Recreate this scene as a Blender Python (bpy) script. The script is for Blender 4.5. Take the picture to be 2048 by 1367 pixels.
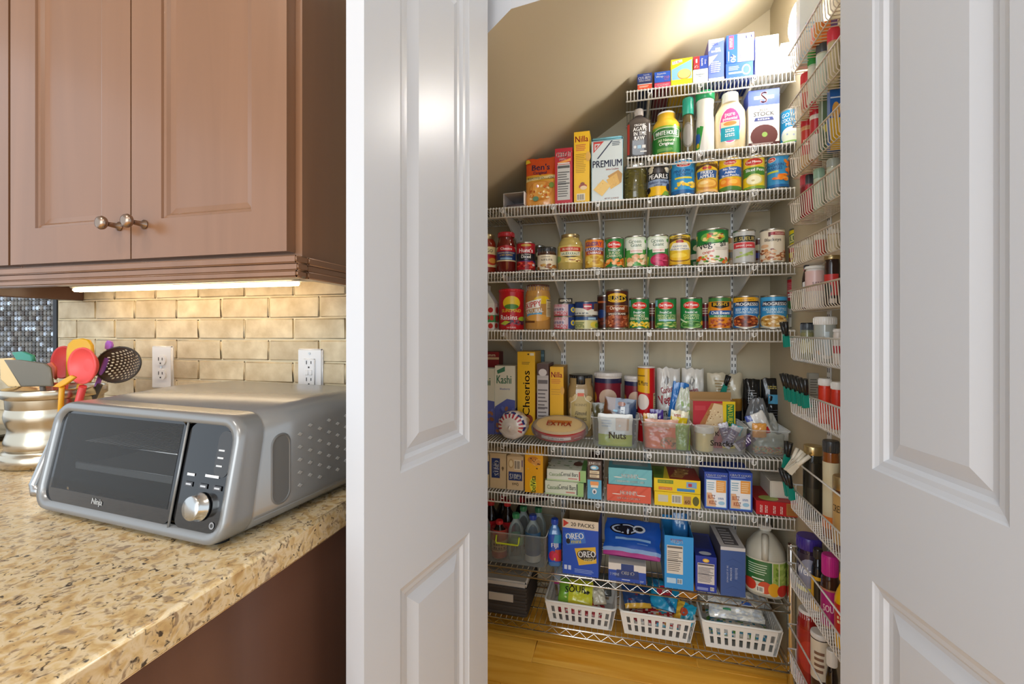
import bpy, math, random
from math import sin, cos, pi, sqrt, radians, atan2
from mathutils import Vector, Matrix, noise
D = bpy.data
SC = bpy.context.scene
for o in list(D.objects): D.objects.remove(o)
COL = SC.collection

# ------------------------------------------------------------------ camera
H, F0, HOR = 1.21, 900.0, 660.0            # eye height, focal length in pixels (2048 wide), horizon row
TH = math.atan(228.0 / 900.0)              # camera is turned left of the wall normal
SN, CS = sin(TH), cos(TH)
cam = D.cameras.new('camera'); camo = D.objects.new('camera', cam); COL.objects.link(camo)
cam.sensor_width = 36.0; cam.lens = 36.0 * F0 / 2048.0
cam.shift_y = -(683.5 - HOR) / 2048.0
cam.clip_start = 0.02
camo.location = (0, 0, H); camo.rotation_euler = (pi / 2, 0, TH)
SC.camera = camo
# ------------------------------------------------------------------ world, lights, exposure
W = D.worlds.new('world'); SC.world = W; W.use_nodes = True
W.node_tree.nodes['Background'].inputs[0].default_value = (0.80, 0.90, 1.0, 1)
W.node_tree.nodes['Background'].inputs[1].default_value = 1.18
def area(name, loc, rot, sx, sy, power, colr):
    l = D.lights.new(name, 'AREA'); l.shape = 'RECTANGLE'; l.size = sx; l.size_y = sy
    l.energy = power; l.color = colr
    o = D.objects.new(name, l); COL.objects.link(o); o.location = loc; o.rotation_euler = rot
    return o
# unseen fill light added far behind the camera, plus added unseen ceiling fills
area('kitchen_fill_light', (-0.55, -3.2, 1.7), (radians(84), 0, radians(-7)), 2.8, 1.8, 62, (0.88, 0.95, 1.0))
for i, (lx, ly) in enumerate([(-1.05, -0.45), (0.25, -0.55), (-0.4, -1.9)]):
    area('ceiling_fill_light', (lx, ly, 2.66), (0, 0, 0), 0.16, 0.16, 7.0, (1.0, 0.95, 0.88))
SC.view_settings.view_transform = 'Standard'
SC.view_settings.look = 'None'
SC.view_settings.exposure = 0.28
SC.view_settings.gamma = 1.0
SC.view_settings.use_curve_mapping = False

# ------------------------------------------------------------------ photo geometry
def kq(px):
    u = (px - 1024.0) / F0
    q = CS + SN * u
    return (-SN + CS * u) / q, q, u
def at(px, Y):
    k, q, u = kq(px)
    return k * Y, Y / q
def zat(py, d): return H + (HOR - py) * d / F0
def pt(px, py, Y):
    X, d = at(px, Y)
    return Vector((X, Y, zat(py, d)))

# ------------------------------------------------------------------ colour + materials
def lin(c): return c / 12.92 if c <= 0.04045 else ((c + 0.055) / 1.055) ** 2.4
_hx = {}
def hexc(s):
    if s in _hx: return _hx[s]
    t = s.lstrip('#')
    if len(t) == 3: t = ''.join(ch * 2 for ch in t)
    v = tuple(lin(int(t[i:i + 2], 16) / 255.0) for i in (0, 2, 4)) + (1.0,)
    _hx[s] = v
    return v
MATS = {}
def new_mat(name):
    m = D.materials.new(name); m.use_nodes = True
    nt = m.node_tree
    return m, nt, nt.nodes['Principled BSDF']
def node(nt, t, **kw):
    n = nt.nodes.new(t)
    for k, v in kw.items(): setattr(n, k, v)
    return n
def pbr(name, colr, rough=0.5, metal=0.0, coat=0.0, emit=0.0, spec=None):
    if name in MATS: return MATS[name]
    m, nt, b = new_mat(name)
    b.inputs['Base Color'].default_value = hexc(colr)
    b.inputs['Roughness'].default_value = rough; b.inputs['Metallic'].default_value = metal
    b.inputs['Coat Weight'].default_value = coat
    if spec is not None: b.inputs['Specular IOR Level'].default_value = spec
    if emit:
        b.inputs['Emission Color'].default_value = hexc(colr); b.inputs['Emission Strength'].default_value = emit
    MATS[name] = m
    return m
def inked(name, rough, metal=0.0, coat=0.0):
    """print / plastic: colour comes from the piece's own colour attribute"""
    if name in MATS: return MATS[name]
    m, nt, b = new_mat(name)
    a = node(nt, 'ShaderNodeVertexColor', layer_name='Col')
    nt.links.new(a.outputs['Color'], b.inputs['Base Color'])
    b.inputs['Roughness'].default_value = rough; b.inputs['Metallic'].default_value = metal
    b.inputs['Coat Weight'].default_value = coat
    MATS[name] = m
    return m
def clear(name, tint, alpha, rough=0.08, ior=1.35):
    """thin clear plastic or glass wall"""
    if name in MATS: return MATS[name]
    m, nt, b = new_mat(name)
    nt.nodes.remove(b)
    out = nt.nodes['Material Output']
    tr = node(nt, 'ShaderNodeBsdfTransparent'); tr.inputs[0].default_value = hexc(tint)
    pr = node(nt, 'ShaderNodeBsdfPrincipled'); pr.inputs['Base Color'].default_value = hexc(tint)
    pr.inputs['Roughness'].default_value = rough; pr.inputs['IOR'].default_value = ior
    fr = node(nt, 'ShaderNodeFresnel'); fr.inputs[0].default_value = ior
    ad = node(nt, 'ShaderNodeMath', operation='MULTIPLY_ADD'); ad.inputs[1].default_value = 1.0; ad.inputs[2].default_value = alpha
    cl = node(nt, 'ShaderNodeClamp')
    mx = node(nt, 'ShaderNodeMixShader')
    nt.links.new(fr.outputs[0], ad.inputs[0]); nt.links.new(ad.outputs[0], cl.inputs[0])
    nt.links.new(cl.outputs[0], mx.inputs[0]); nt.links.new(tr.outputs[0], mx.inputs[1])
    nt.links.new(pr.outputs[0], mx.inputs[2]); nt.links.new(mx.outputs[0], out.inputs[0])
    MATS[name] = m
    return m
PAPER = inked('printed_card', 0.42)
TINL = inked('printed_can_label', 0.28)
PLAST = inked('coloured_plastic', 0.25)
FOIL = inked('printed_film', 0.22, 0.0, 0.4)
GLAZE = inked('filled_glass', 0.06, 0.0, 0.3)
TIN = pbr('tin_metal', '#c9cac8', 0.28, 1.0)
GOLD = pbr('gold_lid', '#cdb98a', 0.3, 0.9)
WIREW = pbr('white_coated_wire', '#e8e8e6', 0.35)
CHROME = pbr('chrome_wire', '#d6d4d0', 0.18, 1.0)
CLEARB = clear('clear_bin_plastic', '#eef2f4', 0.13, 0.12)
CLEARG = clear('clear_bottle_plastic', '#e6ecec', 0.05, 0.05, 1.4)
FILMC = clear('clear_film', '#f2f4f6', 0.10, 0.12, 1.45)
WHITEP = pbr('white_semigloss_paint', '#c6cad1', 0.3)
WALLP = pbr('cream_wall_paint', '#c0b59b', 0.75)

def wood(name, c0, c1, scale, axis, rough, coat=0.2, rnd=0.0):
    if name in MATS: return MATS[name]
    m, nt, b = new_mat(name)
    tc = node(nt, 'ShaderNodeTexCoord'); mp = node(nt, 'ShaderNodeMapping')
    s = [scale, scale, scale]; s[axis] = scale * 0.07
    mp.inputs['Scale'].default_value = s
    nt.links.new(tc.outputs['Object'], mp.inputs[0])
    oi = node(nt, 'ShaderNodeObjectInfo')
    add = node(nt, 'ShaderNodeVectorMath', operation='ADD')
    mul = node(nt, 'ShaderNodeMath', operation='MULTIPLY'); mul.inputs[1].default_value = 37.0
    nt.links.new(oi.outputs['Random'], mul.inputs[0])
    nt.links.new(mp.outputs[0], add.inputs[0]); nt.links.new(mul.outputs[0], add.inputs[1])
    n1 = node(nt, 'ShaderNodeTexNoise'); n1.inputs['Scale'].default_value = 1.0; n1.inputs['Detail'].default_value = 5
    n1.inputs['Distortion'].default_value = 1.2
    nt.links.new(add.outputs[0], n1.inputs['Vector'])
    rp = node(nt, 'ShaderNodeValToRGB')
    rp.color_ramp.elements[0].position = 0.32; rp.color_ramp.elements[0].color = hexc(c0)
    rp.color_ramp.elements[1].position = 0.68; rp.color_ramp.elements[1].color = hexc(c1)
    nt.links.new(n1.outputs['Fac'], rp.inputs[0])
    if rnd:
        hs = node(nt, 'ShaderNodeHueSaturation')
        mr = node(nt, 'ShaderNodeMapRange'); mr.inputs['To Min'].default_value = 1 - rnd; mr.inputs['To Max'].default_value = 1 + rnd
        nt.links.new(oi.outputs['Random'], mr.inputs[0]); nt.links.new(mr.outputs[0], hs.inputs['Value'])
        nt.links.new(rp.outputs[0], hs.inputs['Color']); nt.links.new(hs.outputs[0], b.inputs['Base Color'])
    else: nt.links.new(rp.outputs[0], b.inputs['Base Color'])
    b.inputs['Roughness'].default_value = rough; b.inputs['Coat Weight'].default_value = coat
    b.inputs['Coat Roughness'].default_value = 0.2
    MATS[name] = m
    return m

# ------------------------------------------------------------------ mesh builder
class MB:
    def __init__(s): s.v = []; s.f = []; s.c = []; s.s = []
    def face(s, idx, c=None, sm=False): s.f.append(tuple(idx)); s.c.append(c); s.s.append(sm)
    def poly(s, pts, c=None, sm=False):
        n = len(s.v); s.v.extend(tuple(p) for p in pts); s.face(range(n, n + len(pts)), c, sm)
    def box(s, x0, y0, z0, x1, y1, z1, c=None, bev=0.0):
        if bev <= 0:
            n = len(s.v)
            s.v.extend([(x, y, z) for z in (z0, z1) for y in (y0, y1) for x in (x0, x1)])
            for f in ((0, 2, 3, 1), (4, 5, 7, 6), (0, 1, 5, 4), (2, 6, 7, 3), (0, 4, 6, 2), (1, 3, 7, 5)):
                s.face([n + i for i in f], c)
            return
        b = min(bev, abs(x1 - x0) * .49, abs(y1 - y0) * .49, abs(z1 - z0) * .49)
        lo = (x0, y0, z0); hi = (x1, y1, z1); ids = {}
        for sx in (0, 1):
            for sy in (0, 1):
                for sz in (0, 1):
                    g = (sx, sy, sz)
                    for a in range(3):
                        p = []
                        for k in range(3):
                            e = hi[k] if g[k] else lo[k]
                            p.append(e if k == a else (e - b if g[k] else e + b))
                        ids[g, a] = len(s.v); s.v.append(tuple(p))
        for a in range(3):
            o1, o2 = (a + 1) % 3, (a + 2) % 3
            for sd in (0, 1):
                q = []
                for e1, e2 in ((0, 0), (1, 0), (1, 1), (0, 1)):
                    g = [0, 0, 0]; g[a] = sd; g[o1] = e1; g[o2] = e2; q.append(ids[tuple(g), a])
                s.face(q if sd else q[::-1], c)
            for e1 in (0, 1):
                for e2 in (0, 1):
                    g0 = [0, 0, 0]; g0[o1] = e1; g0[o2] = e2; g1 = list(g0); g1[a] = 1
                    g0, g1 = tuple(g0), tuple(g1)
                    q = [ids[g0, o1], ids[g1, o1], ids[g1, o2], ids[g0, o2]]
                    s.face(q if e1 == e2 else q[::-1], c, True)
        for sx in (0, 1):
            for sy in (0, 1):
                for sz in (0, 1):
                    g = (sx, sy, sz); q = [ids[g, 0], ids[g, 1], ids[g, 2]]
                    s.face(q if (sx + sy + sz) % 2 else q[::-1], c, True)
    def rings(s, loops, c=None, sm=True, cap0=True, cap1=True, closed=True, cf=None):
        """loops: list of equally long point loops; cf(i, j) colour per quad"""
        n = len(s.v); m = len(loops[0])
        for lp in loops: s.v.extend(tuple(p) for p in lp)
        rng = m if closed else m - 1
        for i in range(len(loops) - 1):
            for j in range(rng):
                a = n + i * m + j; b2 = n + i * m + (j + 1) % m
                s.face((a, b2, b2 + m, a + m), cf(i, j) if cf else c, sm)
        if cap0: s.face([n + j for j in range(m)][::-1], cf(0, 0) if cf else c)
        if cap1: s.face([n + (len(loops) - 1) * m + j for j in range(m)], cf(len(loops) - 2, 0) if cf else c)
    def lathe(s, prof, seg=32, c=None, cx=0, cy=0, ry=1.0, n=2.0, sm=True, cf=None, cap0=True, cap1=True):
        loops = []
        for r, z in prof:
            lp = []
            for j in range(seg):
                a = 2 * pi * j / seg; ca, sa = cos(a), sin(a)
                if n != 2.0:
                    ca = math.copysign(abs(ca) ** (2 / n), ca); sa = math.copysign(abs(sa) ** (2 / n), sa)
                lp.append((cx + r * ca, cy + r * ry * sa, z))
            loops.append(lp)
        s.rings(loops, c, sm, cap0, cap1, True, cf)
    def tube(s, path, r, seg=6, c=None, closed=False, cap=True):
        P = [Vector(p) for p in path]; m = len(P); loops = []
        prev = None
        for i in range(m):
            if closed: t = (P[(i + 1) % m] - P[i - 1])
            else: t = P[min(i + 1, m - 1)] - P[max(i - 1, 0)]
            t.normalize()
            up = Vector((0, 0, 1)) if abs(t.z) < .9 else Vector((1, 0, 0))
            if prev is not None:
                a = prev - t * prev.dot(t)
                if a.length > 1e-4: up = a
            x = t.cross(up).normalized(); y = x.cross(t).normalized(); prev = y
            loops.append([P[i] + (x * cos(2 * pi * k / seg + pi / seg) + y * sin(2 * pi * k / seg + pi / seg)) * r for k in range(seg)])
        if closed:
            loops.append(loops[0]); cap = False
        s.rings(loops, c, True, cap, cap)
    def prism(s, poly, d, c=None, ax=1):
        """poly in the two other axes, extruded along axis ax from d[0] to d[1]"""
        def mk(p, t):
            q = list(p); q.insert(ax, t); return tuple(q)
        n = len(s.v); m = len(poly)
        s.v.extend(mk(p, d[0]) for p in poly); s.v.extend(mk(p, d[1]) for p in poly)
        s.face(range(n, n + m), c); s.face(list(range(n + m, n + 2 * m))[::-1], c)
        for i in range(m):
            j = (i + 1) % m
            s.face((n + i, n + m + i, n + m + j, n + j), c)
    def build(s, name, mat, parent=None, loc=None, rot=None, solid=0.0):
        me = D.meshes.new(name)
        me.from_pydata(s.v, [], s.f)
        me.polygons.foreach_set('use_smooth', s.s)
        if any(c is not None for c in s.c):
            at_ = me.color_attributes.new('Col', 'FLOAT_COLOR', 'CORNER')
            buf = []
            for f, c in zip(s.f, s.c):
                buf.extend((hexc(c) if c else (0.8, 0.8, 0.8, 1)) * len(f))
            at_.data.foreach_set('color', buf)
        me.materials.append(mat)
        me.update()
        o = D.objects.new(name, me); COL.objects.link(o)
        if parent is not None: o.parent = parent
        if loc is not None: o.location = loc
        if rot is not None: o.rotation_euler = rot
        if solid:
            md = o.modifiers.new('thickness', 'SOLIDIFY'); md.thickness = solid; md.offset = 0
        return o
def tag(o, label=None, cat=None, group=None, kind=None):
    if label: o['label'] = label
    if cat: o['category'] = cat
    if group: o['group'] = group
    if kind: o['kind'] = kind
    return o
def thing(name, label, cat, loc=(0, 0, 0), rz=0.0, group=None):
    o = D.objects.new(name, None); COL.objects.link(o)
    o.empty_display_size = 0.02
    o.location = loc; o.rotation_euler = (0, 0, rz)
    return tag(o, label, cat, group)
def struct(name, mb, mat): return tag(mb.build(name, mat), kind='structure')

# ------------------------------------------------------------------ printing on packages
_tx = {}
def text_geo(t):
    if t in _tx: return _tx[t]
    cu = D.curves.new('lettering', 'FONT'); cu.body = t; cu.resolution_u = 2; cu.offset = 0.0; cu.size = 1.0
    ob = D.objects.new('lettering', cu); COL.objects.link(ob)
    bpy.context.view_layer.update()
    me = D.meshes.new_from_object(ob)
    vs = [(v.co.x, v.co.y) for v in me.vertices]; fs = [tuple(p.vertices) for p in me.polygons]
    D.objects.remove(ob); D.curves.remove(cu); D.meshes.remove(me)
    if not vs: return None
    x0 = min(v[0] for v in vs); x1 = max(v[0] for v in vs); y0 = min(v[1] for v in vs); y1 = max(v[1] for v in vs)
    hh = max(y1 - y0, 1e-3)
    g = ([((x - (x0 + x1) / 2) / hh, (y - (y0 + y1) / 2) / hh) for x, y in vs], fs, (x1 - x0) / hh)
    _tx[t] = g
    return g
class Flat:
    n = 1
    def __init__(s, o, U, V):
        s.o = Vector(o); s.U = Vector(U); s.V = Vector(V); s.N = s.U.cross(s.V).normalized(); s.W = s.U.length; s.H = s.V.length
    def p(s, u, v, off): return s.o + s.U * u + s.V * v + s.N * off
class Cyl:
    n = 30
    def __init__(s, r, z0, z1, ry=1.0, e=2.0, r1=None):
        s.n = 30 if e == 2.0 else 90; s.r = r; s.z0 = z0; s.z1 = z1; s.ry = ry; s.e = e; s.W = pi * r * (1 + ry) / 2 if e == 2.0 else 2 * r; s.H = z1 - z0; s.r1 = r if r1 is None else r1
    def p(s, u, v, off):
        if s.e == 2.0:
            a = (u - .5) * pi; x, y = sin(a), -cos(a)
        else:
            t = u - .5; x = 2 * t if abs(t) <= .5 else math.copysign(2 * max(0.0, 1 - abs(t)), t)
            y = max(0.0, 1 - abs(x) ** s.e) ** (1 / s.e) * (-1 if abs(t) <= .5 else 1)
        r = s.r + (s.r1 - s.r) * v
        return Vector(((r + off) * x, (r * s.ry + off) * y, s.z0 + v * s.H))
def R(u0, v0, u1, v1, c): return ('p', [(u0, v0), (u1, v0), (u1, v1), (u0, v1)], c)
def E(cu, cv, ru, rv, c, n=20): return ('p', [(cu + ru * cos(2 * pi * i / n), cv + rv * sin(2 * pi * i / n)) for i in range(n)], c)
def P(pts, c): return ('p', pts, c)
def T(t, cu, cv, h, c, w=0.8, rot=0): return ('t', t, cu, cv, h, c, w, rot)
def U(cu, cv, h, c, w=0.8, rot=0):
    """a word that cannot be read in the photograph: two broken rows of small marks"""
    o = []; w *= .8
    for j in range(2):
        for i in range(5):
            a = -w / 2 + w * i / 5; e = a + w * (.12 if (i + j) % 2 else .16); y0 = h * (-.4 + .48 * j); y1 = y0 + h * .3
            if rot: o.append(R(cu + y0, cv + a, cu + y1, cv + e, c))
            else: o.append(R(cu + a, cv + y0, cu + e, cv + y1, c))
    return ('g', o)
def BL(u0, v0, u1, v1, n, cs, ru, rv, seed=1):
    rr = random.Random(seed); o = []
    for i in range(n):
        a = rr.uniform(0, pi); cu = rr.uniform(u0, u1); cv = rr.uniform(v0, v1); k = rr.uniform(.7, 1.25)
        pts = []
        for j in range(8):
            t = 2 * pi * j / 8; x = cos(t) * ru * k; y = sin(t) * rv * k * .7
            pts.append((cu + x * cos(a) - y * sin(a) * ru / rv, cv + x * sin(a) * rv / ru + y * cos(a)))
        o.append(('p', pts, rr.choice(cs)))
    return ('g', o)
def LN(u0, v0, u1, v1, n, c, fill=.45, seed=3):
    """rows of print too small to read"""
    rr = random.Random(seed); o = []; h = (v1 - v0) / n
    for i in range(n):
        o.append(R(u0, v0 + h * i, u0 + (u1 - u0) * rr.uniform(.7, 1), v0 + h * (i + fill), c))
    return ('g', o)
def BAR(u0, v0, u1, v1, bg='#fff', c='#222', n=12, seed=2):
    rr = random.Random(seed); o = [R(u0, v0, u1, v1, bg)]; m = (u1 - u0) * .08; x = u0 + m; st = (u1 - u0 - 2 * m) / n
    for i in range(n):
        o.append(R(x, v0 + (v1 - v0) * .12, x + st * rr.uniform(.25, .7), v1 - (v1 - v0) * .12, c)); x += st
    return ('g', o)
def NF(u0, v0, u1, v1, bg='#eee', c='#555'):
    """nutrition panel"""
    o = [R(u0, v0, u1, v1, bg), R(u0 + .02, v1 - (v1 - v0) * .1, u1 - .02, v1 - (v1 - v0) * .03, c)]
    o.append(LN(u0 + .03, v0 + (v1 - v0) * .1, u1 - .03, v0 + (v1 - v0) * .84, 11, c, .35))
    o.append(R(u0 + .02, v0 + (v1 - v0) * .45, u1 - .02, v0 + (v1 - v0) * .48, c))
    return ('g', o)
def clipstrip(poly, a, b):
    for sgn, lim in ((1, a), (-1, b)):
        out = []
        for i in range(len(poly)):
            p, q = poly[i], poly[(i + 1) % len(poly)]
            dp, dq = sgn * (p[0] - lim), sgn * (q[0] - lim)
            if dp >= 0: out.append(p)
            if (dp > 0 > dq) or (dp < 0 < dq):
                t = dp / (dp - dq); out.append((lim, p[1] + (q[1] - p[1]) * t))
        poly = out
        if len(poly) < 3: return None
    return poly
STEP = 0.00007
def inkon(mb, mp, ops, base=0.0003):
    k = 0.0
    if mp.n > 1 and getattr(mp, 'e', 2.0) != 2.0: base += .0008
    def run(ops, st=1.0):
        nonlocal k
        for op in ops:
            if op[0] == 'g': run(op[1], .3 if len(op[1]) > 12 else 1.0); continue
            k += st; off = base + STEP * k * getattr(mp, 'stp', 1.0)
            if op[0] == 'p':
                if mp.n == 1: mb.poly([mp.p(u, v, off) for u, v in op[1]], op[2])
                else:
                    us = [p[0] for p in op[1]]; a = min(us); b = max(us); n = max(1, int(math.ceil((b - a) * mp.n)))
                    for i in range(n):
                        q = clipstrip(op[1], a + (b - a) * i / n, a + (b - a) * (i + 1) / n) if n > 1 else op[1]
                        if q: mb.poly([mp.p(u, v, off) for u, v in q], op[2], True)
            else:
                _, t, cu, cv, h, c, w, rot = op
                g = text_geo(t)
                if not g: continue
                vs, fs, asp = g
                hh = h * mp.H; sx = hh
                if rot in (90, -90, 270):
                    if asp * sx > w * mp.H: sx = w * mp.H / asp
                    hh = h * mp.W
                elif asp * sx > w * mp.W: sx = w * mp.W / asp
                n0 = len(mb.v); ca, sa = cos(radians(rot)), sin(radians(rot))
                q = []
                for x, y in vs:
                    x *= sx; y *= hh
                    q.append((cu + (x * ca - y * sa) / mp.W, cv + (x * sa + y * ca) / mp.H))
                if hh > .0045:      # heavier strokes for headings
                    m0 = len(q); dx, dy = .05 * min(hh, sx * 1.3) * ca / mp.W, .05 * min(hh, sx * 1.3) * sa / mp.H
                    fs = list(fs) + [tuple(i + m0 for i in f) for f in fs]
                    q = [(u - dx / 2, v - dy / 2) for u, v in q] + [(u + dx / 2, v + dy / 2) for u, v in q]
                if mp.n == 1:
                    mb.v.extend(tuple(mp.p(u, v, off)) for u, v in q)
                    for f in fs: mb.face([n0 + i for i in f], c)
                else:
                    for f in fs:
                        tri = [q[i] for i in f]; a = min(p[0] for p in tri); e_ = max(p[0] for p in tri)
                        m_ = max(1, int(math.ceil((e_ - a) * mp.n)))
                        for i in range(m_):
                            pl = clipstrip(tri, a + (e_ - a) * i / m_, a + (e_ - a) * (i + 1) / m_) if m_ > 1 else tri
                            if pl: mb.poly([mp.p(u, v, off) for u, v in pl], c)
    run(ops)

# ------------------------------------------------------------------ shelf heights (deck top) and rim line of the pantry shelves
RY = 1.70
BACK = 2.01
RWALL = 0.562
SZ = {1: 2.087, 2: 1.845, 3: 1.693, 4: 1.440, 5: 1.212, 6: 0.773, 7: 0.577, 8: 0.286, 9: 0.084}
SNAME = {1: 'top shelf', 2: 'sauce bottle shelf', 3: 'canned fruit shelf', 4: 'canned vegetable shelf', 5: 'canned bean shelf',
         6: 'snack bin shelf', 7: 'snack box shelf', 8: 'upper chrome shelf', 9: 'lower chrome shelf'}
def grp(cat, S): return None if S not in SNAME else '%s goods on the %s' % (cat, SNAME[S])

def vessel(name, cat, label, L, Rr, yt, S, dy, prof, col, mat, cap=None, lab=None, ry=1.0, n=2.0, turn=0.0, seg=36, r=None, h=None,
           pos=None, group=None, capmat=None, lid_ops=None, fill=None, partname='body'):
    """round or squarish container standing on shelf S. prof: (height fraction, radius fraction)"""
    if pos is None:
        mid = (L + Rr) / 2; u = kq(mid)[2]; rr = .03
        for _ in range(6):
            Y = RY + dy + rr * ry; X, d = at(mid, Y); rr = (Rr - L) / 2 * d / F0 / sqrt(1 + u * u)
        r = r or rr; z = SZ[S] + .0006
        h = h or (zat(yt, d) - z)
    else: X, Y, z = pos
    t = thing(name, label, cat, (X, Y, z), atan2(-X, Y) + turn, group or grp(cat, S))
    P_ = [(rf * r, zf * h) for zf, rf in prof]
    if n > 2.2: seg = 120
    b = MB(); b.lathe(P_, seg, col, ry=ry, n=n); b.build(partname, mat, t)
    if fill:
        b = MB(); b.lathe([(rf * r * .95, max(.002, zf * h * .985)) for zf, rf in fill[0]], seg, fill[1], ry=ry, n=n); b.build('contents', fill[2], t)
    if cap:
        z0, rf, cc = cap[:3]; ch = 1 - z0; b = MB()
        rc = rf * r; zz0 = z0 * h
        m2 = capmat or PLAST
        b.lathe([(rc * .97, zz0), (rc, zz0 + .001), (rc, h - .003), (rc * .96, h - .0006), (rc * .9, h)], 28, cc)
        if m2 is PLAST:
            for j in range(28):
                a = 2 * pi * j / 28
                b.box(rc * cos(a) - .0004, rc * sin(a) - .0004, zz0 + .002, rc * cos(a) + .0004, rc * sin(a) + .0004, h - .004, cc)
        if lid_ops: inkon(b, Flat((-rc * .9, -rc * .9, h), (rc * 1.8, 0, 0), (0, rc * 1.8, 0)), lid_ops)
        b.build('lid', m2, t)
    if lab:
        for q in (lab if isinstance(lab, list) else [lab]):
            z0, z1, rf, ops = q[:4]; b = MB()
            inkon(b, Cyl(rf * r, z0 * h, z1 * h, ry, n, (q[4] * r if len(q) > 4 else None)), ops); b.build('printed_label', TINL, t)
    return t
CANP = [(0, .0), (0.0, .95), (.02, 1.0), (.035, 1.0), (.045, .975), (.95, .975), (.962, 1.0), (.985, 1.0), (1.0, .95), (.985, .92), (.985, 0.0)]
def can(label, L, Rr, yt, S, dy, bg, ops, **k):
    return vessel('food_can', 'can', label, L, Rr, yt, S, dy, CANP, None, TIN, None,
                  (.05, .945, .978, [R(-.5, 0, 1.5, 1, bg)] + ops), partname='can_body', **k)
def box(name, cat, label, L, Rr, yt, S, dy, depth, base, ops, rot=0.0, w=None, h=None, pos=None, z=None, group=None, bev=.0012, open_top=False, mat=None, flap=None):
    """carton with its front face dy behind the shelf rim; ops by face: f front, l left, r right, t top"""
    if pos is None:
        Y = RY + dy; X0, d0 = at(L, Y); X1, d1 = at(Rr, Y)
        w = w or X1 - X0; zz = (SZ[S] if z is None else z) + .0006
        h = h or zat(yt, (d0 + d1) / 2) - zz
        c = ((X0 + X1) / 2, Y, zz)
    else: c = pos
    t = thing(name, label, cat, c, rot, group or grp(cat, S))
    b = MB(); x = w / 2
    if open_top:
        tk = .0015
        for a in ((-x, 0, 0, x, depth, tk), (-x, 0, tk, x, tk, h), (-x, depth - tk, tk, x, depth, h), (-x, tk, tk, -x + tk, depth - tk, h), (x - tk, tk, tk, x, depth - tk, h)):
            b.box(*a, c=base)
        if flap:
            b.box(-x, depth - .002, h, x, depth, h + flap, flap and '#a9804c')
    else: b.box(-x, 0, 0, x, depth, h, base, bev)
    b.build('carton', mat or PAPER, t)
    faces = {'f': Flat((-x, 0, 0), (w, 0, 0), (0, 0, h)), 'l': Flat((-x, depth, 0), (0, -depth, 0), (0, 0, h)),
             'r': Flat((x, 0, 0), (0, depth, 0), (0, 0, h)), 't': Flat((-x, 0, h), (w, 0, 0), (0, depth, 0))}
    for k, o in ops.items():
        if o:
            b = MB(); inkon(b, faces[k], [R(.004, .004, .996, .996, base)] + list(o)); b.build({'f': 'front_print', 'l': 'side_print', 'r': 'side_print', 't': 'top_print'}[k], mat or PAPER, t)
    return t

# ================================================================== SETTING
OAK = wood('oak_floor', '#eea62c', '#ffc654', 22, 0, 0.38, 0.15, 0.10)
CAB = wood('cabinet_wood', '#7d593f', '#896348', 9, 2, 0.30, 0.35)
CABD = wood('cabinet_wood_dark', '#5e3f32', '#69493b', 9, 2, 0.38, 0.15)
m, nt, b_ = new_mat('grout'); b_.inputs['Base Color'].default_value = hexc('#e2d3b0'); b_.inputs['Roughness'].default_value = .9; GROUT = m
def stone_mat():
    m, nt, b = new_mat('tumbled_stone')
    tc = node(nt, 'ShaderNodeTexCoord'); oi = node(nt, 'ShaderNodeObjectInfo')
    mul = node(nt, 'ShaderNodeMath', operation='MULTIPLY'); mul.inputs[1].default_value = 91
    add = node(nt, 'ShaderNodeVectorMath', operation='ADD')
    nt.links.new(oi.outputs['Random'], mul.inputs[0]); nt.links.new(tc.outputs['Object'], add.inputs[0]); nt.links.new(mul.outputs[0], add.inputs[1])
    n1 = node(nt, 'ShaderNodeTexNoise'); n1.inputs['Scale'].default_value = 22; n1.inputs['Detail'].default_value = 6
    nt.links.new(add.outputs[0], n1.inputs['Vector'])
    rp = node(nt, 'ShaderNodeValToRGB')
    rp.color_ramp.elements[0].position = .3; rp.color_ramp.elements[0].color = hexc('#bda884')
    rp.color_ramp.elements[1].position = .7; rp.color_ramp.elements[1].color = hexc('#dfcfae')
    nt.links.new(n1.outputs['Fac'], rp.inputs[0])
    hs = node(nt, 'ShaderNodeHueSaturation'); mr = node(nt, 'ShaderNodeMapRange'); mr.inputs['To Min'].default_value = .84; mr.inputs['To Max'].default_value = 1.1
    nt.links.new(oi.outputs['Random'], mr.inputs[0]); nt.links.new(mr.outputs[0], hs.inputs['Value']); nt.links.new(rp.outputs[0], hs.inputs['Color'])
    nt.links.new(hs.outputs[0], b.inputs['Base Color'])
    bp = node(nt, 'ShaderNodeBump'); bp.inputs['Strength'].default_value = .5; bp.inputs['Distance'].default_value = .004
    n2 = node(nt, 'ShaderNodeTexNoise'); n2.inputs['Scale'].default_value = 45; n2.inputs['Detail'].default_value = 8
    nt.links.new(add.outputs[0], n2.inputs['Vector']); nt.links.new(n2.outputs['Fac'], bp.inputs['Height']); nt.links.new(bp.outputs[0], b.inputs['Normal'])
    b.inputs['Roughness'].default_value = .55
    return m
STONE = stone_mat()
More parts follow.
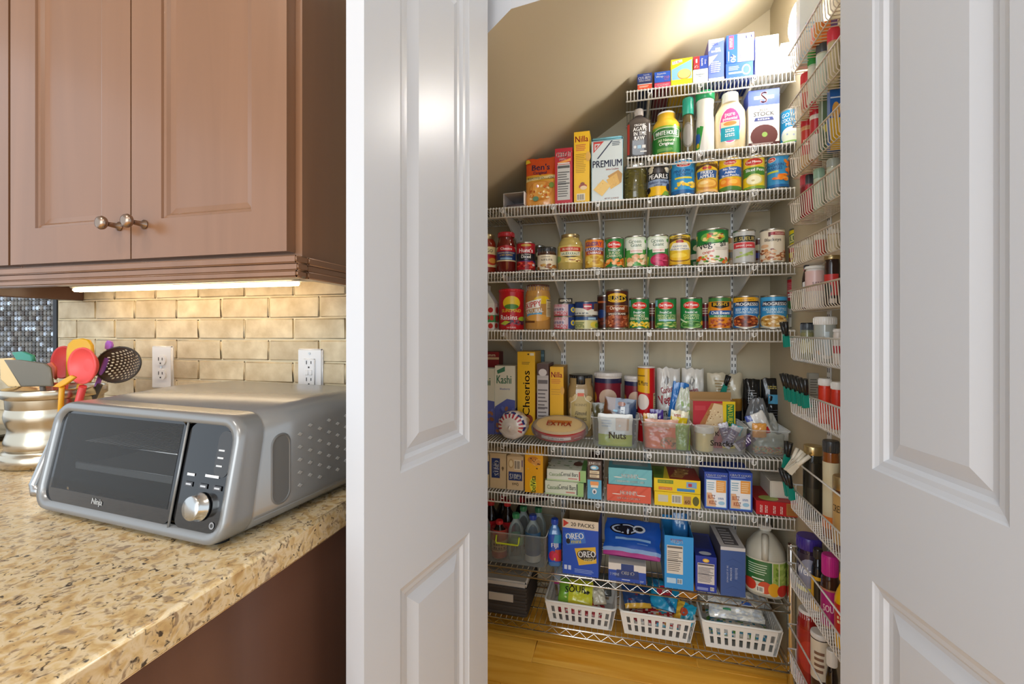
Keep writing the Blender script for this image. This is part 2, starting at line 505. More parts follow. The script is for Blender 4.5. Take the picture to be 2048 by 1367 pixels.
def granite():
    m, nt, b = new_mat('granite')
    tc = node(nt, 'ShaderNodeTexCoord')
    def nz(sc, det, dist=0):
        n = node(nt, 'ShaderNodeTexNoise'); n.inputs['Scale'].default_value = sc; n.inputs['Detail'].default_value = det; n.inputs['Distortion'].default_value = dist
        nt.links.new(tc.outputs['Object'], n.inputs['Vector']); return n
    def ramp(n, stops):
        r = node(nt, 'ShaderNodeValToRGB'); e = r.color_ramp.elements
        e[0].position, e[0].color = stops[0][0], hexc(stops[0][1]); e[1].position, e[1].color = stops[-1][0], hexc(stops[-1][1])
        for p, c in stops[1:-1]:
            q = e.new(p); q.color = hexc(c)
        nt.links.new(n.outputs['Fac'], r.inputs[0]); return r
    base = ramp(nz(46, 6, .6), [(.30, '#b08c5c'), (.42, '#cfb07c'), (.52, '#decaa6'), (.62, '#d6bb8a'), (.74, '#bd9968')])
    grey = ramp(nz(80, 7, 1.0), [(.55, '#000'), (.66, '#fff')])
    dark = ramp(nz(120, 6, 1.0), [(.60, '#000'), (.68, '#fff')])
    m1 = node(nt, 'ShaderNodeMix', data_type='RGBA'); m1.inputs['B'].default_value = hexc('#9c8468')
    nt.links.new(grey.outputs[0], m1.inputs['Factor']); nt.links.new(base.outputs[0], m1.inputs['A'])
    m2 = node(nt, 'ShaderNodeMix', data_type='RGBA'); m2.inputs['B'].default_value = hexc('#4c4034')
    nt.links.new(dark.outputs[0], m2.inputs['Factor']); nt.links.new(m1.outputs['Result'], m2.inputs['A'])
    nt.links.new(m2.outputs['Result'], b.inputs['Base Color'])
    b.inputs['Roughness'].default_value = .22
    return m
GRAN = granite()

# floor: slab + oak planks that run along the shelves
b = MB(); b.box(-3.2, -3.6, -.06, 3.0, 2.15, -.012)
floor = struct('floor', b, OAK)
rr = random.Random(5)
rowy = [0.89 + .12 * i for i in range(10)]
for i, y in enumerate(rowy):
    xs = [-1.1]
    if i == 6: xs += [-.335, .62]
    elif i == 5: xs += [-.75, .18, .62]
    elif i == 7: xs += [-.9, .25, .62]
    else: xs += [rr.uniform(-.8, -.3), rr.uniform(.05, .4), .62]
    for a, c in zip(xs[:-1], xs[1:]):
        b = MB(); w2 = (c - a) / 2 - .0006
        b.box(-w2, -.0594, -.012, w2, .0594, 0, None, .0012)
        b.build('plank', OAK, floor, ((a + c) / 2, y + .06, rr.uniform(-.0003, .0003)))
# pantry shell
b = MB(); b.box(-1.15, BACK, 0, .75, BACK + .1, 2.85); struct('wall_back', b, WALLP)
b = MB(); b.box(RWALL, 1.085, 0, RWALL + .1, BACK, 2.85); struct('wall_right', b, WALLP)
b = MB(); b.box(-1.15, 1.085, 0, -1.05, BACK, 2.85); struct('wall_left', b, WALLP)
b = MB()
for a in ((-3.2, .995, 0, -.36, 1.085, 2.85), (.455, .995, 0, 3.0, 1.085, 2.85), (-.36, .995, 2.40, .455, 1.085, 2.85)): b.box(*a)
wfront = struct('wall_front', b, WALLP)
def slopez(x): return 2.136 + .65 * x
edge = [(-1.05, 1.085), (-.372, 1.085), (-.345, 1.042), (-.262, 1.026), (-.196, 1.072), (.562, 1.085)]
b = MB()
top = [(x, y, slopez(x)) for x, y in edge] + [(.562, BACK, slopez(.562)), (-1.05, BACK, slopez(-1.05))]
b.poly(top)
for i in range(len(edge) - 1):      # painted thickness at the front edge
    p, q = edge[i], edge[i + 1]
b.poly([(x, y, z + .012) for x, y, z in top][::-1])
struct('ceiling_slope', b, WALLP)
b = MB()
for i in range(1, len(edge) - 1):
    p, q = edge[i], edge[i + 1]
    b.poly([(p[0], p[1], slopez(p[0])), (q[0], q[1], slopez(q[0])), (q[0], q[1], 2.85), (p[0], p[1], 2.85)])
struct('trim_1', b, WHITEP)
b = MB()
for a in ((-.36, .985, 0, -.345, 1.09, 2.40), (.44, .985, 0, .455, 1.09, 2.40), (-.36, .985, 2.40, .455, 1.09, 2.415)): b.box(*a)
struct('trim_2', b, WHITEP)
b = MB(); b.box(-3.2, -3.6, 2.7, 3.0, .995, 2.76); struct('ceiling_kitchen', b, WHITEP)

# pantry doors
DW, DT = .398, .035
PR = [(0, 0), (.003, -.002), (.010, -.0045), (.018, -.0055), (.024, -.0105), (.032, -.0110), (.056, -.0035)]
def ringpanel(b, x0, z0, x1, z1, y, sgn, prof, c=None):
    """sgn=+1: the face looks to +y"""
    loops = []
    for ins, dep in prof:
        yy = y + sgn * dep
        loops.append([(x0 + ins, yy, z0 + ins), (x1 - ins, yy, z0 + ins), (x1 - ins, yy, z1 - ins), (x0 + ins, yy, z1 - ins)])
    for i in range(len(loops) - 1):
        for j in range(4):
            q = [loops[i][j], loops[i][(j + 1) % 4], loops[i + 1][(j + 1) % 4], loops[i + 1][j]]
            b.poly(q if sgn < 0 else q[::-1], c)
    b.poly(loops[-1] if sgn < 0 else loops[-1][::-1], c)
def door_leaf(name, ysolid, loc, ang):
    b = MB(); ya, yb = sorted((0, ysolid)); bv = .0015
    xb = [0, .084, .314, DW]; zb = [.012, .21, .782, .973, 1.92, 2.055]
    for y, sg in ((ya, -1), (yb, 1)):
        for i in range(3):
            for j in range(5):
                if i == 1 and j in (1, 3): ringpanel(b, xb[i], zb[j], xb[i + 1], zb[j + 1], y, sg, PR)
                else:
                    q = [(xb[i], y, zb[j]), (xb[i + 1], y, zb[j]), (xb[i + 1], y, zb[j + 1]), (xb[i], y, zb[j + 1])]
                    b.poly(q if sg < 0 else q[::-1])
    for x, s2 in ((0, 1), (DW, -1)):
        q = [(x, ya, zb[0]), (x, ya, zb[-1]), (x, yb, zb[-1]), (x, yb, zb[0])]
        b.poly(q if s2 > 0 else q[::-1])
    for z, s2 in ((zb[0], -1), (zb[-1], 1)):
        q = [(0, ya, z), (DW, ya, z), (DW, yb, z), (0, yb, z)]
        b.poly(q if s2 > 0 else q[::-1])
    o = tag(b.build(name, WHITEP, None, loc, (0, 0, ang)), kind='structure')
    for z in (.25, 1.05, 1.85):
        h = MB(); h.lathe([(.006, z - .04), (.006, z + .04)], 12, cx=-.004, cy=(ysolid + .004 if ysolid > 0 else ysolid - .004)); h.build('hinge', pbr('hinge_metal', '#9a9a98', .3, 1.0), o)
    return o
door_leaf('door_1', -DT, (-.307, .985, 0), atan2(-.985, -.175))
door_leaf('door_2', DT, (.394, .980, 0), atan2(-.986, .167))

# kitchen wall with its stone tiles
TY = .985
b = MB(); b.box(-1.655, TY - .0085, .905, -.372, TY + .0095, 1.34)
kw = struct('wall_kitchen', b, GROUT)
TH_, TL = .0555, .151
meshes = []
for k in range(5):
    b = MB(); b.box(-TL / 2 + .0016, -.009, -TH_ / 2 + .0016, TL / 2 - .0016, 0, TH_ / 2 - .0016, None, .0028)
    r3 = random.Random(k)
    b.v = [(x + r3.uniform(-.0012, .0012), y + r3.uniform(-.0012, .0006) * (y < -.002), z + r3.uniform(-.0012, .0012)) for x, y, z in b.v]
    o = b.build('tile', STONE, kw, (0, 0, 0)); meshes.append(o)
first = [True] * 5
def place_tile(src, x, z, sx):
    if first[src]: o = meshes[src]; first[src] = False
    else:
        o = meshes[src].copy(); COL.objects.link(o)
    o.location = (x, TY - .003, z); o.scale = (sx, 1, 1)
r3 = random.Random(11)
for row in range(8):
    z = .914 + TH_ * (row + .5) - .006
    x = -1.65 - (TL / 2 if row % 2 else 0)
    while x < -.375:
        a, c = max(x, -1.652), min(x + TL, -.376)
        if c - a > .02: place_tile(r3.randrange(5), (a + c) / 2, z, (c - a) / TL)
        x += TL
b = MB(); b.box(-2.15, TY - .0085, .905, -1.656, TY + .0095, 1.066)
b.build('grout_bed', GROUT, kw)
for row in range(3):
    z = .914 + .0515 * (row + .5) - .006; x = -2.15 - (TL / 2 if row % 2 else 0)
    while x < -1.66:
        a, c = max(x, -2.15), min(x + TL, -1.657)
        if c - a > .02: place_tile(r3.randrange(5), (a + c) / 2, z, (c - a) / TL)
        x += TL
# mosaic panel above it, beside the stone
b = MB(); b.box(-2.6, TY - .003, 1.067, -1.672, TY + .0095, 1.36)
mo = struct('wall_mosaic', b, pbr('mosaic_grout', '#8f8c86', .8))
b = MB(); b.box(-1.672, TY - .012, 1.067, -1.655, TY + .0095, 1.36, None, .001); b.build('edge_strip', pbr('edge_strip', '#2a2a2c', .3, .6), mo)
mcols = [('#77746f', .35, .3), ('#5d5a58', .25, .6), ('#8d9096', .2, .5), ('#b5bcc6', .12, .7), ('#4a3f39', .2, .3), ('#cfd8e2', .08, .9), ('#807a74', .4, .2)]
proto = []
for i, (c, rg, mt) in enumerate(mcols):
    b = MB(); b.box(-.0070, -.006, -.0070, .0070, 0, .0070, None, .0018)
    proto.append([b.build('mosaic_tile', pbr('mosaic_%d' % i, c, rg, mt), mo), False])
for i in range(18):
    for j in range(16):
        k = r3.choice([0, 0, 1, 1, 2, 2, 3, 4, 5, 6]); o, used = proto[k]
        if used: o = o.copy(); COL.objects.link(o)
        proto[k][1] = True
        o.location = (-1.681 - i * .0158, TY - .002, 1.325 - j * .0158)

# ================================================================== KITCHEN OBJECTS
# upper cabinets
CY = .66
SHK = [(0, 0), (.0015, -.004), (.006, -.005), (.010, -.010), (.020, -.012)]
def upper_cabinet(label, x0, x1, doors):
    t = thing('wall_cabinet', label, 'cabinet', (0, 0, 0), 0, 'brown wall cabinets')
    b = MB(); b.box(x0 + .0006, CY, 1.335, x1 - .0006, TY + .009, 2.38); b.build('carcass', CAB, t)
    for a, c, kn in doors:
        b = MB(); y0, y1 = CY - .021, CY - .0005; z0, z1 = 1.343, 2.34; fr = .071
        xb = [a, a + fr, c - fr, c]; zb = [z0, z0 + fr, z1 - fr, z1]
        for i in range(3):
            for j in range(3):
                if i == 1 and j == 1: ringpanel(b, xb[1], zb[1], xb[2], zb[2], y0, -1, SHK)
                else: b.poly([(xb[i], y0, zb[j]), (xb[i + 1], y0, zb[j]), (xb[i + 1], y0, zb[j + 1]), (xb[i], y0, zb[j + 1])])
        for q in ([(a, y0, z0), (a, y0, z1), (a, y1, z1), (a, y1, z0)], [(c, y0, z0), (c, y1, z0), (c, y1, z1), (c, y0, z1)],
                  [(a, y0, z0), (a, y1, z0), (c, y1, z0), (c, y0, z0)], [(a, y0, z1), (c, y0, z1), (c, y1, z1), (a, y1, z1)],
                  [(a, y1, z0), (a, y1, z1), (c, y1, z1), (c, y1, z0)]): b.poly(q)
        d = b.build('door', CAB, t)
        if kn is not None:
            k = MB(); prof = [(.0085, 0), (.0085, .002), (.005, .004), (.0042, .020), (.007, .023), (.0115, .027), (.0125, .031), (.0105, .035), (.005, .037)]
            k.lathe(prof, 24); k.build('knob', pbr('nickel_knob', '#9c8676', .28, 1.0), d, (kn, y0, 1.405), (pi / 2, 0, 0))
    return t
upper_cabinet('brown wooden wall cabinet with two doors and paired metal knobs', -1.221, -.538, [(-1.218, -.8965, -.923), (-.8935, -.552, -.862)])
upper_cabinet('brown wooden wall cabinet with a single door and no visible knob', -1.56, -1.221, [(-1.555, -1.2245, None)])
t = thing('light_rail', 'stepped brown moulding under the wall cabinets', 'moulding')
def railseg(x0, y0, x1, y1):
    b = MB()
    b.box(x0 - .008 * 0, y0, 1.322, x1, y1, 1.3348, None, .002)
    b.box(x0, y0 + .004, 1.310, x1, y1 - .0005, 1.3225, None, .002)
    b.box(x0, y0 + .002, 1.298, x1, y1 - .002, 1.3105, None, .003)
    return b
railseg(-1.56, .632, -.528, .662).build('front_strip', CAB, t)
b = MB()
for z0, z1, o in ((1.322, 1.3348, 0), (1.310, 1.3225, .003), (1.298, 1.3105, .001)): b.box(-.552, .664, z0, -.528 - o, .972, z1, None, .002)
b.build('side_strip', CAB, t)
b = MB(); b.box(-1.56, .664, 1.296, -1.542, .972, 1.3348, None, .002); b.build('side_strip', CABD, t)
# under-cabinet light bar
t = thing('under_cabinet_light', 'slim glowing warm light bar under the wall cabinet', 'light')
b = MB(); b.box(-1.44, .872, 1.322, -.700, .900, 1.3345, None, .003); b.build('housing', pbr('lamp_housing', '#cfc8b8', .4), t)
b = MB(); b.box(-1.435, .875, 1.313, -.735, .897, 1.3225, None, .004); b.build('diffuser', pbr('warm_led', '#ffe6bd', .5, emit=12.0), t)
# counter and base cabinet
b = MB(); b.box(-2.6, .10, .868, -.470, TY - .014, .912, None, .005)
tag(b.build('countertop', GRAN), 'beige speckled granite worktop under the toaster oven', 'countertop')
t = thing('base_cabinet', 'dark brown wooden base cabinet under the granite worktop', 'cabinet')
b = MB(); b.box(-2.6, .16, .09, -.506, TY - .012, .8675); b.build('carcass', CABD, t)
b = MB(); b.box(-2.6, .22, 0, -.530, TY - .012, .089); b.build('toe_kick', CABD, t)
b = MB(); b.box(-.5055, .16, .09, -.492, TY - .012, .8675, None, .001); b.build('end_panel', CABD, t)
# cooktop corner at the far left
t = thing('cooktop', 'black cooktop edge set in the granite beside the utensil crock', 'cooktop')
b = MB(); b.box(-2.5, .40, .9125, -1.62, .93, .93, None, .004); b.build('glass_top', pbr('black_glass', '#0a0a0b', .08), t)
b = MB(); b.lathe([(.022, .93), (.022, .945), (.018, .962), (.0, .963)], 20, cx=-1.665, cy=.80); b.build('control_knob', pbr('steel_knob', '#b9b9b8', .25, 1.0), t)
# outlets
def outlet(label, x, z, gfci):
    PW = pbr('outlet_white', '#e9e9ea', .3); DK = pbr('slot_dark', '#2b2b2e', .6)
    t = thing('wall_outlet', label, 'outlet', (x, TY - .0125, z), 0, 'white wall outlets on the stone tiles')
    b = MB(); b.box(-.036, -.006, -.0585, .036, .004, .0585, None, .003); b.build('plate', PW, t)
    s = MB()
    if gfci:
        b = MB(); b.box(-.017, -.009, -.034, .017, -.0055, .034, None, .002)
        b.box(-.010, -.0105, -.007, -.001, -.008, .006, None, .001); b.box(.001, -.0105, -.007, .010, -.008, .006, None, .001)
        b.build('receptacle', PW, t); zs = (-.021, .021)
    else:
        for zc in (-.0195, .0195):
            b = MB(); pl = []
            for i in range(24):
                a = 2 * pi * i / 24; pl.append((.0175 * cos(a), zc + max(-.0135, min(.0135, .0175 * sin(a)))))
            b.prism(pl, (-.009, -.0055)); b.build('receptacle', PW, t)
        zs = (-.0195, .0195)
    for zc in zs:
        s.box(-.0075, -.0096, zc - .001, -.0055, -.0089, zc + .008); s.box(.0055, -.0096, zc - .000, .0075, -.0089, zc + .007)
        s.box(-.002, -.0096, zc - .0105, .002, -.0089, zc - .0065)
    tag(s.build('slots', DK, t), kind='stuff')
    for zc in ((-.047, .047) if gfci else (0,)):
        k = MB(); k.lathe([(.003, -.0075), (.003, -.006)], 10); k.build('screw', TIN, t, (0, 0, zc), (pi / 2, 0, 0)).location = (0, -.0135, zc)
outlet('white duplex wall outlet with two rounded receptacles', -1.243, 1.108, False)
outlet('white rectangular safety outlet with test buttons behind the toaster oven', -.767, 1.105, True)

# ------------------------------------------------------------------ toaster oven
OW, OD, OH, LEAN = .432, .40, .172, .20
STEEL = pbr('brushed_steel_oven', '#8f8f8e', .27, .45)
t = thing('toaster_oven', 'grey steel flip toaster oven with dark glass door on the granite worktop', 'toaster oven', (-.520, .482, .9126), atan2(-.0935, .9957))
def rrect(x0, z0, x1, z1, r, n=6):
    pts = []
    for cx, cz, a0 in ((x1 - r, z0 + r, -90), (x1 - r, z1 - r, 0), (x0 + r, z1 - r, 90), (x0 + r, z0 + r, 180)):
        for i in range(n + 1):
            a = radians(a0 + 90 * i / n); pts.append((cx + r * cos(a), cz + r * sin(a)))
    return pts
FZ = .004
def fy(z, y): return y + LEAN * (z - FZ) * max(0, 1 - y / .30)
def oloop(ins, y, r, dz=0):
    return [(x, fy(z, y), z) for x, z in rrect(-OW + ins, FZ + ins, -ins, FZ + OH + dz - ins, r)]
b = MB()
b.rings([oloop(.016, .010, .022), oloop(.014, .002, .024), oloop(.005, 0, .03), oloop(.001, .005, .034), oloop(0, .016, .035), oloop(.0, .043, .035)], None, True, False, False)
b.build('front_bezel', STEEL, t)
b = MB()
b.rings([oloop(.003, .0435, .033), oloop(.0035, .045, .032), oloop(.0, .047, .035), oloop(0, .2, .034, .008), oloop(0, .34, .03, .004), oloop(.006, .385, .025), oloop(.02, OD, .02)], None, True, False, True)
b.build('housing', STEEL, t)
# cavity, rack, tray
def fpt(x, z, off): return (x, LEAN * (z - FZ) - off, z)
b = MB()
x0, x1, z0, z1 = -OW + .03, -.125, FZ + .036, FZ + .152
fr = [(x0, .014 + LEAN * (z0 - FZ), z0), (x1, .014 + LEAN * (z0 - FZ), z0), (x1, .014 + LEAN * (z1 - FZ), z1), (x0, .014 + LEAN * (z1 - FZ), z1)]
bk = [(x, .33, z) for x, _, z in fr]
for j in range(4):
    k = (j + 1) % 4; b.poly([fr[j], bk[j], bk[k], fr[k]])
b.poly(bk[::-1]); b.build('cavity', pbr('oven_cavity', '#2c2c2c', .4, .3), t)
b = MB()
for i in range(22): b.tube([(x0 + .01 + i * (x1 - x0 - .02) / 21, .05, z0 + .066), (x0 + .01 + i * (x1 - x0 - .02) / 21, .30, z0 + .066)], .0012, 5)
for y in (.05, .30): b.tube([(x0 + .004, y, z0 + .066), (x1 - .004, y, z0 + .066)], .002, 6)
b.build('wire_rack', CHROME, t)
b = MB(); b.box(x0 + .006, .045, z0 + .022, x1 - .006, .31, z0 + .026, None, .001); b.box(x0 + .006, .042, z0 + .022, x1 - .006, .046, z0 + .034, None, .001)
b.build('baking_tray', pbr('tray_grey', '#b9b9b6', .35, .5), t)
b = MB()
for zz in (.010, .100):
    b.tube([(x0 + .004, .12, z0 + zz), (x1 - .004, .12, z0 + zz)], .004, 8)
b.build('heating_element', pbr('element', '#c9c9c6', .3, .8), t)
# black door frame (ring) and glass
BLK = pbr('oven_black', '#0d0d0f', .12, 0.0, .5)
def fring(b, xa, za, xb2, zb2, ra, ins, off):
    o = rrect(xa, za, xb2, zb2, ra); i_ = rrect(xa + ins[0], za + ins[1], xb2 - ins[2], zb2 - ins[3], max(.003, ra - .012))
    n = len(o)
    for j in range(n):
        k = (j + 1) % n; b.poly([fpt(*o[j], off), fpt(*o[k], off), fpt(*i_[k], off), fpt(*i_[j], off)])
b = MB(); fring(b, -OW + .014, FZ + .014, -.1125, FZ + OH - .014, .02, (.016, .022, .012, .006), -.0065); od = b.build('oven_door', BLK, t)
b = MB(); b.poly([fpt(x0 - .002, z0 - .001, -.0062), fpt(x1 + .002, z0 - .001, -.0062), fpt(x1 + .002, z1 + .001, -.0062), fpt(x0 - .002, z1 + .001, -.0062)])
b.build('glass_pane', clear('oven_glass', '#b4b6b8', .03, .03, 1.45), od)
b = MB(); g = Flat(fpt(-OW + .02, FZ + .016, .0), (.29, 0, 0), (0, .02 * LEAN, .02)); inkon(b, g, [T('Ninja', .46, .55, .55, '#bdbdbb')], -.0056); b.build('brand_lettering', PLAST, od)
b = MB(); b.tube([fpt(-.1105, FZ + .012, -.004), fpt(-.1105, FZ + OH - .012, -.004)], .0018, 6); b.build('door_seam', STEEL, t)
# control panel
b = MB(); b.poly([fpt(x, z, -.0065) for x, z in rrect(-.1085, FZ + .014, -.014, FZ + OH - .014, .02)]); cp = b.build('control_panel', BLK, t)
b = MB(); b.poly([fpt(x, z, -.0058) for x, z in rrect(-.046, FZ + .088, -.018, FZ + .150, .012)]); b.build('display_window', pbr('display_grey', '#3a3a3b', .2), cp)
b = MB(); g = Flat(fpt(-.1085, FZ + .014, 0), (.0945, 0, 0), (0, .144 * LEAN, .144))
ops = [R(.70, y, .82, y + .016, '#c9c9c9') for y in (.76, .69, .615)] + [R(.14, .50, .30, .525, '#d5d5d5'), R(.52, .51, .80, .535, '#d5d5d5')]
for u in (.12, .43, .72): ops += [R(u, .40, u + .17, .445, '#3d3d40'), R(u + .03, .413, u + .14, .43, '#b9b9bb')]
inkon(b, g, ops, -.0056); tag(b.build('button_print', PLAST, cp), kind='stuff')
b = MB(); inkon(b, g, [E(.82, .09, .05, .032, '#909092'), E(.82, .09, .03, .019, '#3a3a3a')], -.0056); b.build('power_button', PLAST, cp)
b = MB(); b.lathe([(.0225, 0), (.0225, .003), (.0195, .004), (.0195, .018), (.0175, .021), (.0, .0205)], 36)
b.build('knob', pbr('knob_steel', '#c4c4c2', .2, 1.0), t, fpt(-.058, FZ + .047, -.005), (pi / 2 - .2, 0, 0)).scale = (.85, .85, .7)
# side: handle recess + vents
b = MB(); pl = [(y * .016 + .098, z) for y, z in []]
pts = []
for i in range(13): a = pi * i / 12; pts.append((.098 + .0165 * cos(a), FZ + .118 + .0165 * sin(a)))
for i in range(13): a = pi + pi * i / 12; pts.append((.098 + .0165 * cos(a), FZ + .047 + .0165 * sin(a)))
loops = []
for k, x in ((1.12, .0006), (1.0, .0022), (.9, .0008)): loops.append([(x, .098 + (y - .098) * k, FZ + .0825 + (z - FZ - .0825) * (1 + (k - 1) * .35)) for y, z in pts])
b.rings(loops, None, True, False, False); b.poly(loops[-1]); b.build('side_grip', pbr('grip_grey', '#7b7b7a', .35, .4), t)
b = MB()
for i in range(11):
    for j in range(5):
        y = .135 + i * .0215; z = FZ + .045 + j * .0205 + (.010 if i % 2 else 0)
        b.prism([(y - .005, z), (y, z + .003), (y + .005, z), (y, z - .003)], (-.0005, .0013), None, 0)
tag(b.build('vent_dimples', pbr('vent_light', '#d3d3d1', .3, .6), t), kind='stuff')
b = MB(); b.tube([(.0005, .05, FZ + .022), (.0005, .37, FZ + .022)], .0009, 5); b.build('side_seam', pbr('seam', '#6a6a6a', .5), t)
b = MB(); b.tube([(-OW - .004, .06, FZ + .12), (-OW - .022, .062, FZ + .118), (-OW - .028, .05, FZ + .11), (-OW - .028, .02, FZ + .03), (-OW - .022, .018, FZ + .02), (-OW - .004, .025, FZ + .02)], .0095, 10)
b.build('flip_handle', pbr('handle_steel', '#b8b8b7', .22, .9), t)
for x in (-OW + .04, -.04):
    for y in (.03, .36):
        b = MB(); b.lathe([(.012, 0), (.012, .004), (.010, .010)], 16, cx=x, cy=y); b.build('foot', pbr('rubber', '#1c1c1c', .7), t)

# ------------------------------------------------------------------ utensil crock + utensils
CX, CYk = -1.272, .748
STC = pbr('brushed_steel_crock', '#c9bda8', .24, 1.0)
t = thing('utensil_crock', 'brushed steel crock with rippled sides holding cooking utensils', 'crock', (CX, CYk, .9126))
pf = [(.086, 0), (.092, .003), (.093, .026), (.088, .030), (.079, .032)]
for i in range(13):
    z = .034 + i * .0092; pf.append((.081 + .0032 * sin(i * 2 * pi / 6.5), z))
pf += [(.086, .148), (.0885, .150), (.0885, .166), (.0865, .168), (.084, .166), (.082, .15), (.076, .05), (.0, .045)]
b = MB(); b.lathe(pf, 48); b.build('body', STC, t)
def upt(px, py, Y=None): return pt(px, py, CYk if Y is None else Y)
def utensil(name, label, head, base, hcol, col, Y, hr=.005):
    """head: function building the head mesh in world space; handle goes down into the crock"""
    t = thing(name, label, 'utensil', (CX, CYk, .962), 0, 'cooking utensils in the steel crock')
    t0 = Vector((CX, CYk, .962))
    b = MB(); head(b, t0); b.build('head', MUT, t)
    b = MB(); p0 = upt(*base, Y) - t0
    p1 = Vector(((p0.x) * .45, (p0.y) * .45, .004))
    b.tube([p1, p1.lerp(p0, .5), p0], hr, 8, hcol); b.build('handle', MUT, t)
MUT = inked('silicone', .42)
def blade(outline, Y, th, col, dish=0.0, holes=None, col2=None, tilt=0.0):
    """solid plate whose outline is given in the photograph and stands at depth Y"""
    def f(b, t0):
        P_ = [upt(x, y, Y + tilt * (x - outline[0][0])) - t0 for x, y in outline]
        c = sum(P_, Vector()) / len(P_)
        rings = []
        for k, dy in ((1.0, 0), (.98, -th * .5), (.9, -th * .55 + dish * .25), (.7, -th * .55 + dish * .7), (.35, -th * .55 + dish), ):
            rings.append([c + (p - c) * k + Vector((0, dy, 0)) for p in P_])
        b.rings(rings, col, True, False, True)
        back = [[c + (p - c) * k + Vector((0, dy, 0)) for p in P_] for k, dy in ((1.0, 0), (.98, th * .5), (.7, th * .5 + dish * .75), (.35, th * .5 + dish * 1.02))]
        n0 = len(b.f); b.rings(back, col2 or col, True, False, True)
        for i in range(n0, len(b.f)): b.f[i] = b.f[i][::-1]
        if holes: holes(b, t0, c)
    return f
def oval(cx, cy, rx, ry, rot=0, n=28, sq=2.0):
    o = []
    for i in range(n):
        a = 2 * pi * i / n; ca, sa = cos(a), sin(a)
        ca = math.copysign(abs(ca) ** (2 / sq), ca); sa = math.copysign(abs(sa) ** (2 / sq), sa)
        x, y = rx * ca, -ry * sa; r_ = radians(rot)
        o.append((cx + x * cos(r_) - y * sin(r_), cy + x * sin(r_) + y * cos(r_)))
    return o
utensil('spatula', 'cream edged silicone turner leaning from the crock', blade([(2, 716), (26, 715), (44, 738), (48, 773), (20, 773), (4, 758)], CYk - .02, .006, '#e2c48c'), (34, 772), '#8a7a5c', 0, CYk - .02)
utensil('turner', 'dark olive grey turner with slanted blade in the crock', blade([(10, 719), (40, 719), (92, 727), (101, 735), (107, 772), (44, 773)], CYk - .05, .005, '#6b6455'), (85, 772), '#55504a', 0, CYk - .05)
utensil('spatula', 'teal silicone spatula tip behind the olive turner', blade([(27, 704), (46, 702), (66, 710), (69, 722), (40, 724)], CYk + .045, .008, '#3f9a84'), (60, 745), '#3f9a84', 0, CYk + .045)
utensil('spoon', 'red silicone spoon half hidden behind the yellow spatula', blade(oval(126, 724, 23, 33, 6), CYk + .02, .006, '#dd4340', .012), (132, 760), '#d23b38', 0, CYk + .02)
utensil('spatula', 'yellow silicone spatula standing tall between the red spoons', blade([(134, 760), (136, 700), (139, 687), (149, 678), (165, 676), (178, 679), (185, 690), (187, 722), (180, 765)], CYk + .005, .007, '#eab221', .003), (160, 768), '#e3a51c', 0, CYk + .005)
utensil('spoon', 'bright red silicone spoon at the front of the crock', blade(oval(165, 731, 28, 37, 0), CYk - .03, .006, '#ea5350', .014), (166, 772), '#e04845', 0, CYk - .03, .007)
utensil('spatula', 'mustard yellow angled spatula low over the crock rim', blade([(108, 773), (128, 759), (144, 750), (152, 754), (134, 768), (122, 774)], CYk - .055, .006, '#e0a21f'), (124, 774), '#e0a21f', 0, CYk - .055)
utensil('spatula', 'orange red spatula tip beside the olive turner', blade([(92, 727), (104, 724), (112, 735), (112, 758), (106, 752)], CYk - .01, .005, '#e8745a'), (110, 765), '#e8745a', 0, CYk - .01)
utensil('spatula', 'purple utensil tip rising behind the skimmer', blade([(212, 697), (213, 686), (217, 680), (223, 683), (225, 690), (222, 700)], CYk + .04, .006, '#b06ad0'), (214, 715), '#a060c0', 0, CYk + .04)
def skim(b, t0):
    Ysk = CYk + .03
    # perforated bowl: concentric grid with real openings
    cx, cy, rx, ry, rot = 236, 729, 46, 35, -14
    def sp(a, c):   # a, c in unit disc
        x, y = rx * a, ry * c; r_ = radians(rot)
        return upt(cx + x * cos(r_) - y * sin(r_), cy + x * sin(r_) + y * cos(r_), Ysk) - t0 + Vector((0, .022 * (1 - a * a - c * c) , 0))
    N = 26
    st = 2.0 / N
    for i in range(N):
        for j in range(N):
            q = [(-1 + st * (i + di), -1 + st * (j + dj)) for di, dj in ((0, 0), (1, 0), (1, 1), (0, 1))]
            mx, my = -1 + st * (i + .5), -1 + st * (j + .5); rad = sqrt(mx * mx + my * my)
            if rad > 1.0: continue
            if rad < .84 and i % 2 == (j // 2) % 2 and j % 2 == 1: continue
            b.poly([sp(*p) for p in q][::-1], '#4a443c', True)
    rim = [sp(cos(2 * pi * k / 40) * .985, sin(2 * pi * k / 40) * .985) for k in range(40)]
    b.tube(rim, .0022, 6, '#3d3832', True)
utensil('skimmer', 'large dark perforated skimmer leaning over the crock rim', skim, (200, 768), '#4a443c', 0, CYk + .03, .006)

# ================================================================== PANTRY FIXTURES
# dome lamp on the right wall
t = thing('wall_lamp', 'glowing white dome lamp high on the pantry wall', 'lamp', (RWALL, 1.60, 2.185))
b = MB(); b.lathe([(.086, 0), (.088, .004), (.086, .010), (.080, .010)], 40); b.build('mount', WHITEP, t, None, (0, -pi / 2, 0))
b = MB(); b.lathe([(.080, .010), (.078, .022), (.068, .036), (.048, .048), (.024, .054), (.0, .056)], 40); b.build('shade', pbr('lamp_glow', '#fff9f0', .5, emit=62.0), t, None, (0, -pi / 2, 0))

